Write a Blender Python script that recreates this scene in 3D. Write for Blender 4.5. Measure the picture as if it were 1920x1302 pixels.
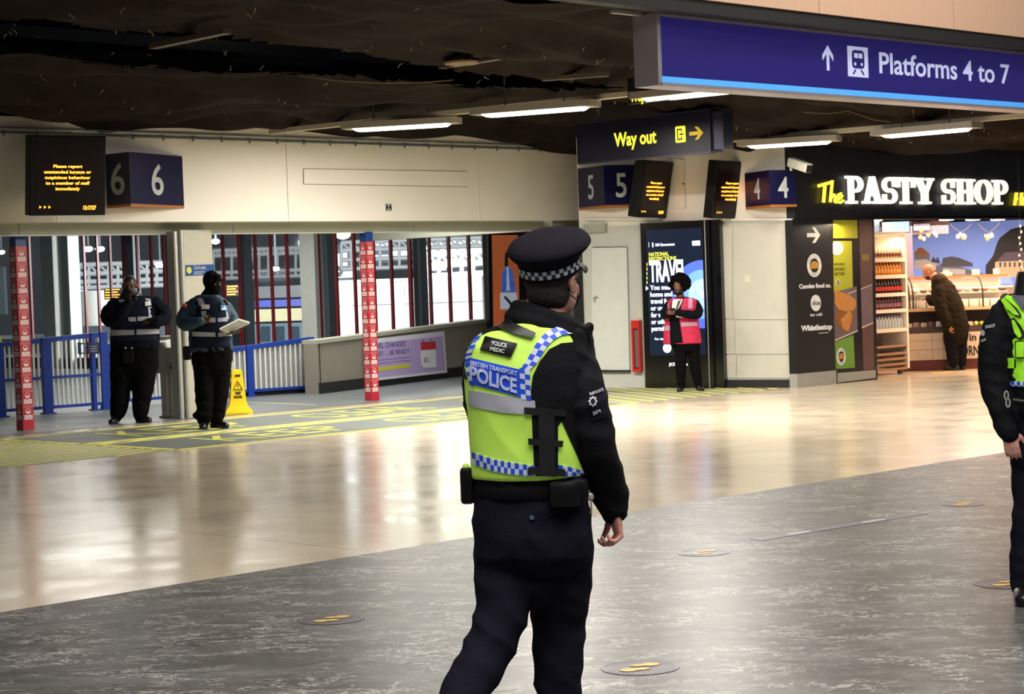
import bpy, bmesh, math, random
import numpy as np
from mathutils import Vector, Matrix
from mathutils.bvhtree import BVHTree

random.seed(7)
for o in list(bpy.data.objects):
    bpy.data.objects.remove(o)
SC = bpy.context.scene
COL = SC.collection

# ------------------------------------------------------------------ camera
EYE = Vector((0.0, 0.0, 1.65))
FPX = 3750.0
PITCH = math.atan(121.0 / FPX)
ROLL = 0.035
_f = Vector((0, math.cos(PITCH), -math.sin(PITCH)))
_u0 = Vector((0, math.sin(PITCH), math.cos(PITCH)))
_r0 = Vector((1, 0, 0))
CR = _r0 * math.cos(ROLL) - _u0 * math.sin(ROLL)
CU = _u0 * math.cos(ROLL) + _r0 * math.sin(ROLL)
cam = bpy.data.cameras.new('camera')
cam.lens = FPX / 1920.0 * 36.0
cam.sensor_width = 36.0
cam.clip_end = 400
cam_o = bpy.data.objects.new('camera', cam)
COL.objects.link(cam_o)
m = Matrix((CR, CU, -_f)).transposed().to_4x4()
m.translation = EYE
cam_o.matrix_world = m
SC.camera = cam_o
cam.dof.use_dof = True
cam.dof.focus_distance = 7.2
cam.dof.aperture_fstop = 30.0

# ------------------------------------------------------------------ world, exposure
SC.view_settings.view_transform = 'Standard'
SC.view_settings.look = 'None'
SC.view_settings.gamma = 1.0
SC.view_settings.exposure = 0.0
SC.view_settings.use_curve_mapping = False
W = bpy.data.worlds.new('overcast_daylight')
SC.world = W
W.use_nodes = True
W.node_tree.nodes['Background'].inputs[0].default_value = (0.80, 0.90, 1.0, 1)
W.node_tree.nodes['Background'].inputs[1].default_value = 0.14

S2 = math.sqrt(0.5)
EU = Vector((S2, S2, 0)); EV = Vector((-S2, S2, 0)); EZ = Vector((0, 0, 1))
def P(u, v, z=0.0):
    return EU * u + EV * v + EZ * z
def uv(p):
    return p.dot(EU), p.dot(EV)
def ray(px, py):
    return (_f * FPX + CR * (px - 960) + CU * (651 - py)).normalized()
def G(px, py, z=0.0):
    d = ray(px, py); return EYE + d * ((z - EYE.z) / d.z)
def on_plane(px, py, p0, n):
    d = ray(px, py); return EYE + d * ((p0 - EYE).dot(n) / d.dot(n))
def on_u(px, py, u):
    return on_plane(px, py, P(u, 0), EU)
def on_v(px, py, v):
    return on_plane(px, py, P(0, v), EV)
def at(px, py, Y):
    d = ray(px, py); return EYE + d * (Y / d.y)

def area_lamp(name, loc, size, energy, col=(1, 1, 1), target=None, size_y=None, yaw=0, spread=180):
    l = bpy.data.lights.new(name, 'AREA'); l.energy = energy; l.color = col; l.size = size; l.spread = math.radians(spread)
    if size_y: l.shape = 'RECTANGLE'; l.size_y = size_y
    o = bpy.data.objects.new(name, l); COL.objects.link(o); o.location = loc
    if target is None: o.rotation_euler = (0, 0, yaw)
    else: o.rotation_euler = (Vector(target) - Vector(loc)).to_track_quat('-Z', 'Y').to_euler()
    return o
LAMPS = []
NEUT = (1.0, 0.955, 0.88)
WARM = (1.0, 0.70, 0.48)
# ceiling lamps of the near concourse (over and behind the photographer)
area_lamp('concourse_lamp', P(4, 2, 6.6), 7, 950, NEUT, size_y=5, yaw=math.pi/4)
area_lamp('concourse_lamp', P(14, 5, 6.6), 7, 560, NEUT, size_y=4, yaw=math.pi/4)
area_lamp('concourse_lamp', P(0, 7, 6.6), 4, 110, NEUT, size_y=3, yaw=math.pi/4)
area_lamp('bulkhead_fill_light', P(18, 9.5, 6.9), 8, 260, NEUT, target=P(19, 12.4, 4.6), size_y=.4)  # added light without a fitting, aimed to brighten the wood bulkhead

# ------------------------------------------------------------------ materials
def C(h):
    h = h.lstrip('#'); r = []
    for i in (0, 2, 4):
        c = int(h[i:i+2], 16) / 255.0
        r.append(c / 12.92 if c <= 0.04045 else ((c + 0.055) / 1.055) ** 2.4)
    return (r[0], r[1], r[2], 1.0)
MATS = {}
def mat(name, col, rough=0.6, metal=0.0, var=0.06, scale=6.0, bump=0.0, bscale=60.0, emit=0.0, spec=0.5, alpha=None, trans=0.0, sheen=0.0):
    if name in MATS: return MATS[name]
    mt = bpy.data.materials.new(name); mt.use_nodes = True
    nt = mt.node_tree; b = nt.nodes['Principled BSDF']
    c = C(col) if isinstance(col, str) else col
    tc = nt.nodes.new('ShaderNodeTexCoord')
    nz = nt.nodes.new('ShaderNodeTexNoise'); nz.inputs['Scale'].default_value = scale; nz.inputs['Detail'].default_value = 4
    nt.links.new(tc.outputs['Object'], nz.inputs['Vector'])
    mx = nt.nodes.new('ShaderNodeMix'); mx.data_type = 'RGBA'
    mx.inputs[6].default_value = tuple(max(0, x * (1 - var * 2)) for x in c[:3]) + (1,)
    mx.inputs[7].default_value = tuple(min(1, x * (1 + var)) for x in c[:3]) + (1,)
    nt.links.new(nz.outputs['Fac'], mx.inputs[0])
    nt.links.new(mx.outputs[2], b.inputs['Base Color'])
    b.inputs['Roughness'].default_value = rough
    b.inputs['Metallic'].default_value = metal
    b.inputs['Specular IOR Level'].default_value = spec
    if sheen: b.inputs['Sheen Weight'].default_value = sheen
    if trans: b.inputs['Transmission Weight'].default_value = trans
    if alpha is not None: b.inputs['Alpha'].default_value = alpha
    if emit:
        nt.links.new(mx.outputs[2], b.inputs['Emission Color'])
        b.inputs['Emission Strength'].default_value = emit
    if bump:
        n2 = nt.nodes.new('ShaderNodeTexNoise'); n2.inputs['Scale'].default_value = bscale; n2.inputs['Detail'].default_value = 3
        nt.links.new(tc.outputs['Object'], n2.inputs['Vector'])
        bp = nt.nodes.new('ShaderNodeBump'); bp.inputs['Strength'].default_value = bump; bp.inputs['Distance'].default_value = 0.01
        nt.links.new(n2.outputs['Fac'], bp.inputs['Height'])
        nt.links.new(bp.outputs['Normal'], b.inputs['Normal'])
    MATS[name] = mt
    return mt

# ------------------------------------------------------------------ mesh builder
class MB:
    def __init__(s):
        s.v = []; s.f = []; s.m = []; s.cur = 0; s.mats = []
    def use(s, mt):
        if mt not in s.mats: s.mats.append(mt)
        s.cur = s.mats.index(mt); return s
    def add(s, vs, fs):
        o = len(s.v); s.v += [Vector(x) for x in vs]
        for f in fs: s.f.append([i + o for i in f]); s.m.append(s.cur)
        return s
    def poly(s, pts): return s.add(pts, [list(range(len(pts)))])
    def box(s, o, ax, ay, az):
        o = Vector(o)
        vs = [o, o+ax, o+ax+ay, o+ay, o+az, o+ax+az, o+ax+ay+az, o+ay+az]
        return s.add(vs, [(0,3,2,1),(4,5,6,7),(0,1,5,4),(1,2,6,5),(2,3,7,6),(3,0,4,7)])
    def buv(s, u0, u1, v0, v1, z0, z1):
        return s.box(P(u0, v0, z0), EU*(u1-u0), EV*(v1-v0), EZ*(z1-z0))
    def prism(s, pts, ext):
        n = len(pts); ext = Vector(ext); pts = [Vector(p) for p in pts]
        fs = [list(range(n))[::-1], list(range(n, 2*n))]
        fs += [[i, (i+1) % n, n+(i+1) % n, n+i] for i in range(n)]
        return s.add(pts + [p+ext for p in pts], fs)
    def tube(s, pts, r, n=10, rb=None, cap=True, ref=None):
        pts = [Vector(p) for p in pts]; k = len(pts)
        rs = r if isinstance(r, (list, tuple)) else [r]*k
        vs = []; prev = None
        for i, p in enumerate(pts):
            t = (pts[min(i+1, k-1)] - pts[max(i-1, 0)]).normalized()
            if prev is None:
                a = Vector(ref) if ref else (Vector((0,0,1)) if abs(t.z) < 0.9 else Vector((1,0,0)))
            else: a = prev
            a = (a - t*a.dot(t)).normalized(); prev = a; b = t.cross(a)
            for j in range(n):
                an = 2*math.pi*j/n
                rr = rs[i]; r2 = rr if rb is None else (rb[i] if isinstance(rb, (list, tuple)) else rb)
                vs.append(p + a*(rr*math.cos(an)) + b*(r2*math.sin(an)))
        fs = []
        for i in range(k-1):
            for j in range(n):
                fs.append([i*n+j, i*n+(j+1) % n, (i+1)*n+(j+1) % n, (i+1)*n+j])
        if cap: fs.append(list(range(n))[::-1]); fs.append([(k-1)*n+j for j in range(n)])
        return s.add(vs, fs)
    def lathe(s, base, prof, n=20, axis=None):
        z = Vector(axis).normalized() if axis else Vector((0,0,1))
        a = (Vector((1,0,0)) if abs(z.x) < .9 else Vector((0,1,0))); a = (a - z*a.dot(z)).normalized(); b = z.cross(a)
        vs = []
        for (r, h) in prof:
            for j in range(n):
                an = 2*math.pi*j/n; vs.append(Vector(base) + z*h + (a*math.cos(an)+b*math.sin(an))*r)
        fs = []
        for i in range(len(prof)-1):
            for j in range(n): fs.append([i*n+j, i*n+(j+1) % n, (i+1)*n+(j+1) % n, (i+1)*n+j])
        fs.append(list(range(n))[::-1]); fs.append([(len(prof)-1)*n+j for j in range(n)])
        return s.add(vs, fs)
    def ell(s, c, ax, ay, az, n=16, m=10):
        c = Vector(c); vs = []; 
        for i in range(m+1):
            th = math.pi*i/m
            for j in range(n):
                ph = 2*math.pi*j/n
                vs.append(c + ax*(math.sin(th)*math.cos(ph)) + ay*(math.sin(th)*math.sin(ph)) + az*math.cos(th))
        fs = []
        for i in range(m):
            for j in range(n): fs.append([i*n+j, (i+1)*n+j, (i+1)*n+(j+1) % n, i*n+(j+1) % n])
        return s.add(vs, fs)
    def bevel_box(s, o, ax, ay, az, r=0.01):
        bm = bmesh.new()
        o = Vector(o)
        vs = [bm.verts.new(p) for p in (o, o+ax, o+ax+ay, o+ay, o+az, o+ax+az, o+ax+ay+az, o+ay+az)]
        for f in [(0,3,2,1),(4,5,6,7),(0,1,5,4),(1,2,6,5),(2,3,7,6),(3,0,4,7)]: bm.faces.new([vs[i] for i in f])
        bmesh.ops.bevel(bm, geom=list(bm.edges), offset=r, segments=2, profile=0.5, affect='EDGES')
        bm.verts.index_update()
        s.add([v.co.copy() for v in bm.verts], [[v.index for v in f.verts] for f in bm.faces]); bm.free(); return s
    def text(s, txt, o, right, up, h, width=None, ext=0.004, bold=0.0, align='LEFT', shear=0.0):
        """lettering: h is the capital height, o the baseline start"""
        cu = bpy.data.curves.new('lettering', 'FONT'); cu.body = txt; cu.size = 1.0; cu.extrude = 0.0
        cu.offset = bold; cu.resolution_u = 3; cu.shear = shear
        ob = bpy.data.objects.new('lettering', cu)
        me = ob.to_mesh()
        vs = [v.co.copy() for v in me.vertices]; fs = [list(p.vertices) for p in me.polygons]
        ob.to_mesh_clear(); bpy.data.objects.remove(ob); bpy.data.curves.remove(cu)
        if not vs: return s
        x0 = min(v.x for v in vs); x1 = max(v.x for v in vs)
        k = h / 0.70; kx = k
        if width: kx = width / (x1 - x0)
        off = -x0*kx
        if align == 'CENTER': off = -(x0+x1)/2*kx
        if align == 'RIGHT': off = -x1*kx
        right = Vector(right).normalized(); up = Vector(up).normalized(); n = right.cross(up)
        o = Vector(o)
        pts = [o + right*(v.x*kx+off) + up*(v.y*k) for v in vs]
        if ext <= 0: return s.add(pts, fs)
        N = len(pts)
        ed = {}
        for f in fs:
            for i in range(len(f)):
                e = (f[i], f[(i+1) % len(f)])
                if (e[1], e[0]) in ed: del ed[(e[1], e[0])]
                else: ed[e] = 1
        allf = [f for f in [[i+N for i in f] for f in fs]] + [f[::-1] for f in fs]
        allf += [[a, b, b+N, a+N] for (a, b) in ed]
        return s.add(pts + [p + n*ext for p in pts], allf)
    def build(s, name, mt=None, parent=None, smooth=None, **kw):
        me = bpy.data.meshes.new(name)
        if parent is not None: base = BASE[parent.name]
        else:
            xs = [v.x for v in s.v]; ys = [v.y for v in s.v]; zs = [v.z for v in s.v]
            base = Vector(((min(xs)+max(xs))/2, (min(ys)+max(ys))/2, min(zs)))
        me.from_pydata([v - base for v in s.v], [], s.f)
        if mt: me.materials.append(mt)
        else:
            for x in s.mats: me.materials.append(x)
            me.polygons.foreach_set('material_index', s.m)
        if smooth is not None:
            me.polygons.foreach_set('use_smooth', [True]*len(me.polygons))
            me.set_sharp_from_angle(angle=math.radians(smooth))
        me.update()
        o = bpy.data.objects.new(name, me); COL.objects.link(o)
        if parent is not None: o.parent = parent
        else: o.location = base
        BASE[o.name] = base
        for k, v in kw.items(): o[k] = v
        return o
BASE = {}
def thing(name, label, cat, loc, group=None):
    o = bpy.data.objects.new(name, None); COL.objects.link(o); o.empty_display_size = 0.2
    o.location = Vector(loc); BASE[o.name] = Vector(loc)
    o['label'] = label; o['category'] = cat
    if group: o['group'] = group
    return o
def tag(o, label, cat, group=None, kind=None):
    o['label'] = label; o['category'] = cat
    if group: o['group'] = group
    if kind: o['kind'] = kind
    return o
def struct(o): o['kind'] = 'structure'; return o
def dup(root, loc, label=None, group=None):
    r = root.copy(); COL.objects.link(r); r.location = loc; BASE[r.name] = Vector(loc)
    if label: r['label'] = label
    if group: r['group'] = group
    for ch in list(root.children):
        c = ch.copy(); COL.objects.link(c); c.parent = r; BASE[c.name] = Vector(loc)
        for g in list(ch.children):
            d = g.copy(); COL.objects.link(d); d.parent = c
    return r
# ================================================================== the hall
M_cream = mat('cream_panel', '#e6dfd3', 0.55, var=0.04, scale=1.2)
M_white = mat('white_painted_wall', '#cacac4', 0.55, var=0.03, scale=1.5)
M_beam = mat('grey_green_beam', '#a9ab9c', 0.5, var=0.04, scale=2)
M_black = mat('matt_black', '#131215', 0.45, var=0.1)
M_gap = mat('black_rubber', '#1a1b1d', 0.7)
M_steel = mat('brushed_steel', '#b4b4ae', 0.38, metal=0.35, var=0.08, scale=9)
M_red = mat('red_mullion_paint', '#7c2128', 0.35, var=0.08)
M_blue = mat('blue_fence_paint', '#123a9c', 0.35, var=0.06)
M_wpaint = mat('white_bar_paint', '#dfe2e2', 0.4)
M_grey = mat('grey_post_paint', '#5d666e', 0.5)
M_navy = mat('navy_sign', '#13123a', 0.35, var=0.03, spec=.3)
M_ywl = mat('yellow_lettering', '#f2ee3a', 0.4, emit=1.3)
M_cap = mat('pale_lettering', '#b9bfc0', 0.5)

def floor_mats():
    # polished cream terrazzo
    mt = bpy.data.materials.new('polished_terrazzo'); mt.use_nodes = True; nt = mt.node_tree; b = nt.nodes['Principled BSDF']
    tc = nt.nodes.new('ShaderNodeTexCoord')
    def noise(sc, det=4, vec=None, rough=0.6):
        n = nt.nodes.new('ShaderNodeTexNoise'); n.inputs['Scale'].default_value = sc; n.inputs['Detail'].default_value = det
        n.inputs['Roughness'].default_value = rough
        nt.links.new(vec or tc.outputs['Object'], n.inputs['Vector']); return n
    def ramp(src, pts):
        r = nt.nodes.new('ShaderNodeValToRGB'); r.color_ramp.elements[0].position = pts[0][0]; r.color_ramp.elements[0].color = pts[0][1]
        r.color_ramp.elements[1].position = pts[-1][0]; r.color_ramp.elements[1].color = pts[-1][1]
        for p, c in pts[1:-1]:
            e = r.color_ramp.elements.new(p); e.color = c
        nt.links.new(src, r.inputs[0]); return r
    n1 = noise(90, 3); r1 = ramp(n1.outputs['Fac'], [(0.35, C('#bdaf98')), (0.5, C('#d8c8ad')), (0.68, C('#e8dabf'))])
    n2 = noise(0.5, 4); r2 = ramp(n2.outputs['Fac'], [(0.35, (.86, .86, .86, 1)), (0.65, (1, 1, 1, 1))])
    mx = nt.nodes.new('ShaderNodeMix'); mx.data_type = 'RGBA'; mx.blend_type = 'MULTIPLY'; mx.inputs[0].default_value = 1
    nt.links.new(r1.outputs[0], mx.inputs[6]); nt.links.new(r2.outputs[0], mx.inputs[7])
    # bay joints
    sp = nt.nodes.new('ShaderNodeSeparateXYZ'); 
    rot = nt.nodes.new('ShaderNodeMapping'); rot.inputs['Rotation'].default_value = (0, 0, -math.pi/4)
    nt.links.new(tc.outputs['Object'], rot.inputs['Vector']); nt.links.new(rot.outputs[0], sp.inputs[0])
    prev = None
    for ax, per in ((0, 5.2), (1, 3.6)):
        d = nt.nodes.new('ShaderNodeMath'); d.operation = 'DIVIDE'; d.inputs[1].default_value = per; nt.links.new(sp.outputs[ax], d.inputs[0])
        fr = nt.nodes.new('ShaderNodeMath'); fr.operation = 'FRACT'; nt.links.new(d.outputs[0], fr.inputs[0])
        lt = nt.nodes.new('ShaderNodeMath'); lt.operation = 'LESS_THAN'; lt.inputs[1].default_value = 0.007/per*1.5; nt.links.new(fr.outputs[0], lt.inputs[0])
        if prev is None: prev = lt
        else:
            a = nt.nodes.new('ShaderNodeMath'); a.operation = 'MAXIMUM'; nt.links.new(prev.outputs[0], a.inputs[0]); nt.links.new(lt.outputs[0], a.inputs[1]); prev = a
    m2 = nt.nodes.new('ShaderNodeMix'); m2.data_type = 'RGBA'; nt.links.new(prev.outputs[0], m2.inputs[0])
    nt.links.new(mx.outputs[2], m2.inputs[6]); m2.inputs[7].default_value = C('#6d6459')
    nt.links.new(m2.outputs[2], b.inputs['Base Color'])
    rr = ramp(noise(1.7, 5).outputs['Fac'], [(0.3, (.13, .13, .13, 1)), (0.7, (.24, .24, .24, 1))])
    nt.links.new(rr.outputs[0], b.inputs['Roughness'])
    b.inputs['Specular IOR Level'].default_value = 0.8
    bp = nt.nodes.new('ShaderNodeBump'); bp.inputs['Strength'].default_value = 0.09; bp.inputs['Distance'].default_value = 0.01
    nt.links.new(noise(5.0, 3).outputs['Fac'], bp.inputs['Height']); nt.links.new(bp.outputs['Normal'], b.inputs['Normal'])
    MATS['terrazzo'] = mt
    # grey marbled sheet vinyl
    mt = bpy.data.materials.new('grey_marbled_vinyl'); mt.use_nodes = True; nt = mt.node_tree; b = nt.nodes['Principled BSDF']
    tc = nt.nodes.new('ShaderNodeTexCoord')
    mp = nt.nodes.new('ShaderNodeMapping'); mp.inputs['Scale'].default_value = (1.35, 2.3, 1)
    mp.inputs['Rotation'].default_value = (0, 0, -0.12)
    nt.links.new(tc.outputs['Object'], mp.inputs['Vector'])
    wr = noise(1.6, 4, mp.outputs[0])
    add = nt.nodes.new('ShaderNodeMix'); add.data_type = 'RGBA'; add.blend_type = 'ADD'; add.inputs[0].default_value = 1.1
    nt.links.new(mp.outputs[0], add.inputs[6]); nt.links.new(wr.outputs['Color'], add.inputs[7])
    base = ramp(noise(1.7, 6, add.outputs[2], 0.7).outputs['Fac'], [(0.3, C('#323435')), (0.5, C('#4b4c4c')), (0.72, C('#646565'))])
    v1 = noise(3.2, 6, add.outputs[2], 0.66)
    sub = nt.nodes.new('ShaderNodeMath'); sub.operation = 'SUBTRACT'; sub.inputs[1].default_value = 0.5; nt.links.new(v1.outputs['Fac'], sub.inputs[0])
    ab = nt.nodes.new('ShaderNodeMath'); ab.operation = 'ABSOLUTE'; nt.links.new(sub.outputs[0], ab.inputs[0])
    vein = ramp(ab.outputs[0], [(0.0, (1, 1, 1, 1)), (0.012, (.75, .75, .75, 1)), (0.02, (0, 0, 0, 1))])
    msk = ramp(noise(1.3, 3, mp.outputs[0]).outputs['Fac'], [(0.42, (.12, .12, .12, 1)), (0.58, (1, 1, 1, 1))])
    mm = nt.nodes.new('ShaderNodeMath'); mm.operation = 'MULTIPLY'; nt.links.new(vein.outputs[0], mm.inputs[0]); nt.links.new(msk.outputs[0], mm.inputs[1])
    blot = ramp(noise(3.4, 6, add.outputs[2], 0.75).outputs['Fac'], [(0.63, (0, 0, 0, 1)), (0.70, (.55, .55, .55, 1))])
    mxx = nt.nodes.new('ShaderNodeMath'); mxx.operation = 'MAXIMUM'; nt.links.new(mm.outputs[0], mxx.inputs[0]); nt.links.new(blot.outputs[0], mxx.inputs[1])
    m3 = nt.nodes.new('ShaderNodeMix'); m3.data_type = 'RGBA'; nt.links.new(mxx.outputs[0], m3.inputs[0])
    nt.links.new(base.outputs[0], m3.inputs[6]); m3.inputs[7].default_value = C('#b4b4b0')
    nt.links.new(m3.outputs[2], b.inputs['Base Color'])
    b.inputs['Roughness'].default_value = 0.34; b.inputs['Specular IOR Level'].default_value = 0.25
    bp = nt.nodes.new('ShaderNodeBump'); bp.inputs['Strength'].default_value = 0.12; bp.inputs['Distance'].default_value = 0.01
    nt.links.new(noise(7.0, 3).outputs['Fac'], bp.inputs['Height']); nt.links.new(bp.outputs['Normal'], b.inputs['Normal'])
    MATS['vinyl'] = mt
floor_mats()
M_gfloor = mat('grey_resin_floor', '#646c6e', 0.42, var=0.1, scale=0.8, bump=0.05, bscale=9)

f = MB()
def strip(v0, v1, mt, u0=-14, u1=48):
    f.use(mt); f.poly([P(u0, v0), P(u1, v0), P(u1, v1), P(u0, v1)])
strip(-14, 9.4, MATS['vinyl']); strip(9.4, 21.62, MATS['terrazzo']); strip(21.62, 75, M_gfloor, -14, 75)
f.use(M_gap); f.buv(-14, 22.6, 21.60, 21.625, 0.0, 0.003)
struct(f.build('floor'))

# --- netting ceiling: sagging cloth over the far half
cps = [(19.8,18.4,4.12),(19.2,19.6,4.0),(13,21.6,3.80),(18,21.6,3.78),(22.7,21.6,3.72),(17.5,18,3.93),(10,18,4.02),(8,13,4.30),(14,12.7,4.28),(19,12.7,4.1),
       (18,15,3.98),(22,17.5,3.50),(24,19,3.40),(22,14.5,3.56),(26,17.6,3.44),(30,17.6,3.42),(28,13,3.7),(24,12.7,3.85),(35,15,3.5),(5,21,4.1),(0,15,4.3)]
def ceil_z(u, v):
    n = 0; d = 0
    for a, b, z in cps:
        w = 1.0/((u-a)**2 + (v-b)**2 + 0.6)**1.6; n += w*z; d += w
    return n/d
def wob(u, v):
    import mathutils.noise as mn
    a = mn.noise(Vector((u*0.35 + v*.25, v*1.0, 3.1)))*0.16
    b = mn.noise(Vector((u*0.9, v*2.6 - u*.5, 9.7)))*0.07
    c = abs(mn.noise(Vector((u*0.6+v*.5, v*1.9, 1.7))))*0.13
    e = max(0.0, mn.noise(Vector((u*0.18, v*0.9 + u*.1, 5.5)))-0.12)*0.7
    return a + b - c + e*0.6 + 0.05
def ceil_hit(px, py, below=0.06):
    d = ray(px, py); t = 14.0
    while t < 45:
        p = EYE + d*t; u, v = uv(p)
        if p.z > ceil_z(u, v)+wob(u, v)-below: return p
        t += 0.05
    return EYE + d*22
f = MB(); nu, nv = 330, 170
U0, U1, V0, V1 = -2, 40, 13.08, 21.75
g = []
for j in range(nv+1):
    for i in range(nu+1):
        u = U0+(U1-U0)*i/nu; v = V0+(V1-V0)*j/nv
        g.append(P(u, v, ceil_z(u, v)+wob(u, v)))
def pix(p):
    d = p-EYE; t = d.dot(_f); return 960+d.dot(CR)/t*FPX, 651-d.dot(CU)/t*FPX
GAP = [(-500,20),(0,42),(300,52),(560,84),(760,112),(1000,138),(1180,160),(1010,160),(760,146),(520,132),(420,138),(280,116),(0,108),(-500,90)]
def inside(x, y, pl):
    r = False; j = len(pl)-1
    for i in range(len(pl)):
        if (pl[i][1] > y) != (pl[j][1] > y) and x < (pl[j][0]-pl[i][0])*(y-pl[i][1])/(pl[j][1]-pl[i][1])+pl[i][0]: r = not r
        j = i
    return r
import mathutils.noise as mn_
def torn(q):   # long tear in the netting
    x, y = pix(q); y += 16*mn_.noise(Vector((x*.006, 1.3, 0))); return inside(x, y, GAP)
f.add(g, [[j*(nu+1)+i, j*(nu+1)+i+1, (j+1)*(nu+1)+i+1, (j+1)*(nu+1)+i] for j in range(nv) for i in range(nu) if not torn(g[j*(nu+1)+i])])
M_net = mat('sagging_black_netting', '#231d1a', 0.85, var=0.75, scale=2.2, bump=0.6, bscale=4, spec=.06)
struct(f.build('ceiling', M_net, smooth=60))
f = MB(); f.buv(-6, 46, 12.6, 34, 4.6, 4.8); struct(f.build('ceiling', M_gap))
f = MB()
for v in (13.6, 15.3, 17.0, 18.6, 20.2): f.buv(-4, 22.3, v, v+0.10, 4.42, 4.55)
struct(f.build('trim_1', M_grey))
# near concourse ceiling and rear walls
M_hallceil = mat('hall_ceiling_white', '#cfcac0', 0.6)
f = MB(); f.buv(-14, 48, -14, 12.4, 7.0, 7.2); struct(f.build('ceiling', M_hallceil))

# --- wood-faced bulkhead at the ceiling edge
M_wood = mat('pale_oak_panel', '#d9b49b', 0.4, var=0.05, scale=2)
nt = M_wood.node_tree
for n in nt.nodes:
    if n.type == 'TEX_NOISE':
        mp = nt.nodes.new('ShaderNodeMapping'); mp.inputs['Scale'].default_value = (14, 14, 0.5)
        tc = [x for x in nt.nodes if x.type == 'TEX_COORD'][0]
        nt.links.new(tc.outputs['Object'], mp.inputs['Vector']); nt.links.new(mp.outputs[0], n.inputs['Vector'])
f = MB().use(M_wood)
jn = [on_v(1536, 20, 12.40), on_v(1789, 55, 12.40)]
uj = [uv(p)[0] for p in jn]; du = uj[1]-uj[0]
us = [uj[0]+du*k for k in range(-9, 9)]
for a, b in zip(us[:-1], us[1:]): f.buv(a+0.006, b-0.006, 12.40, 12.50, 4.33, 7.0)
f.use(M_gap).buv(us[0], us[-1], 12.43, 12.6, 4.20, 7.0)
struct(f.build('wall_bulkhead'))
f = MB().use(mat('grey_rail', '#a8a4a6', 0.4))
f.buv(14.55, 27, 12.44, 12.62, 4.27, 4.31); f.buv(14.55, 27, 12.63, 12.70, 4.22, 4.25); f.buv(14.45, 27, 12.9, 12.96, 4.21, 4.24)
struct(f.build('trim_2'))

# --- fascia over the platform entrances (main line v = 21.66)
VF = 21.66
f = MB().use(M_cream)
jx = [-1.0]+[uv(on_v(x, 330, VF))[0] for x in (538, 898)]
du = jx[2]-jx[1]
js = sorted([jx[1]-du*k for k in range(1, 7)] + [jx[1], jx[2], 23.25])
for a, b in zip(js[:-1], js[1:]): f.buv(a+0.004, b-0.004, VF, VF+0.12, 2.60, 3.90)
f.use(M_gap).buv(js[0], js[-1], VF+0.03, VF+0.14, 2.61, 3.89)
f.use(mat('soffit_cream', '#cfc9ba', 0.5)).buv(js[0], 22.75, VF+0.12, VF+0.5, 2.60, 2.66)
struct(f.build('wall_fascia'))
f = MB()   # access panel set in the fascia
c = [on_v(569, 317, VF-0.004), on_v(876, 322, VF-0.004), on_v(877, 350, VF-0.004), on_v(569, 345, VF-0.004)]
f.use(M_cream).prism([c[3], c[2], c[1], c[0]], -EV*0.012)
f.use(mat('panel_shadow_gap', '#4a453c', 0.7))
for a, b in ((0,1),(1,2),(2,3),(3,0)): f.tube([c[a]-EV*0.001, c[b]-EV*0.001], 0.007, 4)
struct(f.build('trim_3'))
f = MB()   # conduit rail with clips along the top of the fascia
f.tube([P(4, VF-0.03, 3.70), P(23.2, VF-0.03, 3.70)], 0.014, 6); f.tube([P(4, VF-0.03, 3.76), P(23.2, VF-0.03, 3.76)], 0.010, 6)
for k in range(60):
    u = 5+k*0.47
    if u < 22.6: f.tube([P(u, VF-0.035, 3.66), P(u, VF-0.035, 3.73)], 0.014, 6)
struct(f.build('trim_4', M_grey))
f = MB().use(M_beam)
jb = [uv(on_v(x, 425, 22.1))[0] for x in (35, 437, 776, 1066)]
jb = [jb[0]-6.2] + jb + [23.9]
for a, b in zip(jb[:-1], jb[1:]): f.buv(a+0.004, b-0.004, 22.1, 22.5, 2.46, 2.60)
f.use(mat('pale_soffit_lip', '#d6d4c8', 0.4)).buv(jb[0], jb[-1], 22.06, 22.14, 2.445, 2.462)
struct(f.build('trim_5'))
# small square vent plate on fascia
c = on_v(728, 389, VF)
f = MB(); s_ = 0.055
f.prism([c+EU*s_-EZ*s_, c+EU*s_+EZ*s_, c-EU*s_+EZ*s_, c-EU*s_-EZ*s_], -EV*0.01)
q = c-EV*0.011
f2 = MB().use(M_black); f2.poly([q-EU*s_*.95+EZ*s_*.9, q-EU*s_*.95-EZ*s_*.9, q-EU*0.004]); f2.poly([q+EU*s_*.95+EZ*s_*.9, q+EU*0.004, q+EU*s_*.95-EZ*s_*.9])
t = thing('wall_plate', 'small square metal plate with dark triangles on the cream fascia', 'plate', c)
f.build('plate', M_steel, t); f2.build('dark_triangle_mark', None, t)

# --- return wall (door, kiosk, white panels) A -> B
A = G(1098, 727.5); B = G(1494, 727.0)
RW = (B-A).normalized(); RN = Vector((RW.y, -RW.x, 0))   # points to camera side
RL = (B-A).length
def on_rw(px, py, off=0.0): return on_plane(px, py, A+RN*off, RN)
def rw(s, z, off=0.0): return A + RW*s + EZ*z + RN*off
def rws(px, py): return (on_rw(px, py)-A).dot(RW)
f = MB().use(M_white)
f.box(rw(0, 0, -0.25), RW*RL, RN*0.25, EZ*2.45)
f.use(M_cream).box(rw(-0.02, 2.45, -0.25), RW*(RL+0.02), RN*0.25, EZ*1.5)
f.use(mat('white_panel_warm', '#c4c1b3', 0.5))
def rwpan(x0, x1, y0, y1, off=0.018):
    a = on_rw(x0, y1); b = on_rw(x1, y1); c_ = on_rw(x1, y0); d = on_rw(x0, y0)
    f.prism([a, b, c_, d], RN*off)
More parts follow.
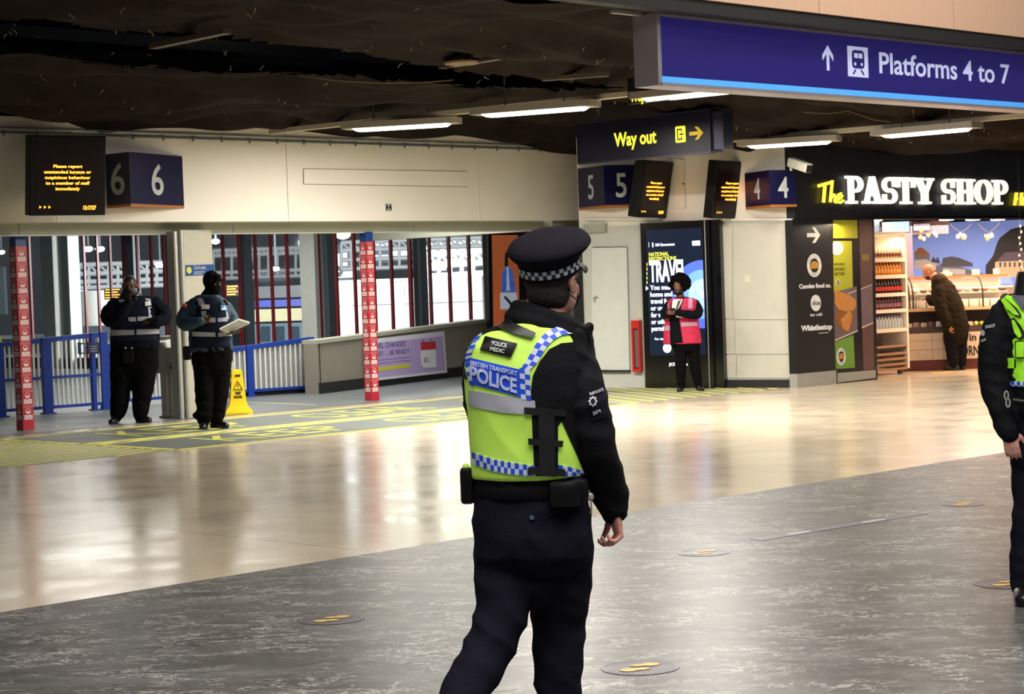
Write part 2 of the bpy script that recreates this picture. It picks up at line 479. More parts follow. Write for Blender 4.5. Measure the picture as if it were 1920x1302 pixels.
for (x0, x1, y0, y1) in ((1346, 1374, 420, 598), (1376, 1489, 420, 599), (1348, 1378, 601, 664), (1379, 1491, 601, 664), (1349, 1381, 667, 709), (1382, 1493, 667, 709)):
    rwpan(x0, x1, y0, y1)
struct(f.build('wall_right'))
f = MB(); a = on_rw(1345, 727.5, .0); s0 = (a-A).dot(RW)
f.box(rw(s0, 0, 0), RW*(RL-s0+0.02), RN*0.03, EZ*0.115); struct(f.build('baseboard_right', M_gap))
f = MB().use(M_cream)   # lip between upper and lower wall
p0 = on_rw(1100, 414); p1 = on_rw(1488, 414)
f.prism([p0, p1, p1+EZ*0.03, p0+EZ*0.03], RN*0.05)
f.use(M_beam); f.box(on_rw(1100, 437), RW*(rws(1140, 437)-rws(1100, 437)), RN*0.10, EZ*0.13)
struct(f.build('trim_6'))
f = MB().use(M_grey)   # small switch plate + access hatch
c = on_rw(1402, 523)
f.bevel_box(c-RW*0.045-EZ*0.06, RW*0.09, RN*0.03, EZ*0.12, 0.008)
tag(f.build('switch_plate', mat('ivory_plastic', '#d7d2be', 0.4)), 'small ivory blank switch plate on the white wall right of the ad kiosk', 'switch')
t = thing('wall_hatch', 'narrow cream access hatch high on wall between the two tilted departure displays', 'hatch', on_rw(1274, 390))
f = MB(); f.prism([on_rw(1264, 391), on_rw(1286, 391), on_rw(1284, 300), on_rw(1268, 298)], RN*0.03); f.build('hatch_door', M_cream, t)
f = MB(); f.ell(on_rw(1281, 345, .035), RW*.015, RN*.015, EZ*.015, 8, 6); f.build('keyhole', M_black, t)

# dark door frame + white door in the return wall
t = struct(MB().use(mat('white_door', '#dcdfd9', 0.45)).prism([on_rw(1111, 693), on_rw(1181, 695), on_rw(1176, 464), on_rw(1111, 465)], RN*0.02).build('door_1'))
f = MB(); f.box(on_rw(1116, 567, .02)-RW*.01, RW*.02, RN*.03, EZ*.08)
f.tube([on_rw(1112, 560, .03), on_rw(1120, 556, .07)], .012, 6)
o = f.build('door_handle', M_steel, t); 
f = MB(); f.box(on_rw(1128, 698, .01), RW*(rws(1183, 698)-rws(1128, 698)), RN*.05, EZ*.03); f.build('kick_strip', M_gap, t)
f = MB(); f.tube([on_rw(1111, 464, .021), on_rw(1176, 463, .021)], .006, 4); f.tube([on_rw(1176.5, 464, .021), on_rw(1182, 695, .021)], .004, 4); f.build('door_gap', M_grey, t)
f = MB().use(M_black); a = on_rw(1086, 727)
f.box(A-RW*0.14-RN*0.3, RW*0.16, RN*0.33, EZ*2.44)
struct(f.build('trim_7'))

# shop party wall block behind the totem / upper return to shop fascia

# --- parapet between hall and ramp
P0 = G(598, 739); P1 = G(918, 699); PD = (P1-P0).normalized(); PN = Vector((PD.y, -PD.x, 0)); PL = (P1-P0).length
M_par = mat('greige_parapet', '#8f8b7e', 0.6, var=0.08, scale=2)
t0 = on_plane(598, 645, P0, PN).z; t1 = on_plane(918, 604, P0, PN).z
f = MB().use(M_par)
f.add([P0, P1, P1+EZ*t1, P0+EZ*t0, P0-PN*.25, P1-PN*.25, P1-PN*.25+EZ*t1, P0-PN*.25+EZ*t0], [(0,1,2,3),(4,7,6,5),(3,2,6,7),(0,3,7,4),(1,5,6,2)])
f.use(M_beam); k = PN*.03
f.add([P0+k+EZ*t0, P1+k+EZ*t1, P1+k+EZ*(t1+.06), P0+k+EZ*(t0+.06), P0-PN*.28+EZ*t0, P1-PN*.28+EZ*t1, P1-PN*.28+EZ*(t1+.06), P0-PN*.28+EZ*(t0+.06)], [(0,1,2,3),(4,7,6,5),(3,2,6,7),(0,3,7,4),(1,5,6,2),(0,4,5,1)])
f.use(M_gap).box(P0, PD*PL, PN*.05, EZ*.17)
f.box(P0+PD*0.05+EZ*.17, PD*.012, PN*.01, EZ*(t0-.17))
struct(f.build('wall_parapet'))

# --- glazed screen along the ramp, plane u = US
US = 25.8
mull = [52, 100, 127, 154, 179, 203, 228, 254, 280, 304, 389, 415, 445, 475.5, 505, 535, 593, 626.5, 661, 697, 730, 765, 802, 838.5, 876]
vm = [uv(on_u(x, 445, US))[1] for x in mull]
f = MB().use(M_red)
for x, v in zip(mull, vm):
    w = 0.045 if x in (100, 593, 765) else 0.03
    f.buv(US, US+0.05, v-w, v+w, 0, 3.3)
f.use(mat('blue_grey_steel', '#48525a', 0.4))
for x0, x1 in ((104, 122), (232, 248), (448, 458), (600, 612), (772, 786), (307, 316)):
    a = uv(on_u(x0, 445, US+.12))[1]; b = uv(on_u(x1, 445, US+.12))[1]; f.buv(US+.12, US+.3, b, a, 0, 3.3)
f.use(mat('pale_column_paint', '#c4c9c2', 0.5))
for x0, x1 in ((74, 97), (560, 588), (122, 126)):
    a = uv(on_u(x0, 445, US-.1))[1]; b = uv(on_u(x1, 445, US-.1))[1]; f.buv(US-.1, US+.2, b, a, 0, 3.3)
f.use(M_navy).buv(US, US+.12, 26.4, 60, 0, 0.25)
f.use(M_gap).buv(US-.05, US+.15, 26.30, 26.42, 0, 3.3)
f.use(M_beam).buv(US-.1, US+.2, 26.3, 60, 3.3, 3.6)
fr = struct(f.build('window_1'))
gl = bpy.data.materials.new('clear_glass'); gl.use_nodes = True; nt = gl.node_tree; nt.nodes.clear()
out = nt.nodes.new('ShaderNodeOutputMaterial'); mixs = nt.nodes.new('ShaderNodeMixShader'); tr = nt.nodes.new('ShaderNodeBsdfTransparent'); gs = nt.nodes.new('ShaderNodeBsdfGlossy')
gs.inputs['Roughness'].default_value = 0.03; mixs.inputs[0].default_value = 0.05
tr.inputs[0].default_value = (.93, .96, .97, 1)
nt.links.new(tr.outputs[0], mixs.inputs[1]); nt.links.new(gs.outputs[0], mixs.inputs[2]); nt.links.new(mixs.outputs[0], out.inputs[0])
MATS['glass'] = gl
f = MB(); f.poly([P(US+.05, 26.4, .25), P(US+.05, 60, .25), P(US+.05, 60, 3.3), P(US+.05, 26.4, 3.3)]); f.build('pane', gl, fr)

# cream column with steel edge beside the card sign
f = MB().use(mat('column_stone', '#b5b2a2', 0.6, var=.05))
a = G(352, 784); b = G(410, 778); d = (b-a).normalized(); n = Vector((d.y, -d.x, 0))
f.box(a, d*(b-a).length, -n*0.16, EZ*2.5)
f.use(M_steel); f.box(a-d*0.16, d*0.17, -n*0.10, EZ*2.48)
f.tube([a-d*0.02+n*.03, a-d*0.02+n*.03+EZ*2.48], .03, 10); f.tube([a-d*0.13+n*.02, a-d*0.13+n*.02+EZ*2.48], .035, 10)
struct(f.build('wall_column'))
CA, CD, CN = a, d, n
# ramp side walls closing the hall behind
f = MB(); f.buv(25.9, 46, 26.35, 26.6, 0, 4.6)   # wall right of the screen
struct(f.build('wall_back', mat('pale_grey_wall', '#b9bbb6', 0.6)))
f = MB(); f.buv(-14, 46, 34, 34.2, 3.3, 4.8); f.buv(22.9, 23.1, 21.9, 26.5, 2.46, 4.6); struct(f.build('wall_upper', M_beam))
f = MB(); f.buv(12, 25.9, 21.8, 60, 3.45, 3.55); struct(f.build('ceiling', mat('ramp_soffit', '#8a8c86', 0.7)))

# --- floor markings
M_ym = mat('worn_yellow_paint', '#dcd96e', 0.6, var=0.12, scale=5, spec=.2)
M_gb = mat('grey_floor_box', '#6f7672', 0.55, var=0.12, scale=2, spec=.25)
M_tz = mat('hatched_ground', '#a3a28a', 0.5, var=0.15, scale=2, spec=.3)
f = MB(); UL = 12.4
f.buv(UL, 21.9, 19.35, 21.0, 0.0, 0.003); f.buv(UL, 19.6, 17.6, 18.95, 0.0, 0.003)
tag(f.build('floor_panel', M_gb), 'long grey painted boxes on the floor in front of the platform entrances', 'floor marking')
f = MB(); f.buv(6, UL, 17.45, 21.1, 0.0, 0.002); f.poly([P(19.6, 17.5, .002), P(22.2, 17.5, .002), P(23.0, 19.6, .002), P(22.6, 21.1, .002), P(19.6, 21.1, .002)])
tag(f.build('floor_panel', M_tz), 'khaki tinted ground of the hatched floor area', 'floor marking')
def line(f, p, q, w, z=0.006):
    p = Vector(p); q = Vector(q); d = (q-p).normalized(); n = Vector((-d.y, d.x, 0))*w/2
    f.prism([p-n, q-n, q+n, p+n], EZ*z)
f = MB()
for v, w in ((21.08, .07), (19.32, .07), (18.98, .07), (17.5, .07)): line(f, P(UL if v > 17.6 else UL, v), P(22.6 if v > 20 else 19.8, v), w)
line(f, P(UL, 21.1), P(UL, 17.5), .14)
tag(f.build('floor_line', M_ym), 'long yellow border lines painted round the grey floor boxes', 'floor marking')
f = MB()
an = math.radians(26); dd = EU*math.cos(an)+EV*math.sin(an)
def hatch(f, u0, u1, v0, v1, sp, w, ang, clip=None):
    c, s_ = math.cos(ang), math.sin(ang); L = v1-v0
    u = u0 - L*c/s_
    while u < u1:
        a0, a1 = u, u + L*c/s_
        # clip in u
        t0 = max(0, (u0-a0)/(a1-a0)); t1 = min(1, (u1-a0)/(a1-a0))
        if clip:
            t1 = min(t1, clip(a0, a1))
        if t1 > t0+.02: line(f, P(a0+(a1-a0)*t0, v0+L*t0), P(a0+(a1-a0)*t1, v0+L*t1), w)
        u += sp
hatch(f, 6.5, UL-.05, 17.5, 21.05, 0.62, .055, math.radians(20))
hatch(f, UL, 20, 19.0, 19.3, 0.5, .04, math.radians(25))
tag(f.build('floor_line', M_ym), 'fine yellow hatching painted on the floor left of the grey boxes', 'floor marking')
f = MB()
hatch(f, 19.8, 22.9, 17.5, 20.9, 0.30, .055, math.radians(62))
tag(f.build('floor_line', M_ym), 'yellow diagonal hatching on the floor before the advertising kiosk', 'floor marking')
for (w_, u, v_, h_, lab) in (('KEEP', 13.4, 19.65, 1.0, 'yellow floor word Keep in the farther grey box, behind the standing guards'), ('CLEAR', 16.3, 19.65, 1.0, 'yellow floor word Clear in the farther grey box, by the central red pillar'), ('KEEP', 19.5, 19.65, 1.0, 'yellow floor word Keep at the right end of the farther grey box'),
        ('KEEP', 13.4, 17.85, .85, 'yellow floor word Keep in the nearer grey box, left part'), ('CLEAR', 16.2, 17.85, .85, 'yellow floor word Clear in the nearer grey box, right part')):
    f = MB(); f.text(w_, P(u, v_, .004), EU, EV, h_, 1.9, ext=.003, bold=0)
    tag(f.build('floor_lettering', M_ym), lab, 'floor marking')
f = MB(); line(f, G(0, 793), G(110, 800), .05, .004); line(f, G(464, 755), G(590, 760), .05, .004)
tag(f.build('floor_line', mat('pale_yellow_line', '#d5d8a0', .5)), 'thin pale yellow lines on the grey floor behind the red pillars', 'floor marking')
# ================================================================== ceiling light fittings
M_diff = mat('lit_diffuser', '#fff4de', 0.4, var=0.0, emit=9.0)
M_house = mat('lamp_housing', '#a39a90', 0.4, var=0.03)
M_trunk = mat('pale_trunking', '#bdb39f', 0.45)
def slab(f, a, b, w, z0, z1, taper=0.0):
    a = Vector(a); b = Vector(b); d = (b-a); d.z = 0; d.normalize(); n = Vector((-d.y, d.x, 0))*w/2
    a = Vector((a.x, a.y, 0)); b = Vector((b.x, b.y, 0))
    bot = [a-n+d*taper, b-n-d*taper, b+n-d*taper, a+n+d*taper]; top = [a-n, b-n, b+n, a+n]
    f.add([p+EZ*z0 for p in bot]+[p+EZ*z1 for p in top], [(0,3,2,1),(4,5,6,7),(0,1,5,4),(1,2,6,5),(2,3,7,6),(3,0,4,7)])
def fitting(x0, y0, x1, y1, z, label, pad=0.16, power=210, w=0.30):
    a = G(x0, y0, z); b = G(x1, y1, z); d = (b-a).normalized()
    t = thing('ceiling_light', label, 'ceiling light', (a+b)/2)
    f = MB(); slab(f, a-d*pad, b+d*pad, w, z+0.005, z+0.085); f.build('lamp_housing', M_house, t)
    f = MB(); slab(f, a-d*.03, b+d*.03, w*.62, z-0.028, z+0.006, 0.06); f.build('diffuser', M_diff, t)
    f = MB(); 
    for k in (0.2, 0.8): f.tube([a+(b-a)*k+EZ*.08, a+(b-a)*k+EZ*.6], .008, 6)
    f.build('suspension_rod', M_grey, t)
    c = (a+b)/2; yaw = math.atan2(d.y, d.x)
    area_lamp('tube_lamp', (c.x, c.y, z-0.035), (b-a).length, power, (1.0, .95, .86), size_y=w*.6, yaw=yaw)
    return t
fitting(668, 243, 838, 233, 3.70, 'long lit fluorescent fitting furthest from the big blue sign, above the cream fascia', power=150)
fitting(912, 216, 1095, 202, 3.70, 'long lit fluorescent fitting in middle of the left ceiling row', power=380)
fitting(1215, 186, 1370, 170, 3.70, 'lit fluorescent fitting partly hidden behind lower corner of big blue sign', power=300)
fitting(1408, 275, 1552, 266, 3.40, 'lit fluorescent fitting above the ad kiosk and platform 4 sign', power=35)
fitting(1662, 255, 1812, 242, 3.40, 'lit fluorescent fitting under right end of big blue sign', power=50)
f = MB(); a = G(480, 254, 3.80); b = G(1480, 150, 3.80); slab(f, a, b, .12, 3.80, 3.86)
tag(f.build('cable_trunking', M_trunk), 'long pale cable trunking linking the left row of ceiling lights', 'trunking')
f = MB(); a = G(1360, 268, 3.50); b = G(1960, 218, 3.50); slab(f, a, b, .12, 3.50, 3.56)
tag(f.build('cable_trunking', M_trunk), 'pale cable trunking above the right row of ceiling lights', 'trunking')
M_batten = mat('dusty_batten', '#5e5247', 0.6)
for (x0, y0, x1, y1, z, lab) in ((287, 92, 427, 63, 3.88, 'unlit dusty batten crossing the dark ceiling above the platform 6 display'),
                               (828, 129, 936, 112, 3.86, 'short unlit batten beside the round fitting on the dark ceiling'),
                               (1018, 152, 1140, 143, 3.80, 'unlit batten left of the big blue sign, under dark ceiling')):
    a = ceil_hit((x0+x1)/2, (y0+y1)/2, .10); z = a.z; a = G(x0, y0, z); b = G(x1, y1, z)
    f = MB(); slab(f, a, b, .10, z, z+.05); f.tube([a+EZ*.04, a+EZ*.2], .006, 5); f.tube([b+EZ*.04, b+EZ*.2], .006, 5)
    tag(f.build('ceiling_batten', M_batten), lab, 'batten', 'unlit battens on the dark ceiling')
c = ceil_hit(866, 120, .10)
f = MB(); f.lathe(c, [(0.0,-.005),(.19,0),(.20,.02),(.16,.06),(.05,.08),(.05,.2)], 24)
tag(f.build('round_fitting', mat('tarnished_fitting', '#7d6a50', .5), smooth=40), 'round unlit tarnished fitting on the dark netting ceiling', 'ceiling fitting')
c = ceil_hit(1830, 296, .10)
f = MB(); f.lathe(c, [(0.0,-.02),(.05,-.01),(.075,.03),(.08,.06),(.02,.07),(.02,.15)], 20)
tag(f.build('ceiling_sensor', mat('ivory_plastic', '#d7d2be', .4), smooth=40), 'small pale domed sensor on ceiling over the shop sign', 'sensor')
# scraps of wire and ties sticking out of the netting
f = MB(); rs = random.Random(12)
for k in range(95):
    x = rs.uniform(0, 1900); y = rs.uniform(5, 225) if x < 1200 else rs.uniform(205, 270)
    p = ceil_hit(x, y, .02); q = p-EZ*rs.uniform(.02, .06)+Vector((rs.uniform(-.06, .06), rs.uniform(-.06, .06), 0)); f.tube([p, (p+q)/2+Vector((rs.uniform(-.02, .02), 0, 0)), q], .004, 4)
tag(f.build('wire_scrap', mat('pale_wire_scrap', '#a08c74', .6)), 'countless short pale scraps of wire poking from the dark netting', 'wire', kind='stuff')
# loose wires drooping from the ceiling
f = MB()
for pts in (((1505, 210), (1550, 213), (1590, 208), (1640, 225), (1668, 228)),):
    f.tube([ceil_hit(x, y, .05) for x, y in pts], .008, 6)
tag(f.build('loose_wire', mat('tan_wire', '#6b5338', .5)), 'loose tan wire drooping from the ceiling beneath the big blue sign', 'wire')
f = MB(); f.tube([ceil_hit(x, y, .04) for x, y in ((560, 142), (640, 152), (720, 156), (800, 154), (850, 150))], .006, 6)
tag(f.build('loose_wire', mat('tan_wire', '#6b5338', .5)), 'thin loose wire crossing the dark ceiling above the fascia panel', 'wire')

# ================================================================== big platform sign
VS = 12.72
z0 = on_v(1240, 160, VS).z; z1 = on_v(1240, 25, VS).z; ua = uv(on_v(1234, 90, VS))[0]; ub = 26.5
t = thing('platforms_sign', 'large hanging deep blue illuminated sign reading Platforms 4 to 7', 'sign', P((ua+ub)/2, VS+.12, z0))
f = MB(); f.buv(ua-.02, ub, VS+.012, VS+.30, z0, z1); f.buv(ua-.02, ua+.035, VS-.01, VS+.02, z0, z1); f.buv(ua, ub, VS-.01, VS+.02, z1-.03, z1); f.buv(ua, ub, VS-.01, VS+.02, z0, z0+.03)
f.build('sign_case', mat('sign_frame_alu', '#a7a3ae', 0.35, metal=.4), t)
M_deep = mat('deep_blue_lit_panel', '#231c62', 0.3, var=0.02, emit=0.55)
M_sky = mat('pale_blue_lit_band', '#4fa0f0', 0.3, var=0.02, emit=0.55)
M_slet = mat('lilac_white_lettering', '#b7bce0', 0.4, var=0, emit=0.55)
zb = on_v(1245, 143, VS).z
f = MB(); f.buv(ua+.035, ub, VS, VS+.012, zb, z1-.03); f.build('blue_panel', M_deep, t)
f = MB(); f.buv(ua+.035, ub, VS, VS+.012, z0+.03, zb); f.build('pale_blue_band', M_sky, t)
f = MB(); o = on_v(1649, 136.5, VS-.001); e = on_v(1893, 160, VS-.001); hh = (on_v(1650, 98, VS)-on_v(1650, 137, VS)).z
f.text('Platforms 4 to 7', o, EU, EZ, hh, (e-o).dot(EU), ext=.004, bold=.012); f.build('lettering', M_slet, t)
f = MB(); c = on_v(1552, 110, VS-.001); k = hh
def arrow(f, c, r, u, s, n, w=.2, th=.004):
    """plain arrow pointing along u"""
    P2 = lambda x, y: c + r*(x*s) + u*(y*s)
    for pts in ([(-w/2,-.55),(w/2,-.55),(w/2,.45),(-w/2,.45)], [(0,.62),(-.42,.16),(-.42,-.10),(0,.34)], [(0,.62),(0,.34),(.42,-.10),(.42,.16)]):
        f.prism([P2(*q) for q in pts], n*th)
arrow(f, c, EU, EZ, k, -EV, .2); f.build('arrow', M_slet, t)
f = MB(); a = on_v(1590, 143, VS-.001); b = on_v(1628, 146, VS-.001); w = (b-a).dot(EU); h = (on_v(1590, 86, VS)-a).z
f.box(a, EU*w, -EV*.004, EZ*h); pic = f.build('train_pictogram', M_slet, t)
f = MB(); q = a-EV*.005+EU*w/2+EZ*h/2
def rr(cx, cy, hw, hh_, r_, n=5):
    pts = []
    for sx, sy, a0 in ((1,1,0),(-1,1,90),(-1,-1,180),(1,-1,270)):
        for i in range(n+1):
            an = math.radians(a0+90*i/n); pts.append((cx+sx*(hw-r_)+r_*math.cos(an), cy+sy*(hh_-r_)+r_*math.sin(an)))
    return pts
f.use(M_deep).prism([q+EU*x+EZ*y for x, y in rr(0, h*.08, w*.30, h*.30, w*.12)], -EV*.003)
f.use(M_slet)
for x0, x1, y0, y1 in ((-.20,-.02,.12,.28),(.02,.20,.12,.28)): f.box(q-EV*.003+EU*(x0*w)+EZ*(y0*h), EU*(x1-x0)*w, -EV*.002, EZ*(y1-y0)*h)
for x in (-.16, .16): f.lathe(q-EV*.003+EU*x*w+EZ*(-.08*h), [(w*.05, 0), (w*.05, .002)], 10, axis=-EV)
f.use(M_deep)
for s_ in (-1, 1): f.prism([q+EU*(s_*.10*w)+EZ*(-.26*h), q+EU*(s_*.17*w)+EZ*(-.26*h), q+EU*(s_*.30*w)+EZ*(-.42*h), q+EU*(s_*.22*w)+EZ*(-.42*h)], -EV*.003)
f.build('train_drawing', None, pic)
f = MB()
for x in (1302, 1441, 1482, 1718, 1910):
    p = on_v(x, 40, VS); u_ = uv(p)[0]; f.buv(u_-.03, u_+.03, VS+.1, VS+.16, z1, z1+.22)
f.build('hanger', M_grey, t)

# ================================================================== way-out sign
YU = uv(at(1210, 300, 26.8))[0]
a = on_u(1085, 303, YU); b = on_u(1333, 288, YU); wz0 = (a.z+b.z)/2; wz1 = (on_u(1085, 232, YU).z+on_u(1333, 208, YU).z)/2
va = uv(a)[1]; vb = uv(b)[1]
t = thing('way_out_sign', 'dark hanging box sign with yellow Way out lettering and arrow', 'sign', P(YU+.1, (va+vb)/2, wz0))
f = MB(); f.buv(YU, YU+.22, vb, va, wz0, wz1)
f.build('sign_case', mat('way_out_case', '#0c0c1e', .3, var=.02, spec=.25), t)
f = MB(); f.buv(YU-.015, YU+.24, vb-.01, vb, wz0-.01, wz1+.02); f.buv(YU-.015, YU+.24, va, va+.012, wz0-.01, wz1+.02); f.buv(YU-.012, YU+.1, vb, va, wz0-.02, wz0); f.buv(YU-.012, YU+.1, vb, va, wz1, wz1+.02)
f.buv(YU+.02, YU+.22, vb-.20, vb-.012, wz0+.02, wz1-.02)
f.build('sign_frame', mat('sign_edge', '#2b2b3c', .3, metal=.5), t)
def ou(x, y, off=0.0): return on_u(x, y, YU-off)
R_ = -EV; o = ou(1152, 275, .002); e = ou(1231, 268, .002); hh = (ou(1155, 250)-ou(1155, 275)).z
f = MB(); f.text('Way out', o, R_, EZ, hh, (e-o).dot(R_), ext=.004, bold=.02); f.build('lettering', M_ywl, t)
f = MB(); c = ou(1305, 250, .002); arrow(f, c, EZ, R_, .20, -EU, .24); f.build('arrow', mat('yellow_arrow', '#c9a92e', .4, emit=.5), t)
f = MB(); c = ou(1276, 252, .002); s_ = .085
f.use(M_ywl).prism([c+R_*x+EZ*y for x, y in rr(0, 0, s_, s_*1.25, .02)], -EU*.004)
f.use(M_navy)
for x0, x1, y0, y1 in ((-.055,.03,.055,.075),(-.055,-.037,-.075,.075),(-.055,.03,-.075,-.055),(.012,.03,.025,.075),(.012,.03,-.075,-.025),(-.015,.055,-.011,.011)):
    f.box(c-EU*.005+R_*x0+EZ*y0, R_*(x1-x0), -EU*.002, EZ*(y1-y0))
f.build('exit_pictogram', None, t)
f = MB()
for v_ in (va-.3, vb+.3): f.tube([P(YU+.11, v_, wz1), P(YU+.11, v_, wz1+.5)], .015, 8)
f.build('hanger', M_grey, t)
# yellow lettering peeping out below the blue sign (a second hanging sign behind it)
c = at(1212, 183, 23.0)
t = thing('exit_sign', 'sliver of yellow lit lettering seen just under corner of big blue sign', 'sign', c)
f = MB(); f.box(c-EV*.30+EU*.02-EZ*.05, EV*.6, EU*.08, EZ*.30); f.build('sign_case', M_black, t)
f = MB(); f.text('Way out', c+EV*.25-EZ*.03, -EV, EZ, .11, .42, ext=.004, bold=.02); f.build('lettering', M_ywl, t)

# ================================================================== platform number signs
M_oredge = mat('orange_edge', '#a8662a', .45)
def number_sign(num, pL, pC, pR, za, zb, label, wf=.6, mfaces=('#15142f', '#15142f')):
    pL = Vector(pL); pC = Vector(pC); pR = Vector(pR)
    for p in (pL, pC, pR): p.z = 0
    t = thing('platform_number_sign', label, 'sign', Vector(((pL.x+pR.x)/2, (pL.y+pR.y)/2, za)))
    back = [pL, pC, pR]
    f = MB(); f.prism([p+EZ*za for p in back], EZ*(zb-za)); f.build('sign_box', M_navy, t)
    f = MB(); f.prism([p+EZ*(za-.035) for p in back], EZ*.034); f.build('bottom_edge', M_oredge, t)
    for (a, b) in ((pL, pC), (pC, pR)):
        d = (b-a).normalized(); n = d.cross(EZ); L = (b-a).length
        H = (zb-za)*.60
        f = MB(); f.text(num, a+d*(L*.5)+EZ*(za+(zb-za)*.20)+n*.003, d, EZ, H, min(H*wf, L*.62), ext=.004, bold=.012, align='CENTER')
        f.build('numeral', M_cap, t)
    return t
zz0 = 2.81; zz1 = 3.46
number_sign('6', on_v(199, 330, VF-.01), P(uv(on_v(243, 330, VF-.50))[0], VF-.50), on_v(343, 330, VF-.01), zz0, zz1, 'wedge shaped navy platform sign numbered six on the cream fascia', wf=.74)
L5 = on_rw(1084, 350, .02); C5 = on_rw(1133, 350, .42); R5 = on_rw(1196, 350, .02)
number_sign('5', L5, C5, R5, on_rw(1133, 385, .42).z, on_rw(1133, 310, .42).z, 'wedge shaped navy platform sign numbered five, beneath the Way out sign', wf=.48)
L4 = on_rw(1397, 350, .02); C4 = on_rw(1443, 350, .45); R4 = on_rw(1493, 350, .05)
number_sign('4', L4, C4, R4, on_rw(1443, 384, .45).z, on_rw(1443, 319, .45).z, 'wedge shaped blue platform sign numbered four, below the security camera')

# ================================================================== departure displays
M_led = mat('orange_led', '#ff9428', .4, var=0, emit=4.5)
M_case = mat('display_case', '#0a0809', .4, var=.1, spec=.2)
def display(bl, w, h, yaw, tilt, label, sk=1.0):
    """bl: bottom-left-front corner; yaw: heading of its right direction"""
    r = Vector((math.cos(yaw), math.sin(yaw), 0)); n = Vector((r.y, -r.x, 0))
    up = (EZ*math.cos(tilt) + n*math.sin(tilt)); nn = r.cross(up)
    t = thing('departure_display', label, 'display', bl + r*w/2 - n*.1)
    f = MB(); f.bevel_box(bl - nn*.16, r*w, up*h, nn*.16, .01); f.build('display_case', M_case, t)
    f = MB(); f.box(bl+r*w*.06+up*h*.05+nn*.001, r*w*.88, up*h*.9, nn*.003); f.build('screen', mat('dark_screen', '#120605', .35, emit=.04, spec=.2), t)
    f = MB(); q = bl + nn*.006
    lines = ('Please report', 'unattended luggage or', 'suspicious behaviour', 'to a member of staff', 'immediately')
    ws = (.38, .62, .60, .58, .32)
    for i, (s_, ww) in enumerate(zip(lines, ws)):
        f = MB(); f.text(s_, q+r*w*.49+up*h*(.60-.07*i), r, up, h*.038, w*ww, ext=.002, bold=.018, align='CENTER'); f.build('led_text', M_led, t)
    f = MB(); f.text('12:17:27', q+r*w*.70+up*h*.075, r, up, h*.048, w*.17, ext=.002, bold=.03); f.build('led_clock', M_led, t); f = MB()
    for i in range(3):
        c = q+r*w*(.12+.06*i)+up*h*.09
        f.prism([c, c+r*w*.028+up*h*.018, c+up*h*.036], nn*.002)
    f.build('led_arrows', M_led, t)
    f = MB(); bk = bl + r*w/2 + up*h*.55 - nn*.15; f.tube([bk, bk - n*.13], .03, 8); f.build('wall_bracket', M_grey, t)
    return t
b = at(56, 405, 24.2); display(b, 122/155.0/.80, .97, math.radians(36), math.radians(7), 'black departure display with orange text beside the number six sign, far left')
b = at(1194, 408, 29.0); display(b, .86, .83, math.radians(56), math.radians(11), 'black departure display with orange text touching the number five sign')
b = at(1335, 410, 28.7); display(b, .86, .83, math.radians(50), math.radians(9), 'black departure display with orange text left of the number four sign')

# CCTV camera near the corner
c = on_rw(1482, 303, .30)
t = thing('security_camera', 'white boxy security camera on a bracket above the number four sign', 'security camera', c)
d = (at(1520, 314, 29.0) - at(1480, 300, 29.4)).normalized(); s_ = d.cross(EZ).normalized(); up = s_.cross(d)
f = MB(); f.bevel_box(c - s_*.06 - up*.07, d*.42, s_*.12, up*.13, .015); f.build('camera_housing', mat('camera_white', '#b9b9ad', .4), t)
f = MB(); f.box(c - s_*.05 - up*.06 + d*.42, d*.006, s_*.10, up*.10); f.build('lens_window', M_black, t)
f = MB(); f.tube([c, c+EZ*.02-RN*.28-RW*.05], .022, 8); f.tube([c-up*.03, c-up*.12+d*.05], .02, 8); f.build('bracket', mat('camera_white', '#b9b9ad', .4), t)

# ================================================================== advertising kiosk
KO = .16
kb = on_rw(1209.5, 727.5, KO); kr = on_rw(1339, 727.5, KO)
kw = (kr-kb).dot(RW); kz1 = on_rw(1201, 419, KO).z
kb.z = 0
t = thing('advertising_kiosk', 'tall black digital advertising kiosk showing a National Restrictions Travel notice', 'advertising screen', kb+RW*kw/2-RN*.08)
M_gloss = mat('gloss_black', '#0b0b0d', .12, var=.02, spec=.7)
f = MB(); f.box(kb-RN*KO, RW*kw, RN*KO, EZ*kz1); f.box(kb-RN*KO+RW*kw, RW*.15, RN*(KO-.04), EZ*kz1); f.build('kiosk_body', M_gloss, t)
f = MB(); f.tube([kb+RW*(kw-.07)+RN*.004, kb+RW*(kw-.07)+RN*.004+EZ*kz1], .008, 8); f.tube([kb+RW*.003+RN*.002, kb+RW*.003+RN*.002+EZ*kz1], .006, 8); f.build('edge_trim', M_steel, t)
def K(px, py, off=.004): return on_rw(px, py, KO+off)
sc_ = MB(); c4 = [K(1216, 667, .001), K(1328, 667, .001), K(1322, 432, .001), K(1208, 432, .001)]
sx0 = (c4[0]-kb).dot(RW); sx0 = min((p-kb).dot(RW) for p in c4)+.03; sx1 = max((p-kb).dot(RW) for p in c4)-.05
sz0 = c4[0].z; sz1 = c4[3].z
sc_.box(kb+RW*sx0+EZ*sz0+RN*.001, RW*(sx1-sx0), RN*.002, EZ*(sz1-sz0)); scr = sc_.build('screen', mat('screen_navy', '#131c2e', .15, var=.02, emit=.9), t)
f = MB(); c = K(1317, 552, 0)
cs, cz = (c-kb).dot(RW), c.z
def disc(rad, m_, off):
    pts = []
    for i in range(64):
        an = 2*math.pi*i/64; x = min(cs+rad*math.cos(an), sx1); pts.append(kb+RW*x+EZ*(cz+rad*math.sin(an))+RN*off)
    f.use(m_).poly(pts)
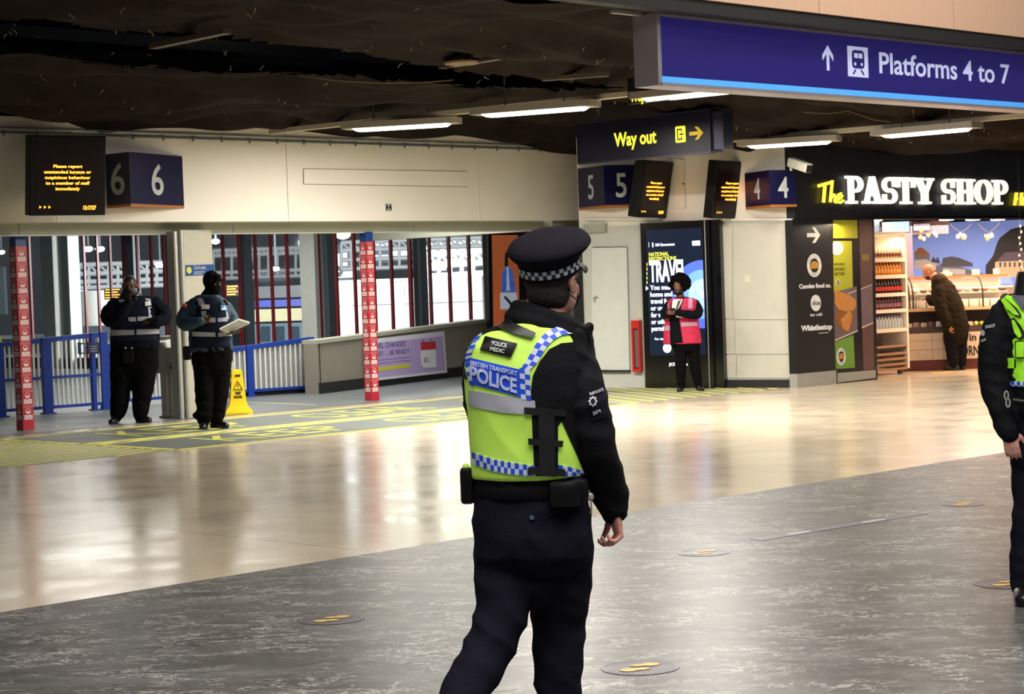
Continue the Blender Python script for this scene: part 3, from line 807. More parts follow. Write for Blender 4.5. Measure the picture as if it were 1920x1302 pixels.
disc(.50, mat('screen_blue_outer', '#4f6ae8', .3, var=0, emit=1.0), .0045); disc(.36, mat('screen_blue_mid', '#6f9df8', .3, var=0, emit=1.2), .0055); disc(.22, mat('screen_blue_light', '#9cd0ff', .3, var=0, emit=1.3), .0065); disc(.045, mat('screen_white', '#eaf4ff', .3, var=0, emit=1.5), .0075)
f.build('blue_rings', None, scr)
M_sw = MATS['screen_white']; M_sy = mat('screen_yellow', '#f0ec5a', .3, var=0, emit=1.3)
f = MB().use(M_sw)
def ktxt(s_, x0, y, x1, cap, bold=.03, m_=None):
    f = MB().use(m_ or M_sw); a = K(x0, y, .006); b_ = K(x1, y, .006); h_ = cap/123.0
    f.text(s_, a, RW, EZ, h_, (b_-a).dot(RW), ext=.0015, bold=bold); f.build('screen_text', None, scr)
ktxt('HM Government', 1229, 462, 1265, 5, .02)
f.box(K(1223, 464), RW*.02, RN*.001, EZ*.07); f.box(K(1216.5, 464), RW*.005, RN*.001, EZ*.075)
f.box(K(1298, 461), RW*.13, RN*.001, EZ*.07)
ktxt('NATIONAL', 1217, 481, 1254, 7, .012, M_sy); ktxt('RESTRICTIONS', 1217, 489, 1268, 6.3, .012, M_sy)
ktxt('TRAVEL', 1218, 528, 1288, 37, .035)
for i, (s_, xx) in enumerate((('You must stay', 1290), ('home and only', 1290), ('travel for work', 1290), ('or overnight', 1282), ('for work, school', 1290), ('or other legally', 1290), ('permitted reasons', 1295))):
    ktxt(s_, 1219+i*.5, 544+12.8*i, xx-8 if i < 6 else xx, 8.5, .022)
ktxt('For the latest information', 1228, 638, 1290, 4, .02)
ktxt('JCDecaux', 1254, 686, 1290, 5, .03)
for i in range(5):
    yy = 494+8.5*i; f.use(M_sy).box(K(1212.5, yy+5), RW*.012, RN*.001, EZ*.045)
f.use(M_sw).prism([K(1211, 545), K(1216, 541), K(1211, 536.5)], RN*.001)
f.use(M_sw).lathe(K(1251, 653, .002), [(.07, 0), (.07, .002)], 20, axis=RN)
f.build('screen_icons', None, scr)

# fire point box on the wall left of kiosk
t = thing('fire_extinguisher_box', 'narrow red fire point box fixed on white wall left of the kiosk', 'fire box', on_rw(1198, 697))
a = on_rw(1192, 697); w = (on_rw(1207, 697)-a).dot(RW); h = on_rw(1190, 601).z-a.z
f = MB()
for x0, x1, y0, y1 in ((0,1,0,.06),(0,1,.84,1),(0,.2,.06,.84),(.8,1,.06,.84)): f.box(a+RW*w*x0+EZ*h*y0, RW*w*(x1-x0), RN*.10, EZ*h*(y1-y0))
f.build('red_frame', mat('fire_red', '#c8281e', .35), t)
f = MB(); f.box(a+RW*w*.22+EZ*h*.08, RW*w*.56, RN*.06, EZ*h*.74); f.build('grey_window', mat('smoked_window', '#6d6a68', .2), t)
f = MB(); f.box(a+RW*w*.5+EZ*(h+.02), RW*.10, RN*.012, EZ*.12); f.build('notice_plate', mat('ivory_plastic', '#d7d2be', .4), t)

# ================================================================== red notice pillars
M_wrap = mat('red_notice_wrap', '#c0293a', .4, var=.05, scale=8)
M_print = mat('notice_white_print', '#e6dcd6', .5)
M_pr2 = mat('notice_faded_print', '#dd8088', .5)
def pillar(px, py, wd, label, ytop):
    b = G(px, py); t = thing('notice_pillar', label, 'pillar', b)
    o = b - EU*wd/2*0 ; h = wd/2
    f = MB(); f.box(b-EU*h-EV*h, EU*wd, EV*wd, EZ*2.46); f.build('column', mat('blue_column', '#16408a', .4), t)
    zt = at(px, ytop, b.y).z
    k = h+.006
    f = MB(); f.box(b-EU*k-EV*k+EZ*.01, EU*2*k, EV*2*k, EZ*(zt-.01)); f.build('notice_wrap', M_wrap, t)
    f = MB(); nrow = 11; rh = (zt-.12)/nrow
    for (d, n) in ((EU, -EV), (-EV, -EU)):
        o = b + n*(k+.001) - d*k
        W_ = 2*k
        for r_ in range(nrow):
            z = .12 + rh*r_
            q = lambda x, y: o + d*(W_*x) + EZ*(z+rh*y)
            f.use(M_print).prism([q(.14,.05), q(.88,.05), q(.88,.34), q(.14,.34)], n*.001)
            f.use(M_pr2)
            for s_ in range(2): f.prism([q(.2,.12+.10*s_), q(.8,.12+.10*s_), q(.8,.15+.10*s_), q(.2,.15+.10*s_)], n*.0016)
            for s_ in range(3): f.prism([q(.08,.80+.06*s_), q(.92,.80+.06*s_), q(.92,.83+.06*s_), q(.08,.83+.06*s_)], n*.001)
            f.use(M_print)
            f.prism([q(.34,.42), q(.66,.42), q(.74,.58), q(.26,.58)], n*.001)       # mask of the face icon
            pts = [(.5+.24*math.cos(a_), .58+.17*math.sin(a_)) for a_ in [math.pi*i/8 for i in range(9)]]
            for (x0, y0), (x1, y1) in zip(pts[:-1], pts[1:]):
                f.prism([q(x0, y0), q(x1, y1), q(.5+(x1-.5)*.82, .58+(y1-.58)*.82), q(.5+(x0-.5)*.82, .58+(y0-.58)*.82)], n*.001)
    f.build('notice_print', None, t)
    f = MB(); f.box(b-EU*(k+.002)-EV*(k+.002), EU*2*(k+.002), EV*2*(k+.002), EZ*.09); f.build('plain_red_foot', M_wrap, t)
pillar(48, 806, .145, 'square pillar wrapped in red face covering notices, left of the blue fence', 462)
pillar(698, 751, .135, 'square pillar wrapped in red face covering notices, in front of the lilac banner', 453)

# ================================================================== fences
def fence(name_label, xa, ya, xb, yb, zta, ztb, posts, nbar, mid=None, backing=False, z0=.07):
    a = G(xa, ya); b = G(xb, yb); d = (b-a).normalized(); L = (b-a).length; n = Vector((d.y, -d.x, 0))
    t = thing('railing', name_label, 'railing', (a+b)/2)
    zt = lambda s: zta+(ztb-zta)*s/L
    f = MB(); f.add([a+EZ*(zta-.07), b+EZ*(ztb-.07), b+EZ*ztb, a+EZ*zta]+[p-n*.05 for p in (a+EZ*(zta-.07), b+EZ*(ztb-.07), b+EZ*ztb, a+EZ*zta)], [(0,1,2,3),(4,7,6,5),(3,2,6,7),(0,4,5,1),(0,3,7,4),(1,5,6,2)])
    f.build('top_rail', M_blue, t)
    f = MB(); f.box(a+EZ*z0, d*L, -n*.04, EZ*.045); f.build('bottom_rail', M_blue, t)
    if mid: f = MB(); f.box(a+EZ*mid+n*.008, d*L, -n*.03, EZ*.04); f.build('middle_rail', M_blue, t)
    if backing:
        f = MB(); f.add([a+EZ*z0-n*.045, b+EZ*z0-n*.045, b+EZ*(ztb-.05)-n*.045, a+EZ*(zta-.05)-n*.045], [(0,1,2,3)]); f.build('backing_panel', mat('grey_backing', '#989a94', .6), t)
    for k in range(nbar):
        s = L*(k+.5)/nbar; p = a+d*s-n*.02
        if any(abs((G(x, ya+(yb-ya)*(x-xa)/(xb-xa))-p).dot(d)) < w_/2+.02 for x, w_ in posts): continue
        f = MB(); f.box(p-d*.013-n*.013+EZ*(z0+.04), d*.026, n*.026, EZ*(zt(s)-.07-z0-.04)); f.build('bar', M_wpaint, t)
    for x, w in posts:
        s = (G(x, ya+(yb-ya)*(x-xa)/(xb-xa))-a).dot(d); p = a+d*s
        f = MB(); f.box(p-d*w/2-n*.06, d*w, n*.08, EZ*(zt(s)+.0)); f.box(p-d*(w/2+.03)-n*.09, d*(w+.06), n*.14, EZ*.02); f.build('post', M_blue, t)
    return a, b, d, n, t
A1 = fence('blue and white railing left of the parapet, with a grey backing panel', 428, 747, 590, 736, .78, .89, ((471, .10), (586, .12)), 17, None, True)
A2 = fence('long blue and white railing behind the left red pillar', -45, 787, 203, 768, 1.04, 1.14, ((4, .12), (92, .13), (179, .06), (199, .11)), 28, .50)
A3 = fence('short low blue and white railing seen between the two security staff', 207, 765, 312, 757, .95, .95, ((209, .06),), 14)
a, b, d, n, t = A2
f = MB(); p = G(181, 770)-EZ*0; s = (p-a).dot(d); q = a+d*s+n*.03; z = at(181, 664, p.y).z
f.box(q-d*.07+EZ*z, d*.16, n*.008, EZ*.17)
tt = thing('notice_plate', 'small navy notice plate fixed on the long railing', 'notice', q+EZ*z)
f.build('plate', mat('navy_plate', '#1d2c5a', .4), tt)
f = MB()
for i in range(3): f.box(q-d*.05+EZ*(z+.04+.035*i)+n*.009, d*.10, n*.001, EZ*.008)
f.build('printed_lines', M_cap, tt)
f = MB(); q = a+d*((G(157, 771)-a).dot(d))+n*.02
for i in range(2): f.box(q-d*.10+d*.14*i+EZ*(z+.01), d*.03, n*.05, EZ*.17); f.box(q-d*.10+d*.14*i+EZ*(z+.01), d*.09, n*.05, EZ*.02); f.box(q-d*.10+d*.14*i+EZ*(z+.15), d*.09, n*.05, EZ*.02)
tag(f.build('leaflet_bracket', mat('dark_bracket', '#1b2a55', .5)), 'pair of dark empty brackets clipped on the long railing', 'bracket')
# yellow board behind the long railing
p = G(10, 779)-n*.25
f = MB(); f.box(p-d*.25+EZ*.05, d*.42, -n*.03, EZ*.92); f.box(p-d*.3+EZ*.98, d*.42, -n*.06, EZ*.16)
tag(f.build('yellow_board', mat('yellow_board', '#cfcf3e', .5)), 'yellow board standing behind the railing at far left edge', 'board')

# dark kerb beneath the short railing beside parapet
a, b, d, n, t = A1
f = MB(); f.box(a-n*.12, d*((b-a).length+.1), n*.03, EZ*.085); struct(f.build('trim_8', M_gap))

# ================================================================== banners
M_lil = mat('lilac_banner', '#b9a6dd', .45, var=.06, scale=1.2)
M_ink = mat('banner_ink', '#3b3760', .5)
M_cal = mat('calendar_red', '#c9303a', .5); M_paper = mat('calendar_white', '#e2e8ee', .5); M_hi = mat('highlight_yellow', '#cfce3c', .5)
def bp(px, py, off=.07): return on_plane(px, py, P0+PN*off, PN)
t = thing('travel_banner', 'lilac banner on the parapet reading Travel changes in 2021 be ready', 'banner', bp(765, 705))
f = MB().use(mat('banner_border', '#dcdcec', .5)).prism([bp(688, 716), bp(838, 699), bp(832.5, 621), bp(683, 638)], PN*.006); f.build('banner_border', None, t)
f = MB().use(M_lil).prism([bp(689, 710, .077), bp(835, 694, .077), bp(830, 631, .077), bp(684, 645, .077)], PN*.001); f.build('banner_sheet', None, t)
f = MB().use(M_ink)
up_ = (bp(760, 640)-bp(763, 680)).normalized()
rt = (bp(810, 655)-bp(710, 665)).normalized()
for s_, x0, y0, x1, y1, cap in (('TRAVEL CHANGES', 690, 655, 760, 649, 9.5), ('IN 2021 ... BE READY', 692, 670, 768, 662, 9)):
    a = bp(x0, y0, .079); b_ = bp(x1, y1, .079); f = MB().use(M_ink); f.text(s_, a, b_-a, EZ, cap/115, (b_-a).length, ext=.001, bold=.0); f.build('lettering', None, t)
f = MB().use(M_ink)
for y in (677, 683): a = bp(702, y, .079); b_ = bp(772, y-7, .079); f.prism([a, b_, b_+EZ*.006, a+EZ*.006], PN*.001)
a = bp(808, 678, .085); b_ = bp(815.5, 677, .085); 
f.text('2021', bp(794.5, 680, .085), rt, EZ, .085, .165, ext=.001)
f.build('lettering', None, t)
f = MB().use(M_hi).prism([bp(704, 697, .079), bp(769, 689, .079), bp(768, 682, .079), bp(703, 690, .079)], PN*.001); f.build('highlight_strip', None, t)
f = MB(); f.use(M_paper).prism([bp(794, 690, .079), bp(818, 689, .079), bp(817, 655, .079), bp(789, 657, .079), bp(791, 684, .079)], PN*.004)
f.use(M_cal).prism([bp(789, 657, .079), bp(817, 655, .079), bp(816, 640, .079), bp(788, 642, .079)], PN*.006)
f.use(M_ink)
for x in (794, 809): f.tube([bp(x, 649, .088), bp(x-.5, 636, .088)], .008, 6)
f.build('calendar_picture', None, t)
a, b, d, n, _ = A1
def fb(px, py, off): return on_plane(px, py, a-n*off, n)
t = thing('travel_banner', 'lilac banner with red calendar hung behind the railing by the wet floor cone', 'banner', fb(448, 745, .12))
f = MB().use(M_lil).prism([fb(424, 748, .12), fb(468, 744, .12), fb(467, 672, .12), fb(424, 676, .12)], n*.006); f.build('banner_sheet', None, t)
f = MB().use(M_paper).prism([fb(450, 735, .112), fb(468, 734, .112), fb(467, 700, .112), fb(449, 702, .112)], n*.003)
f.use(M_cal).prism([fb(447, 699, .112), fb(466, 697, .112), fb(466, 678, .112), fb(446, 680, .112)], n*.003); f.build('calendar_picture', None, t)

# poster panel at the near end of the glazed screen
VPO = 26.28
def pv(px, py, off=.0): return on_v(px, py, VPO-off)
t = thing('poster_panel', 'tall orange poster with a figure in blue, in black frame behind officer', 'poster', pv(950, 640))
f = MB().use(M_black).prism([pv(916, 650), pv(988, 650), pv(984, 437), pv(913, 437)], -EV*.03); f.build('frame', None, t)
f = MB().use(mat('poster_orange', '#c8683a', .4, var=.1, scale=3, emit=.35)).prism([pv(926, 645, .031), pv(975, 645, .031), pv(971, 441, .031), pv(922, 441, .031)], -EV*.004); f.build('poster_sheet', None, t)
f = MB(); 
f.use(mat('poster_blue', '#3f68c8', .4, var=.3, scale=9, emit=.5)).prism([pv(941, 548, .037), pv(967, 548, .037), pv(961, 508, .037), pv(953, 500, .037), pv(948, 500, .037), pv(941, 515, .037)], -EV*.002)
f.use(mat('poster_pale', '#b9c6d8', .4, emit=.4)).prism([pv(938, 580, .037), pv(972, 580, .037), pv(968, 549, .037), pv(938, 549, .037)], -EV*.002)
f.prism([pv(950, 545, .040), pv(956, 545, .040), pv(953, 500, .040), pv(950, 500, .040)], -EV*.001)
f.use(mat('poster_grey', '#6d5a55', .5)).prism([pv(946, 500, .037), pv(953, 500, .037), pv(952, 472, .037), pv(947, 474, .037)], -EV*.002)
f.build('printed_figure', None, t)

# card users sign on the column
def cs_(px, py, off=.0): return on_plane(px, py, CA+CN*off, CN)
t = thing('card_sign', 'small blue Card users sign on the cream column', 'sign', cs_(373, 517))
f = MB(); f.prism([cs_(348, 517.5), cs_(400, 515), cs_(400, 496), cs_(348, 497.5)], CN*.012); f.build('plate', mat('card_sign_blue', '#1f4a86', .4), t)
f = MB(); f.text('Card users', cs_(364, 505.5, .013), CD, EZ, .055, .22, ext=.001, bold=.01)
for i in range(2): q = cs_(364, 511+3.5*i, .013); f.box(q, CD*(.2-.05*i), CN*.001, EZ*.01)
f.build('lettering', M_cap, t)
f = MB(); f.lathe(cs_(354.5, 507, .013), [(.045, 0), (.045, .002)], 20, axis=CN); f.build('yellow_disc', mat('disc_yellow', '#c9c840', .5), t)

# ticket reader post
b = G(322, 783)
t = thing('ticket_reader', 'brushed steel ticket reader post beside the cream column, white card on top', 'ticket reader', b)
r = CD; n = CN
f = MB(); f.box(b-r*.13-n*.10, r*.30, n*.22, EZ*.03); f.build('base_plate', M_steel, t)
f = MB(); f.lathe(b+EZ*.03-r*.06, [(.085, 0), (.085, .68)], 16); f.build('pedestal', M_steel, t, smooth=40)
f = MB(); q = b+EZ*.60-r*.16-n*.09
f.prism([q, q+n*.20, q+n*.20+EZ*.34, q+EZ*.46], r*.26); f.build('reader_head', mat('satin_steel', '#a9a8a2', .4, metal=.2), t)
f = MB(); q = b+EZ*1.04-r*.20-n*.04
f.prism([q, q+r*.20+EZ*.02, q+r*.24+EZ*.06, q+r*.05+EZ*.05], n*.14); f.build('white_card', mat('card_white', '#d9dfd8', .4), t)
f = MB(); f.lathe(b+EZ*.66-r*.05+n*.06, [(.07, 0), (.075, .03), (.03, .05)], 14); f.build('reader_pad', M_gap, t)
f = MB(); q = b + r*.36+EZ*.95
f.tube([q+EZ*(.0-.28*i/8)+r*(.06*math.sin(i*.8))+n*.05 for i in range(9)], .006, 6)
f.build('cable', mat('pale_cable', '#b9b9b2', .5), t)

# wet floor cone
M_cy = mat('cone_yellow', '#f0cf10', .35, var=.05); c = G(447, 776)
t = thing('wet_floor_cone', 'four sided yellow wet floor warning cone beside the plastic bag', 'warning cone', c)
ya = math.radians(12); ex = Vector((math.cos(ya), math.sin(ya), 0)); ey = Vector((-ex.y, ex.x, 0))
def sq(f, levels):
    vs = []
    for (h_, w_) in levels:
        for sx, sy in ((-1,-1),(1,-1),(1,1),(-1,1)): vs.append(c+ex*sx*w_+ey*sy*w_+EZ*h_)
    fs = [[i*4+j, i*4+(j+1) % 4, (i+1)*4+(j+1) % 4, (i+1)*4+j] for i in range(len(levels)-1) for j in range(4)]
    fs += [[3,2,1,0], [(len(levels)-1)*4+j for j in range(4)]]
    f.add(vs, fs)
f = MB(); sq(f, [(.0,.185),(.025,.185),(.06,.165),(.11,.125),(.17,.108),(.40,.085),(.57,.068),(.60,.055)]); f.build('cone_body', M_cy, t)
f = MB()
for (d, n) in ((ex, -ey), (-ey, -ex)):
    lean = 0.095
    upv = (EZ - n*lean).normalized()
    o = c + n*.075 + EZ*.50
    q = lambda x, z: c + d*x + EZ*z + n*(.126 - lean*z)
    f.text('AINE', q(0, .505), d, EZ, .03, .085, ext=.003, bold=.05, align='CENTER', shear=.3)
    f.text('WET', q(0, .265), d, EZ, .035, .08, ext=.003, bold=.05, align='CENTER')
    f.text('FLOOR', q(0, .215), d, EZ, .035, .11, ext=.003, bold=.05, align='CENTER')
    T = [(-.06, .335), (.06, .335), (0, .445)]
    for i in range(3):
        (x0, z0_), (x1, z1_) = T[i], T[(i+1) % 3]
        f.tube([q(x0, z0_)+n*.002, q(x1, z1_)+n*.002], .004, 4)
    f.box(q(-.004, .365), d*.008, n*.003, EZ*.045)
    f.box(q(-.07, .315), d*.14, n*.002, EZ*.004)
f.build('warning_print', M_black, t)
# plastic bag
M_bag = mat('clear_plastic', '#d8dad2', .25, alpha=.45, var=.1, scale=20)
import mathutils.noise as MN
c = G(431, 774); f = MB(); vs = []; nn, mm = 24, 26
for i in range(mm+1):
    h_ = .70*i/mm; w_ = .085*(1-.45*(i/mm)**2) + .02
    for j in range(nn):
        an = 2*math.pi*j/nn; k_ = 1+.35*MN.noise(Vector((math.cos(an)*2.2, math.sin(an)*2.2, h_*9)))
        vs.append(c+Vector((math.cos(an)*w_*k_, math.sin(an)*w_*k_*.7, h_+.0)))
f.add(vs, [[i*nn+j, i*nn+(j+1) % nn, (i+1)*nn+(j+1) % nn, (i+1)*nn+j] for i in range(mm) for j in range(nn)])
f.poly([vs[j] for j in range(nn)][::-1])
tag(f.build('plastic_bag', M_bag, smooth=25), 'crumpled clear plastic bag standing left of the yellow cone', 'bag')

# ================================================================== floor stickers
M_sp = mat('sticker_purple', '#45434d', .35, var=.15, scale=6); M_sr = mat('sticker_ring', '#8f8494', .4, var=.2, scale=9); M_sf = mat('sticker_yellow', '#dcb65a', .4, var=.15, scale=12)
def sticker(px, py, rpx, label, fade=0):
    c = G(px, py); rad = rpx*c.y/FPX
    t = thing('floor_sticker', label, 'floor sticker', c, 'distancing stickers on the grey floor')
    f = MB()
    f.lathe(c, [(rad, .0), (rad, .002)], 48); f.build('sticker_disc', M_sp, t)
    f = MB()
    for r0, r1 in ((.93, .97),):
        k = 56; vs = []
        for j in range(k):
            an = 2*math.pi*j/k
            for r_ in (r0, r1): vs.append(c+Vector((math.cos(an)*rad*r_, math.sin(an)*rad*r_, .003)))
        f.add(vs, [[2*j, 2*j+1, 2*((j+1) % k)+1, 2*((j+1) % k)] for j in range(k)])
    for k_, (a0, a1) in enumerate(((200, 340), (20, 160), (350, 365))):
        for j in range(a0, a1, 10):
            an = math.radians(j); p = c+Vector((math.cos(an)*rad*.78, math.sin(an)*rad*.78, .003)); tq = Vector((-math.sin(an), math.cos(an), 0)); rq = Vector((math.cos(an), math.sin(an), 0))
            f.poly([p-tq*rad*.03-rq*rad*.06, p+tq*rad*.03-rq*rad*.06, p+tq*rad*.03+rq*rad*.06, p-tq*rad*.03+rq*rad*.06])
    f.build('ring_print', M_sr, t)
    for s_ in (-1, 1):
        f = MB(); ax = Vector((.97, .24, 0)); ay = Vector((-.24, .97, 0))
        o = c + ay*(s_*rad*.24) + ax*(s_*rad*.20)
        pts = []
        for j in range(28):
            an = 2*math.pi*j/28; x = math.cos(an); y = math.sin(an)
            w_ = .20 + .07*x*s_
            if -.35 < x*s_ < .05: w_ *= .68
            pts.append(o + ax*(x*rad*.40) + ay*(y*rad*w_) + EZ*.0035)
        f.prism(pts, EZ*.001); f.build('footprint', M_sf, t)
sticker(1200, 1253, 74, 'round purple floor sticker with yellow footprints right of the walking officer\'s boots')
sticker(622, 1162, 62, 'round purple floor sticker with yellow footprints left of the walking officer')
sticker(1320, 1037, 50, 'faint round footprint sticker at the left end of purple strip')
sticker(1805, 946, 40, 'faint round footprint sticker beyond right end of the purple strip')
sticker(1888, 1095, 62, 'round footprint sticker partly hidden by right hand officer\'s boot')
a = G(1418, 1013); b = G(1728, 963)
d = (b-a).normalized(); n = Vector((-d.y, d.x, 0)); w = .055
t = thing('floor_strip', 'long thin purple distancing strip stuck on the grey floor', 'floor sticker', (a+b)/2)
f = MB(); f.prism([a-n*w, b-n*w, b+n*w, a+n*w], EZ*.002); f.build('strip', mat('strip_purple', '#5b5568', .35), t)
f = MB(); L = (b-a).length
f.text('PLEASE KEEP YOUR DISTANCE', a+d*L*.38-n*.025+EZ*.0025, d, n, .05, L*.22, ext=.0008)
for s_ in (.22, .27, .66, .72): q = a+d*L*s_+EZ*.0025; f.ell(q, d*.07, n*.03, EZ*.001, 12, 4)
f.build('strip_print', M_cap, t)
# ================================================================== train shed seen through the glazing
area_lamp('shed_light', at(700, 300, 46), 14, 800, (.95, .98, 1.0), size_y=6, spread=110)
area_lamp('shed_light', at(250, 300, 56), 14, 560, (.95, .98, 1.0), size_y=6, spread=90)
area_lamp('shed_light', at(820, 420, 45), 9, 3600, (1, 1, 1), target=at(820, 560, 56), size_y=3)  # added light, aimed at the hoarding to make it bright white
area_lamp('ramp_light', P(20, 24, 3.3), 6, 260, NEUT, size_y=2, yaw=math.pi/4)
area_lamp('ramp_light', P(21.5, 31, 3.3), 5, 300, NEUT, size_y=3, yaw=math.pi/4)  # added light that brightens the pale columns of the glazed screen
area_lamp('ramp_light', P(16, 28, 3.3), 6, 120, NEUT, size_y=2, yaw=math.pi/4)
M_shed = mat('shed_white_steel', '#cfd4d6', .5)
M_slate = mat('shed_slate', '#4b555c', .6, var=.12, scale=.7)
X = Vector((1, 0, 0)); Yv = Vector((0, 1, 0))
def fbox(f, x0, y0, x1, y1, Y, dep=.1):
    a = at(x0, y1, Y); b = at(x1, y0, Y); f.box(Vector((a.x, Y, a.z)), X*(b.x-a.x), Yv*dep, EZ*(b.z-a.z))
f = MB().use(mat('far_shed_wall', '#8d979b', .6, var=.2, scale=.25)); fbox(f, -300, 300, 1100, 640, 84, .3)
f.use(mat('far_roof', '#5c666c', .7)).box(Vector((-30, 44, 6.2)), X*45, Yv*40, EZ*.3)
struct(f.build('wall_back'))
# white hoarding / platform wall
f = MB().use(mat('white_hoarding', '#f4f5f6', .5, var=.01))
a = at(612, 527, 56); b = at(1050, 512, 56)
f.box(Vector((a.x, 56, 0)), X*(b.x-a.x), Yv*.3, EZ*(a.z))
f.use(M_grey)
for x in (690, 790, 905): p = at(x, 570, 55.97); f.box(Vector((p.x, 55.95, 0)), X*.03, Yv*.05, EZ*a.z)
p0 = at(612, 576, 55.97); f.box(Vector((p0.x, 55.95, p0.z)), X*(b.x-a.x), Yv*.05, EZ*.02)
tag(f.build('hoarding', None), 'long bright white hoarding beyond the glazing', 'hoarding')
f = MB(); fbox(f, 741, 528, 757, 640, 52, .4); fbox(f, 738, 524, 760, 530, 52, .45)
tag(f.build('kiosk_column', M_shed), 'pale grey column standing before the white hoarding', 'column')
f = MB(); fbox(f, 786, 526, 803, 553, 50, .06); fbox(f, 796.5, 450, 798, 640, 50.1, .06)
tag(f.build('blue_sign_post', mat('sign_pale_blue', '#5f8eb5', .4)), 'blue sign on a thin post beyond the glazing', 'sign')
f = MB(); fbox(f, 644, 538, 656, 622, 49, .3)
tag(f.build('totem', mat('totem_cream', '#e8e8e2', .5)), 'slim pale totem beyond the glazing left of the hoarding', 'totem')
# steel gantry
def gantry(name, x0, x1, ys, Y, nv_, label, slope=-.035):
    f = MB()
    for y in ys:
        a = at(x0, y, Y); b = at(x1, y+slope*(x1-x0), Y); f.tube([a, b], .07, 6)
    for k in range(nv_+1):
        x = x0+(x1-x0)*k/nv_
        a = at(x, ys[0]+slope*(x-x0), Y); b = at(x, ys[-1]+slope*(x-x0), Y); f.tube([a, b], .05, 6)
        if k < nv_ and len(ys) > 1:
            x2 = x0+(x1-x0)*(k+1)/nv_
            a = at(x, ys[0]+slope*(x-x0), Y); b = at(x2, ys[1]+slope*(x2-x0), Y); f.tube([a, b], .035, 5)
    tag(f.build(name, M_shed), label, 'gantry')
gantry('steel_gantry', 640, 930, (455, 470, 488, 505), 62, 16, 'white lattice gantry under the shed roof above the hoarding')
gantry('steel_gantry', 400, 640, (470, 480, 512, 523), 66, 14, 'white lattice gantry above the blue and yellow train')
gantry('steel_gantry', 130, 312, (498, 515, 530, 541), 60, 10, 'white scaffold frame above the round white kiosks')
gantry('steel_gantry', 780, 930, (478, 500, 520), 50, 7, 'nearer white handrail frame beyond the right end of the glazing', slope=-.06)
# daylight gaps: rooflights in far wall
f = MB()
for k, (x0, y0, x1, y1) in enumerate(((700, 447, 728, 462), (700, 478, 728, 487), (735, 468, 765, 480), (805, 455, 835, 475), (840, 447, 872, 470), (880, 450, 910, 468), (806, 490, 836, 508), (845, 484, 900, 500), (560, 450, 590, 470), (610, 468, 650, 500), (612, 505, 660, 522), (455, 466, 470, 490), (480, 515, 540, 521))):
    fbox(f, x0, y0, x1, y1, 83.8, .1)
tag(f.build('rooflight_panel', mat('daylit_rooflight', '#eef4ff', .4, var=0, emit=2.2)), 'bright daylit openings high in the far train shed', 'rooflight')
# train
t = thing('train_carriage', 'parked train with blue band and cream side beyond the glazing', 'train', at(520, 690, 58))
def band(y0, y1, m_, name, dep=2.2, off=0.0):
    f = MB(); fbox(f, 478, y0, 590, y1, 58-off, dep); f.build(name, m_, t)
band(534, 560, mat('train_grey', '#6e7276', .4), 'roof'); band(560, 577, mat('train_blue', '#4a57b8', .4), 'blue_band'); band(577, 604, mat('train_cream', '#cfc79a', .4), 'cream_side')
band(604, 700, mat('train_teal', '#5d7482', .3), 'lower_side')
for x in (490, 517, 545):
    f = MB(); fbox(f, x, 612, x+16, 640, 57.9, .1); f.build('window', mat('train_glass', '#35434f', .15), t)
# round white kiosks at left
for (x, w, y0, y1, lab) in ((182, 34, 545, 608, 'round white kiosk with flat bands beyond the left glazing'), (146, 22, 545, 606, 'dull round grey kiosk beside the round white one')):
    p = at(x, 640, 54); p.z = 0; z1_ = at(x, y0, 54).z
    f = MB(); r_ = w*54/FPX
    f.lathe(p, [(r_, 0), (r_, z1_*.5), (r_*1.02, z1_*.5), (r_*1.02, z1_*.55), (r_, z1_*.55), (r_, z1_)], 28)
    tag(f.build('round_kiosk', mat('kiosk_cream', '#d6d8cf', .5), smooth=40), lab, 'kiosk')
f = MB(); fbox(f, 120, 606, 330, 640, 53, .2); fbox(f, -60, 500, 6, 592, 52, .3); tag(f.build('slate_counter', M_slate), 'low slate coloured counter beyond the left glazing', 'counter')
# orange text boards
for (x0, y0, x1, y1, lab) in ((196, 540, 226, 562, 'small orange lit departure board behind the left guard'), (424, 534, 447, 556, 'small orange lit departure board seen right of the hooded guard')):
    Y = 50; t = thing('departure_board', lab, 'display', at((x0+x1)/2, y1, Y))
    f = MB(); fbox(f, x0, y0, x1, y1, Y, .15); f.build('board_case', M_black, t)
    f = MB()
    for k in range(4): fbox(f, x0+1.5, y0+2+k*(y1-y0-2)/4, x1-1.5-(k % 2)*4, y0+2+k*(y1-y0-2)/4+2.6, Y-.02, .01)
    f.build('led_rows', M_led, t)
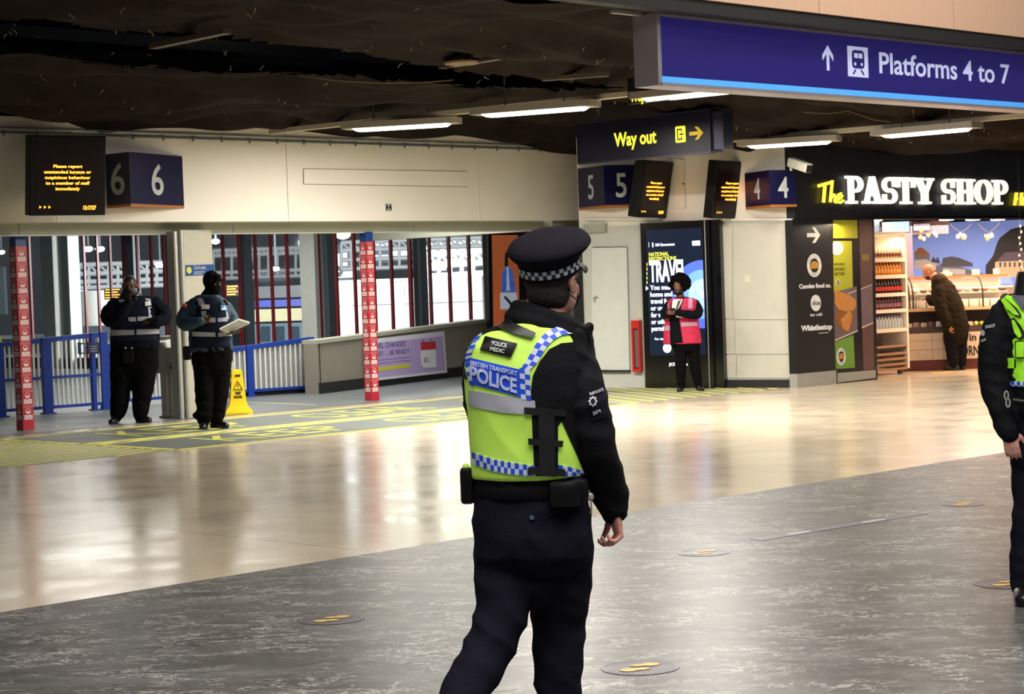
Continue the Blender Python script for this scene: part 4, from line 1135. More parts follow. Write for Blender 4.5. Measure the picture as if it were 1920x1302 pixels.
# hanging lamps
M_lamp = mat('lamp_glow', '#ffffff', .4, var=0, emit=14)
M_lamp2 = mat('lamp_glow_dim', '#f4f8ff', .4, var=0, emit=5)
for (x, y, r_, Y, lab) in ((165, 467, 9, 50, 'left one of the two big bright lamps hanging together beyond the glazing'), (187, 467, 9, 50.5, 'right one of the two big bright lamps hanging together beyond the glazing'),
        (238, 502, 6.5, 55, 'bright round lamp just above the left guard\'s head'), (643, 440, 14, 46, 'largest bright lamp half hidden under the beam above the parapet'),
        (787, 466, 14, 46, 'large bright lamp right of the red pillar beyond the glazing'), (404, 453, 8, 48, 'bright lamp beside the cream column, above the hooded guard'),
        (517, 504, 7, 52, 'small oval lamp above the blue and cream train'), (300, 496, 10, 54, 'bright lamp left of the cream column'), (2, 473, 7, 50, 'small bluish lamp at the far left edge')):
    c = at(x, y, Y); R_k = r_*Y/FPX
    t = thing('pendant_lamp', lab, 'lamp', c)
    f = MB(); f.ell(c, X*R_k, Yv*R_k, EZ*R_k*.62, 18, 10); f.build('lamp_glass', M_lamp, t, smooth=60)
    f = MB(); f.lathe(c+EZ*R_k*.45, [(R_k*.8, 0), (R_k*.4, R_k*.3), (.03, R_k*.5), (.02, 6.2-c.z if c.z < 6 else .3)], 14); f.build('lamp_cap', M_grey, t)
# red warning light on the doorway right of the screen etc.
f = MB(); fbox(f, 985, 440, 1086, 745, 37.9, .1); tag(f.build('service_door', mat('pale_door', '#b9bfbd', .5)), 'pale grey closed service door hidden mostly by the officer\'s cap', 'door')
# ================================================================== food shop
VT = uv(G(1494, 727.8))[1]
def sv(px, py, off=0.0): return on_v(px, py, VT-off)
M_shopblk = mat('shop_black_panel', '#17161a', .4, var=.05)
SHZ = sv(1600, 412).z
uL = uv(sv(1488, 350))[0]; 
f = MB().use(M_shopblk)
js2 = [uL] + [uv(sv(x, 350))[0] for x in (1553, 1755)] + [uv(sv(1985, 350))[0], 36]
for a, b in zip(js2[:-1], js2[1:]): f.buv(a+.003, b-.003, VT, VT+.12, SHZ, 3.52)
f.use(M_gap).buv(uL, 36, VT+.03, VT+.2, SHZ+.01, 3.52)
struct(f.build('wall_shop_fascia'))
# totem
t = thing('shop_totem', 'black sign column with white arrow, round logos and cafe names beside the shop', 'sign column', sv(1530, 724))
u0 = uv(sv(1493, 700))[0]; u1 = uv(sv(1566, 700))[0]
f = MB(); f.buv(u0, u1, VT-.01, VT+.12, .20, SHZ); f.build('column_panel', M_shopblk, t)
f = MB(); f.buv(u0-.004, u1+.004, VT-.018, VT+.12, 0, .20); f.build('kick_plate', M_steel, t)
M_tw = mat('totem_white', '#d4d2ce', .5, emit=.15)
def st(px, py): return sv(px, py, .012)
f = MB(); arrow(f, st(1524.5, 441), EZ, EU, .27, -EV, .22); f.build('arrow', M_tw, t)
def ttxt(s_, x0, y, x1, cap, bold=.0, m_=M_tw):
    f = MB(); a = st(x0, y); b = st(x1, y); f.text(s_, a, EU, EZ, cap/128.0, (b-a).dot(EU), ext=.004, bold=bold); f.build('lettering', m_, t)
def logo(c, rx, rz, par):
    f = MB(); 
    ring = lambda k, off: [c+EU*(rx*k*math.cos(2*math.pi*i/40))+EZ*(rz*k*math.sin(2*math.pi*i/40))-EV*off for i in range(40)]
    f.use(M_tw).prism(ring(1, 0), -EV*.004)
    f.use(mat('logo_dark', '#241c16', .5)).prism(ring(.62, .004), -EV*.002)
    f.use(mat('logo_pasty', '#c08a35', .5)).prism([c+EU*(rx*.56*math.cos(a_))+EZ*(rz*(.42*math.sin(a_)-.05))-EV*.0062 for a_ in [math.pi*i/10 for i in range(11)]]+[c-EU*rx*.56-EZ*rz*.3-EV*.0062, c+EU*rx*.56-EZ*rz*.25-EV*.0062], -EV*.002)
    for k, s_ in enumerate('THE PASTY'):
        an = math.radians(165-18.5*k); p = c+EU*(rx*.80*math.cos(an))+EZ*(rz*.80*math.sin(an))-EV*.005
        r = EU*math.sin(an)-EZ*math.cos(an); u_ = EU*math.cos(an)+EZ*math.sin(an)
        if s_ != ' ': f.use(M_black).text(s_, p-u_*rz*.09, r, u_, rz*.18, ext=.001, align='CENTER')
    for k, s_ in enumerate('SHOP'):
        an = math.radians(237+22*k); p = c+EU*(rx*.80*math.cos(an))+EZ*(rz*.80*math.sin(an))-EV*.005
        u_ = -(EU*math.cos(an)+EZ*math.sin(an)); r = EU*(-math.sin(an))+EZ*math.cos(an)
        f.use(M_black).text(s_, p-u_*rz*.09, r, u_, rz*.18, ext=.001, align='CENTER')
    return f.build('round_logo', None, par)
k_ = 1/.707/128.0
logo(st(1526.5, 498), 15.5*k_*1.0, 21.5/128, t)
ttxt('Camden food co.', 1498.5, 541.5, 1558, 8, .03)
f = MB(); c = st(1529.5, 568.5); f.prism([c+EU*(11*k_*math.cos(2*math.pi*i/36))+EZ*(.118*math.sin(2*math.pi*i/36)) for i in range(36)], -EV*.004)
dsc = f.build('round_logo', M_tw, t)
f = MB(); f.text('sloe', c-EU*.085-EZ*.03-EV*.005, EU, EZ, .07, .19, ext=.001, bold=.015); f.build('lettering', M_black, dsc)
ttxt('bar café', 1519.5, 593.5, 1541.5, 5.5, 0)
ttxt('Whistlestop', 1502, 621, 1560, 9.5, .045)
ttxt('food & drink', 1535, 626, 1553, 2, 0)

# lit fascia lettering
M_lit = mat('lit_white_letters', '#fff8ea', .4, var=0, emit=1.0)
M_lity = mat('lit_yellow_letters', '#ffe94a', .4, var=0, emit=1.1)
def R4(x0, y0, x1, y1): return [[(x0, y0), (x1, y0), (x1, y1), (x0, y1)]]
def ARC(cx, cy, rx, ry, a0, a1, w, n=14, wy=None):
    wy = wy or w; o = []
    for i in range(n):
        p = math.radians(a0+(a1-a0)*i/n); q = math.radians(a0+(a1-a0)*(i+1)/n)
        o.append([(cx+rx*math.cos(p), cy+ry*math.sin(p)), (cx+rx*math.cos(q), cy+ry*math.sin(q)), (cx+(rx-w)*math.cos(q), cy+(ry-wy)*math.sin(q)), (cx+(rx-w)*math.cos(p), cy+(ry-wy)*math.sin(p))])
    return o
LET = {
 'P': R4(.17,0,.42,1)+R4(0,0,.62,.10)+R4(0,.90,.3,1)+ARC(.55,.70,.45,.30,-90,90,.22,wy=.11)+R4(.4,.90,.56,1)+R4(.4,.40,.56,.53),
 'A': [[(.10,.05),(.28,.05),(.55,1),(.40,1)], [(.38,1),(.60,1),(.90,.05),(.66,.05)]]+R4(.26,.28,.7,.40)+R4(0,0,.36,.10)+R4(.52,0,1,.10),
 'S': ARC(.50,.71,.47,.29,50,270,.21,wy=.12)+ARC(.50,.29,.48,.29,-130,90,.21,wy=.12)+R4(.74,.64,.93,1)+R4(.05,0,.24,.36),
 'T': R4(.38,0,.62,1)+R4(.2,0,.8,.10)+R4(0,.85,1,1)+R4(0,.62,.16,1)+R4(.84,.62,1,1),
 'Y': [[(.06,.92),(.36,.92),(.62,.45),(.38,.40)], [(.76,.92),(.94,.92),(.64,.42),(.50,.42)]]+R4(.36,0,.66,.5)+R4(.2,0,.82,.10)+R4(0,.90,.46,1)+R4(.64,.90,1,1),
 'H': R4(.14,0,.36,1)+R4(.64,0,.86,1)+R4(.3,.43,.7,.57)+R4(0,0,.47,.10)+R4(.53,0,1,.10)+R4(0,.90,.47,1)+R4(.53,.90,1,1),
 'O': ARC(.5,.5,.5,.5,0,360,.25,28,wy=.11),
}
t = thing('shop_sign_lettering', 'glowing white and yellow The Pasty Shop lettering on the black fascia', 'shop sign', sv(1710, 384))
for ch, x0, x1 in (('P',455,592),('A',590,752),('S',752,872),('T',870,1018),('Y',1020,1172),('S',1238,1348),('H',1350,1508),('O',1510,1652),('P',1655,1776)):
    X0 = 1480+x0/4.364; X1 = 1480+x1/4.364
    a = sv(X0, 382, .02); b = sv(X1, 382, .02); L = (b-a).dot(EU)
    H = sv(X0, 330+(X0-1584)*.028, .02).z - sv(X0, 382.3+(X0-1584)*.006, .02).z; a = sv(X0, 382.3+(X0-1584)*.006, .02)
    f = MB()
    for pl in LET[ch]:
        pts = [a+EU*(x*L)+EZ*(y*H) for x, y in pl]
        nrm = (pts[1]-pts[0]).cross(pts[2]-pts[1])
        if nrm.dot(-EV) < 0: pts = pts[::-1]
        f.prism(pts, -EV*.05)
    f.build('letter', M_lit, t)
def scr_(pts, r=.028): 
    return [sv(1480+x/4.364, 280+y/4.364, .045) for x, y in pts]
f = MB(); f.tube(scr_([(238,300),(290,285),(352,268)]), .024, 8); f.tube(scr_([(292,285),(285,360),(280,435)]), .026, 8)
f.build('letter', M_lity, t)
f = MB(); f.tube(scr_([(352,255),(345,330),(335,432)]), .024, 8); f.tube(scr_([(338,410),(352,375),(368,372),(374,395),(372,430),(384,434)]), .022, 8); f.build('letter', M_lity, t)
f = MB(); f.tube(scr_([(392,408),(418,400),(434,380),(424,362),(402,372),(390,402),(394,430),(418,436),(442,420)]), .022, 8); f.build('letter', M_lity, t)
a = sv(1899, 384.5, .02); f = MB(); f.text('Handmade', a, EU, EZ, .20, 1.5, ext=.04, bold=.03, shear=.25); f.build('lettering', M_lity, t)

# side door with printed graphics
t = thing('shop_side_door', 'glossy shop side panel printed with yellow green poster and baked pasties', 'door panel', sv(1600, 716, -.05))
def sd(px, py, off=0.0): return on_v(px, py, VT+.06-off)
def quad(f, pts, off, th=.002): 
    pts = [sd(x, y, off) for x, y in pts]
    if (pts[1]-pts[0]).cross(pts[2]-pts[1]).dot(-EV) < 0: pts = pts[::-1]
    f.prism(pts, -EV*th)
f = MB().use(mat('door_black', '#1c1517', .3)); quad(f, [(1560,722),(1642,712),(1636,411),(1555,411)], 0, .03); f.build('door_leaf', None, t)
f = MB().use(mat('door_yellow_top', '#b4b02c', .5)); quad(f, [(1562,447),(1608,447),(1607,413),(1562,413)], .031); f.build('yellow_header', None, t)
f = MB().use(mat('poster_lime', '#b3b32a', .45, var=.04)); quad(f, [(1563,548),(1599,540),(1597,452),(1562,452)], .031)
f.use(mat('poster_green', '#6f9e35', .45)); quad(f, [(1567,692),(1603,690),(1600,628),(1565,642)], .031)
f.use(mat('poster_taupe', '#75616a', .45, var=.1)); quad(f, [(1564,642),(1608,622),(1606,537),(1563,548)], .032)
f.use(mat('poster_line', '#cfc0b4', .4)); quad(f, [(1564,641),(1608,622),(1608,619),(1564,638)], .034); quad(f, [(1590,552),(1606,546),(1606,544),(1590,550)], .034)
f.build('poster', None, t)
M_past = mat('baked_pasty', '#d08a45', .5, var=.15, scale=14); M_past2 = mat('baked_pasty_dark', '#9b5a26', .6, var=.3, scale=20)
f = MB()
f.use(M_past2); quad(f, [(1565,592),(1572,578),(1590,577),(1601,590),(1597,612),(1588,624),(1578,618),(1566,600)], .035)
f.use(M_past); quad(f, [(1564,545),(1574,547),(1592,553),(1604,562),(1606,572),(1601,582),(1588,585),(1572,580),(1565,570)], .037)
f.use(M_past); quad(f, [(1576,600),(1585,590),(1594,582),(1598,594),(1594,612),(1590,622),(1580,616)], .037)
f.build('pasty_picture', None, t)
f = MB().use(M_tw); 
pts = []
for i in range(20):
    an = 2*math.pi*i/20; pts.append((1569+12*math.cos(an)*(1+.06*(i % 2)), 466+13*math.sin(an)))
quad(f, [p for p in pts if p[0] > 1560][::-1], .035)
f.use(M_black)
for s_, x0, y, x1, cap in (('HANDMADE', 1564, 498, 1584, 4.2), ('CORNISH', 1564, 508, 1584, 5.5), ('PASTIES', 1564, 517, 1584, 6)):
    a = sd(x0, y, .036); b = sd(x1, y, .036); f.text(s_[-6:] if s_ != 'CORNISH' else 'ORNISH', a, EU, EZ, cap/125, (b-a).dot(EU), ext=.001)
f.build('poster_lettering', None, t)
logo(sd(1571, 530, .034), 5*k_, 6/125, t); logo(sd(1577, 669, .034), 10*k_, 16/125, t)
f = MB().use(mat('brown_gloss', '#6b4b46', .35, var=.08)); quad(f, [(1619,695),(1639,692),(1634,413),(1610,413)], .031)
f.use(mat('poster_taupe', '#75616a', .45)); quad(f, [(1616,615),(1637,606),(1635,532),(1614,541)], .033)
f.use(MATS['poster_line']); quad(f, [(1616,616),(1637,607),(1637,604),(1616,613)], .034); quad(f, [(1614,543),(1635,535),(1635,533),(1614,541)], .034)
f.build('brown_panel', None, t)
f = MB().use(M_steel); quad(f, [(1570,718),(1642,709),(1641,694),(1570,700)], .033, .006); f.build('kick_plate', None, t)
f = MB().use(mat('brass_plate', '#8f7a3a', .4)); quad(f, [(1616,489),(1629,489),(1629,477),(1616,477)], .036, .004); f.build('brass_plate', None, t)

# shop interior shell
VB = 34.9
M_shopin = mat('shop_interior_pink', '#c9a596', .5, var=.04)
f = MB().use(M_shopin); a = at(1600, 600, VB); b = at(2060, 600, VB)
f.box(Vector((a.x, VB, 0)), X*(b.x-a.x+2), Yv*.1, EZ*2.7)
struct(f.build('wall_shop_back'))
f = MB(); p = sv(1640, 600); f.box(Vector((p.x-.02, p.y+.1, 0)), Vector((0.35, 4.6, 0)), X*-.08, EZ*2.7); struct(f.build('wall_shop_side', M_shopin))
f = MB(); c0 = sv(1562, 410, -.06); f.add([Vector((c0.x, c0.y, SHZ+.03)), P(36, VT+.12, SHZ+.03), Vector((P(36, VT).x, VB+1, SHZ+.03)), Vector((c0.x, VB+1, SHZ+.03))], [(0,1,2,3),(3,2,1,0)])
struct(f.build('ceiling_shop', mat('shop_ceiling', '#d3b4a4', .5)))
area_lamp('shop_lamp', Vector((7.9, 32.6, SHZ-.05)), 3.4, 150, (1.0, .80, .62), size_y=1.8)
area_lamp('shop_lamp', Vector((8.2, 31.2, SHZ-.03)), 2.6, 140, (1.0, .62, .38), size_y=.5)
area_lamp('shop_door_lamp', sv(1590, 416, .25)-EZ*.02, .5, 12, (1.0, .8, .55))
M_dl = mat('downlight_glow', '#ffd9a8', .4, var=0, emit=24)
f0 = None
for k, (x, Y) in enumerate(((1583, 30.5), (1640, 31.4), (1775, 32.6), (1824, 33.2), (1871, 33.8))):
    c = at(x, 414, Y); c.z = SHZ+.028
    f = MB(); f.lathe(c-EZ*.02, [(.10, 0), (.12, .01), (.12, .03)], 18)
    f.use(M_dl); 
    o = f.build('downlight', M_dl); tag(o, ('downlight above the side door panel', 'downlight above the drinks shelves', 'leftmost of three downlights above the deli counter', 'middle of three downlights above the deli counter', 'rightmost of three downlights above the deli counter')[k] + ', shop ceiling', 'downlight', 'downlights in the shop ceiling')

# mural on the back wall
def mu(px, py, off=.0): return at(px, py, VB-.02-off)
def mq(f, m_, pts, off):
    pts = [mu(x, y, off) for x, y in pts]
    if (pts[1]-pts[0]).cross(pts[2]-pts[1]).dot(-Yv) < 0: pts = pts[::-1]
    f.use(m_).poly(pts)
t = thing('harbour_mural', 'printed wall mural of blue sky, dark cliff and harbour houses behind the deli counter', 'mural', mu(1810, 540))
f = MB(); mq(f, mat('mural_sky', '#7d9cf0', .5, var=.08, scale=.6, emit=.36), [(1712,535),(1990,535),(1990,411),(1712,411)], 0); f.build('sky_print', None, t)  # sky print glows a little, standing in for the shop lighting on it
f = MB()
mq(f, mat('mural_cliff', '#2b2a38', .5, var=.25, scale=5), [(1848,512),(1848,498),(1862,480),(1870,455),(1875,446),(1895,430),(1920,424),(1990,420),(1990,520),(1848,520)], .004)
mq(f, mat('mural_roof_slate', '#4d5064', .5), [(1765,500),(1768,484),(1785,481),(1800,484),(1824,494),(1824,500)], .006)
mq(f, mat('mural_hill', '#6c7390', .5), [(1740,520),(1745,505),(1770,492),(1800,500),(1830,510),(1850,515),(1850,530),(1740,530)], .005)
mq(f, mat('mural_pagoda', '#9a6232', .5), [(1713,477),(1722,465),(1730,465),(1745,478)], .006)
mq(f, mat('mural_grey_house', '#77747f', .5), [(1715,490),(1715,477),(1743,478),(1743,490)], .005); mq(f, mat('mural_white_house', '#c9c4cf', .5), [(1715,505),(1715,488),(1735,486),(1755,494),(1755,505)], .007)
mq(f, mat('mural_dark_gable', '#33384a', .5), [(1745,492),(1750,481),(1755,488),(1758,481),(1763,494)], .008)
mq(f, mat('mural_white_house', '#c9c4cf', .5), [(1768,515),(1768,503),(1810,505),(1810,515)], .008)
mq(f, mat('mural_house_cream', '#e2cdb0', .5), [(1864,520),(1866,492),(1872,488),(1990,482),(1990,520)], .009); mq(f, mat('mural_roof_mauve', '#6d5c78', .5), [(1868,491),(1884,474),(1905,472),(1990,468),(1990,486)], .010)
for i in range(9): mq(f, mat('mural_window', '#3a4050', .5), [(1874+9*i,501),(1877+9*i,501),(1877+9*i,492),(1874+9*i,492)], .012)
f.build('harbour_print', None, t)
# bulkhead with menu screens
f = MB().use(mat('lilac_bulkhead', '#8d8296', .5))
a = at(1700, 441, 33.4); b = at(1779, 441, 33.4); f.box(Vector((a.x-1.2, 33.4, a.z)), X*(b.x-a.x+1.2), Yv*1.5, EZ*(SHZ+.03-a.z))
a = at(1696, 518, 33.0); b = at(1713, 518, 33.0); f.box(Vector((a.x, 33.0, 0)), X*(b.x-a.x), Yv*.8, EZ*(SHZ+.03))
struct(f.build('wall_shop_column'))
for (x0, x1, y0, y1, Y, m_, lab) in ((1634, 1650, 414, 441, 31.5, mat('screen_dark_photo', '#5d7396', .3, var=.6, scale=30, emit=.8), 'menu screen with dark photo above the drinks shelves'), (1653, 1706, 414, 438, 31.6, mat('screen_pale_blue', '#bfe0ee', .3, var=.1, scale=12, emit=1.1), 'large pale blue menu screen above the drinks shelves'), (1712, 1745, 418, 434, 33.3, mat('screen_lilac', '#c7c0da', .3, var=.4, scale=20, emit=.6), 'menu screen with black and white pictures on lilac bulkhead')):
    t = thing('menu_screen', lab, 'screen', at((x0+x1)/2, y1, Y))
    f = MB(); fbox(f, x0, y0, x1, y1, Y, .05); f.build('screen_frame', M_black, t)
    f = MB(); fbox(f, x0+1.2, y0+1.2, x1-1.2, y1-1.2, Y-.004, .003); f.build('screen', m_, t)

# open drinks fridge with shelves
FV = VT+.55
def fp(px, py, off=0.0): return on_v(px, py, FV-off)
b0 = fp(1643, 700); b1 = fp(1700, 697)
fu0 = uv(fp(1640, 560))[0]; fu1 = uv(fp(1697, 560))[0]; ftop = fp(1665, 441).z
t = thing('drinks_fridge', 'tall open drinks fridge with white shelves of bottles, left of deli counter', 'fridge', P((fu0+fu1)/2, FV+.3, 0))
M_fw = mat('fridge_white', '#efe2d2', .35, var=.02)
f = MB(); f.buv(fu0, fu1, FV+.50, FV+.54, .12, ftop); f.build('back_panel', mat('fridge_back', '#d8c7b2', .5), t)
f = MB(); f.buv(fu0-.03, fu0, FV, FV+.54, .08, ftop); f.build('side_panel', M_fw, t)
f = MB(); f.buv(fu1, fu1+.05, FV-.02, FV+.54, .08, ftop); f.build('side_panel', M_fw, t)
shelf_y = [486, 517, 551, 581.5, 618]
sz = [fp(1668, y).z for y in shelf_y]
for z in sz:
    f = MB(); f.buv(fu0, fu1, FV, FV+.50, z-.025, z); f.buv(fu0, fu1, FV-.02, FV, z-.045, z+.012); f.build('shelf', M_fw, t)
f = MB(); f.buv(fu0, fu1, FV, FV+.5, fp(1668, 650).z, fp(1668, 620).z-.3); f.build('dark_recess', mat('fridge_dark', '#2c2a28', .5), t)
for y in (650, 664, 674, 684, 693):
    z = fp(1668, y).z
    f = MB(); f.buv(fu0, fu1, FV-.01, FV+.06, z-.02, z+.015); f.build('slat', mat('fridge_slat', '#a97f5f', .5), t)
f = MB(); f.buv(fu0-.03, fu1+.05, FV, FV+.5, ftop, ftop+.05); f.build('top_panel', M_fw, t)
f = MB(); f.lathe(P(fu0+.1, FV+.1, 0.0), [(.04, 0), (.04, .08)], 10); f.lathe(P(fu1-.05, FV+.1, 0.0), [(.04, 0), (.04, .08)], 10); f.lathe(P(fu0+.1, FV+.45, 0), [(.04, 0), (.04, .08)], 10); f.build('caster', M_grey, t)
area_lamp('fridge_lamp', P((fu0+fu1)/2, FV+.1, ftop-.03), .7, 7, (1.0, .88, .7), size_y=.2, yaw=math.pi/4)
def bottle(name, label, grp, body, cap, lab_m, h, r, loc):
    t = thing(name, label, 'bottle', loc, grp)
    f = MB(); f.lathe(loc, [(r*.9, 0), (r, .01), (r, h*.58), (r*.85, h*.68), (r*.36, h*.84), (r*.34, h*.93)], 12); f.build('bottle_body', body, t, smooth=40)
    f = MB(); f.lathe(loc+EZ*h*.93, [(r*.42, 0), (r*.42, h*.07)], 10); f.build('cap', cap, t)
    f = MB(); f.lathe(loc+EZ*h*.2, [(r*1.03, 0), (r*1.03, h*.28)], 12); f.build('bottle_label', lab_m, t)
    return t
rows = [
 ('smoothie_bottle', 'small glass bottle of sauce on the top shelf of the drinks fridge', 'bottles on the top fridge shelf', '#c9b98f', '#e8e0d0', '#8a3a2a', .19),
 ('juice_bottle', 'orange juice bottle on the second shelf of the drinks fridge', 'juice bottles on the second fridge shelf', '#e08a1e', '#e07a1e', '#f0b060', .21),
 ('cola_bottle', 'dark cola bottle with red label on the third fridge shelf', 'cola bottles on the third fridge shelf', '#20100c', '#b01c1c', '#d8422c', .23),
 ('soft_drink_bottle', 'purple brown soft drink bottle on the fourth fridge shelf', 'soft drink bottles on the fourth fridge shelf', '#5a2a34', '#8a4a4a', '#a0707a', .21),
 ('water_bottle', 'clear water bottle with blue cap on the fifth fridge shelf', 'water bottles on the fifth fridge shelf', '#c9cfcf', '#2a3fae', '#b9c4cc', .22)]
n_b = 10
ORD = ('leftmost', 'second from left', 'third from left', 'fourth from left', 'fifth from left', 'sixth from left', 'seventh from left', 'eighth from left', 'ninth from left', 'tenth from left', 'eleventh from left', 'twelfth from left')
for r_, (nm, lab, grp, cb, cc, cl, h) in enumerate(rows):
    z = sz[r_]+.001; first = None; sp_ = (fu1-fu0)/n_b
    for k in range(n_b):
        loc = P(fu0+sp_*(k+.5), FV+.07, z)
        if first is None: first = bottle(nm, ORD[0]+' '+lab, grp, mat(nm+'_glass', cb, .25, var=.1, emit=0), mat(nm+'_cap', cc, .4), mat(nm+'_label', cl, .5), h, sp_*.44, loc)
        else: r2 = dup(first, loc); r2['label'] = ORD[k]+' '+lab

# deli counter
Q0 = G(1699, 697); Q1 = G(1905, 689); QD = (Q1-Q0).normalized(); QN = Vector((QD.y, -QD.x, 0)); QL = (Q1-Q0).length
def cp(px, py, off=0.0): return on_plane(px, py, Q0+QN*off, QN)
t = thing('deli_counter', 'pale tiled deli counter with glass display case of food', 'counter', Q0+QD*QL/2)
zt0 = .17; zt1 = cp(1720, 626).z
f = MB(); f.box(Q0+EZ*zt0, QD*QL, -QN*.55, EZ*(zt1-zt0)); f.build('tiled_front', mat('counter_tile', '#cdb9a2', .5, var=.1, scale=7), t)
f = MB(); M_gr = mat('tile_grout', '#9b7f6b', .6)
for z in (.33, .48): f.box(Q0+EZ*z+QN*.001, QD*QL*.5, QN*.002, EZ*.008)
for x in (1747, 1768): q = cp(x, 640); q.z = zt0; f.box(q+QN*.001, QD*.008, QN*.002, EZ*(zt1-zt0))
f.build('tile_joints', M_gr, t)
f = MB(); f.box(Q0-QN*.05, QD*QL, -QN*.4, EZ*zt0); f.build('plinth', mat('plinth_dark_red', '#7a3a30', .5, var=.3, scale=1.5), t)
f = MB(); a = cp(1818, 639, .002); f.text('in', a, QD, EZ, .115, .11, ext=.003, bold=.02)
a = cp(1793, 667, .002); f.text('CORNWALL', a, QD, EZ, .15, .74, ext=.003, bold=.02)
f.build('lettering', M_black, t)
zb0 = zt1; zc0 = cp(1720, 579).z; zc1 = cp(1720, 522).z
f = MB(); f.box(Q0+EZ*zb0-QN*.30, QD*QL, -QN*.2, EZ*(zc0-zb0)); f.build('dark_recess', mat('deli_shadow_dark', '#2a1f1a', .6), t)  # dark-coloured box stands in for the shadow band under the glass case
f = MB(); f.box(Q0+EZ*zb0, QD*QL, QN*-.02, EZ*.10); f.build('bin_front', mat('bin_front_dark', '#4a3a3c', .5, var=.4, scale=6), t)
f = MB(); f.box(Q0+EZ*(zc0-.05), QD*QL, -QN*.7, EZ*.05); f.build('case_base', mat('case_edge', '#c8a582', .4), t)
f = MB(); f.box(Q0+EZ*(zc1-.03)-QN*.25, QD*QL, -QN*.45, EZ*.05); f.build('case_top', mat('case_top_copper', '#c97a4a', .35), t)
f = MB(); f.box(Q0+EZ*(zc0+.22)-QN*.30, QD*QL, -QN*.35, EZ*.015); f.build('case_shelf', mat('case_shelf', '#e9dccb', .3), t)
f = MB(); n_ = 8; 
prof = [(0, 0), (0, .15), (-.02, .28), (-.07, .38), (-.15, .45), (-.25, zc1-zc0)]
vs = []
for s_ in (0, QL):
    for (o_, h_) in prof: vs.append(Q0+QD*s_+QN*o_+EZ*(zc0+h_))
m_ = len(prof); f.add(vs, [[i, m_+i, m_+i+1, i+1] for i in range(m_-1)]); f.build('curved_glass', MATS['glass'], t, smooth=60)
f = MB()
for x in (1705, 1712, 1843, 1775): q = cp(x, 560); s_ = (q-Q0).dot(QD); f.tube([Q0+QD*s_+QN*(o_+.005)+EZ*(zc0+h_) for o_, h_ in prof], .014, 6)
f.build('glass_support', mat('case_dark_frame', '#3a2018', .4), t)
f = MB(); f.box(Q0+EZ*zc0-QN*.68, QD*QL, -QN*.02, EZ*(zc1-zc0-.03)); f.build('case_back', mat('case_back', '#dcc7a8', .4, emit=.3), t)
area_lamp('case_lamp', Q0+QD*QL*.5-QN*.40+EZ*(zc1-.06), QL, 12, (1.0, .82, .6), size_y=.1, yaw=math.atan2(QD.y, QD.x))
# food and goods
rnd = random.Random(3)
def food(name, lab, cat, grp, c, sx, sy, sz_, m_, kind):
    f = MB()
    if kind == 'loaf': f.ell(c+EZ*sz_, QD*sx, QN*sy, EZ*sz_, 14, 8)
    elif kind == 'box': f.bevel_box(c-QD*sx-QN*sy, QD*2*sx, QN*2*sy, EZ*2*sz_, .006)
    elif kind == 'bag':
        n2, m2 = 14, 8; vs = []
        for i in range(m2+1):
            h_ = i/m2; w_ = math.sin(math.pi*min(max(h_, .06), .94))**.5
            for j in range(n2):
                an = 2*math.pi*j/n2; vs.append(c+QD*(sx*math.cos(an)*(.85+.15*w_))+QN*(sy*math.sin(an)*w_)+EZ*(2*sz_*h_))
        f.add(vs, [[i*n2+j, i*n2+(j+1) % n2, (i+1)*n2+(j+1) % n2, (i+1)*n2+j] for i in range(m2) for j in range(n2)]+[[j for j in range(n2)][::-1], [m2*n2+j for j in range(n2)]])
    return tag(f.build(name, m_, smooth=50), lab, cat, grp)
cols = ['#e6d6c8', '#b08a8a', '#d9c4b4', '#7c4a50', '#e8e2dc', '#a0604a']
for k in range(9):
    s_ = .10+.125*k
    food('snack_packet', ORD[k]+' wrapped snack packet in tray below the deli case', 'packet', 'snack packets below the deli case', Q0+QD*s_-QN*.12+EZ*(zb0+.0), .058, .035, .085+rnd.uniform(-.01, .015), mat('packet_%d' % (k % 6), cols[k % 6], .4, var=.4, scale=25), 'bag')
for k in range(8):
    s_ = 1.08+.09*k if k < 4 else 1.12+.09*(k-4)
    food('fruit_piece', ORD[k % 4]+(' lower' if k < 4 else ' upper')+' yellow green fruit heaped right of the leaning customer', 'fruit', 'fruit in the tray below the deli case', Q0+QD*s_-QN*(.10 if k < 4 else .14)+EZ*(zb0+.02+(.07 if k > 3 else 0)), .042, .042, .038, mat('fruit_%d' % (k % 2), ('#d6cf4a', '#dfe07a')[k % 2], .4), 'loaf')
for k in range(12):
    s_ = .16+.145*k
    food('baguette', ORD[k]+' filled roll on the upper shelf inside the deli case', 'food', 'filled rolls on the upper shelf of the case', Q0+QD*s_-QN*.45+EZ*(zc0+.236), .062, .10, .035, mat('roll_%d' % (k % 3), ('#a05a48', '#c9a27a', '#5a3f3a')[k % 3], .5, var=.3, scale=20), 'loaf')
for k in range(10):
    s_ = .18+.175*k
    food('sandwich_box', ORD[k]+' white wrapped sandwich box on the floor of the deli case', 'food', 'sandwich boxes on the floor of the case', Q0+QD*s_-QN*.35+EZ*(zc0+.002), .075, .08, .06, mat('sandwich_box', '#e9e2cf', .4, var=.1, scale=18), 'box')
f = MB(); c = cp(1712, 545, -.3); 
# price tickets standing on case
for k, (x, y) in enumerate(((1768, 514), (1822, 506), (1825, 514), (1862, 514))):
    c = cp(x, y, -.4); c.z = zc1+.02; f = MB(); f.box(c, QD*.10, QN*.01, EZ*.09)
    tag(f.build('price_ticket', mat('ticket_cream', '#efe4c0', .5)), ORD[k]+' small cream price ticket standing on top of the deli case', 'price ticket', 'price tickets on the deli case')
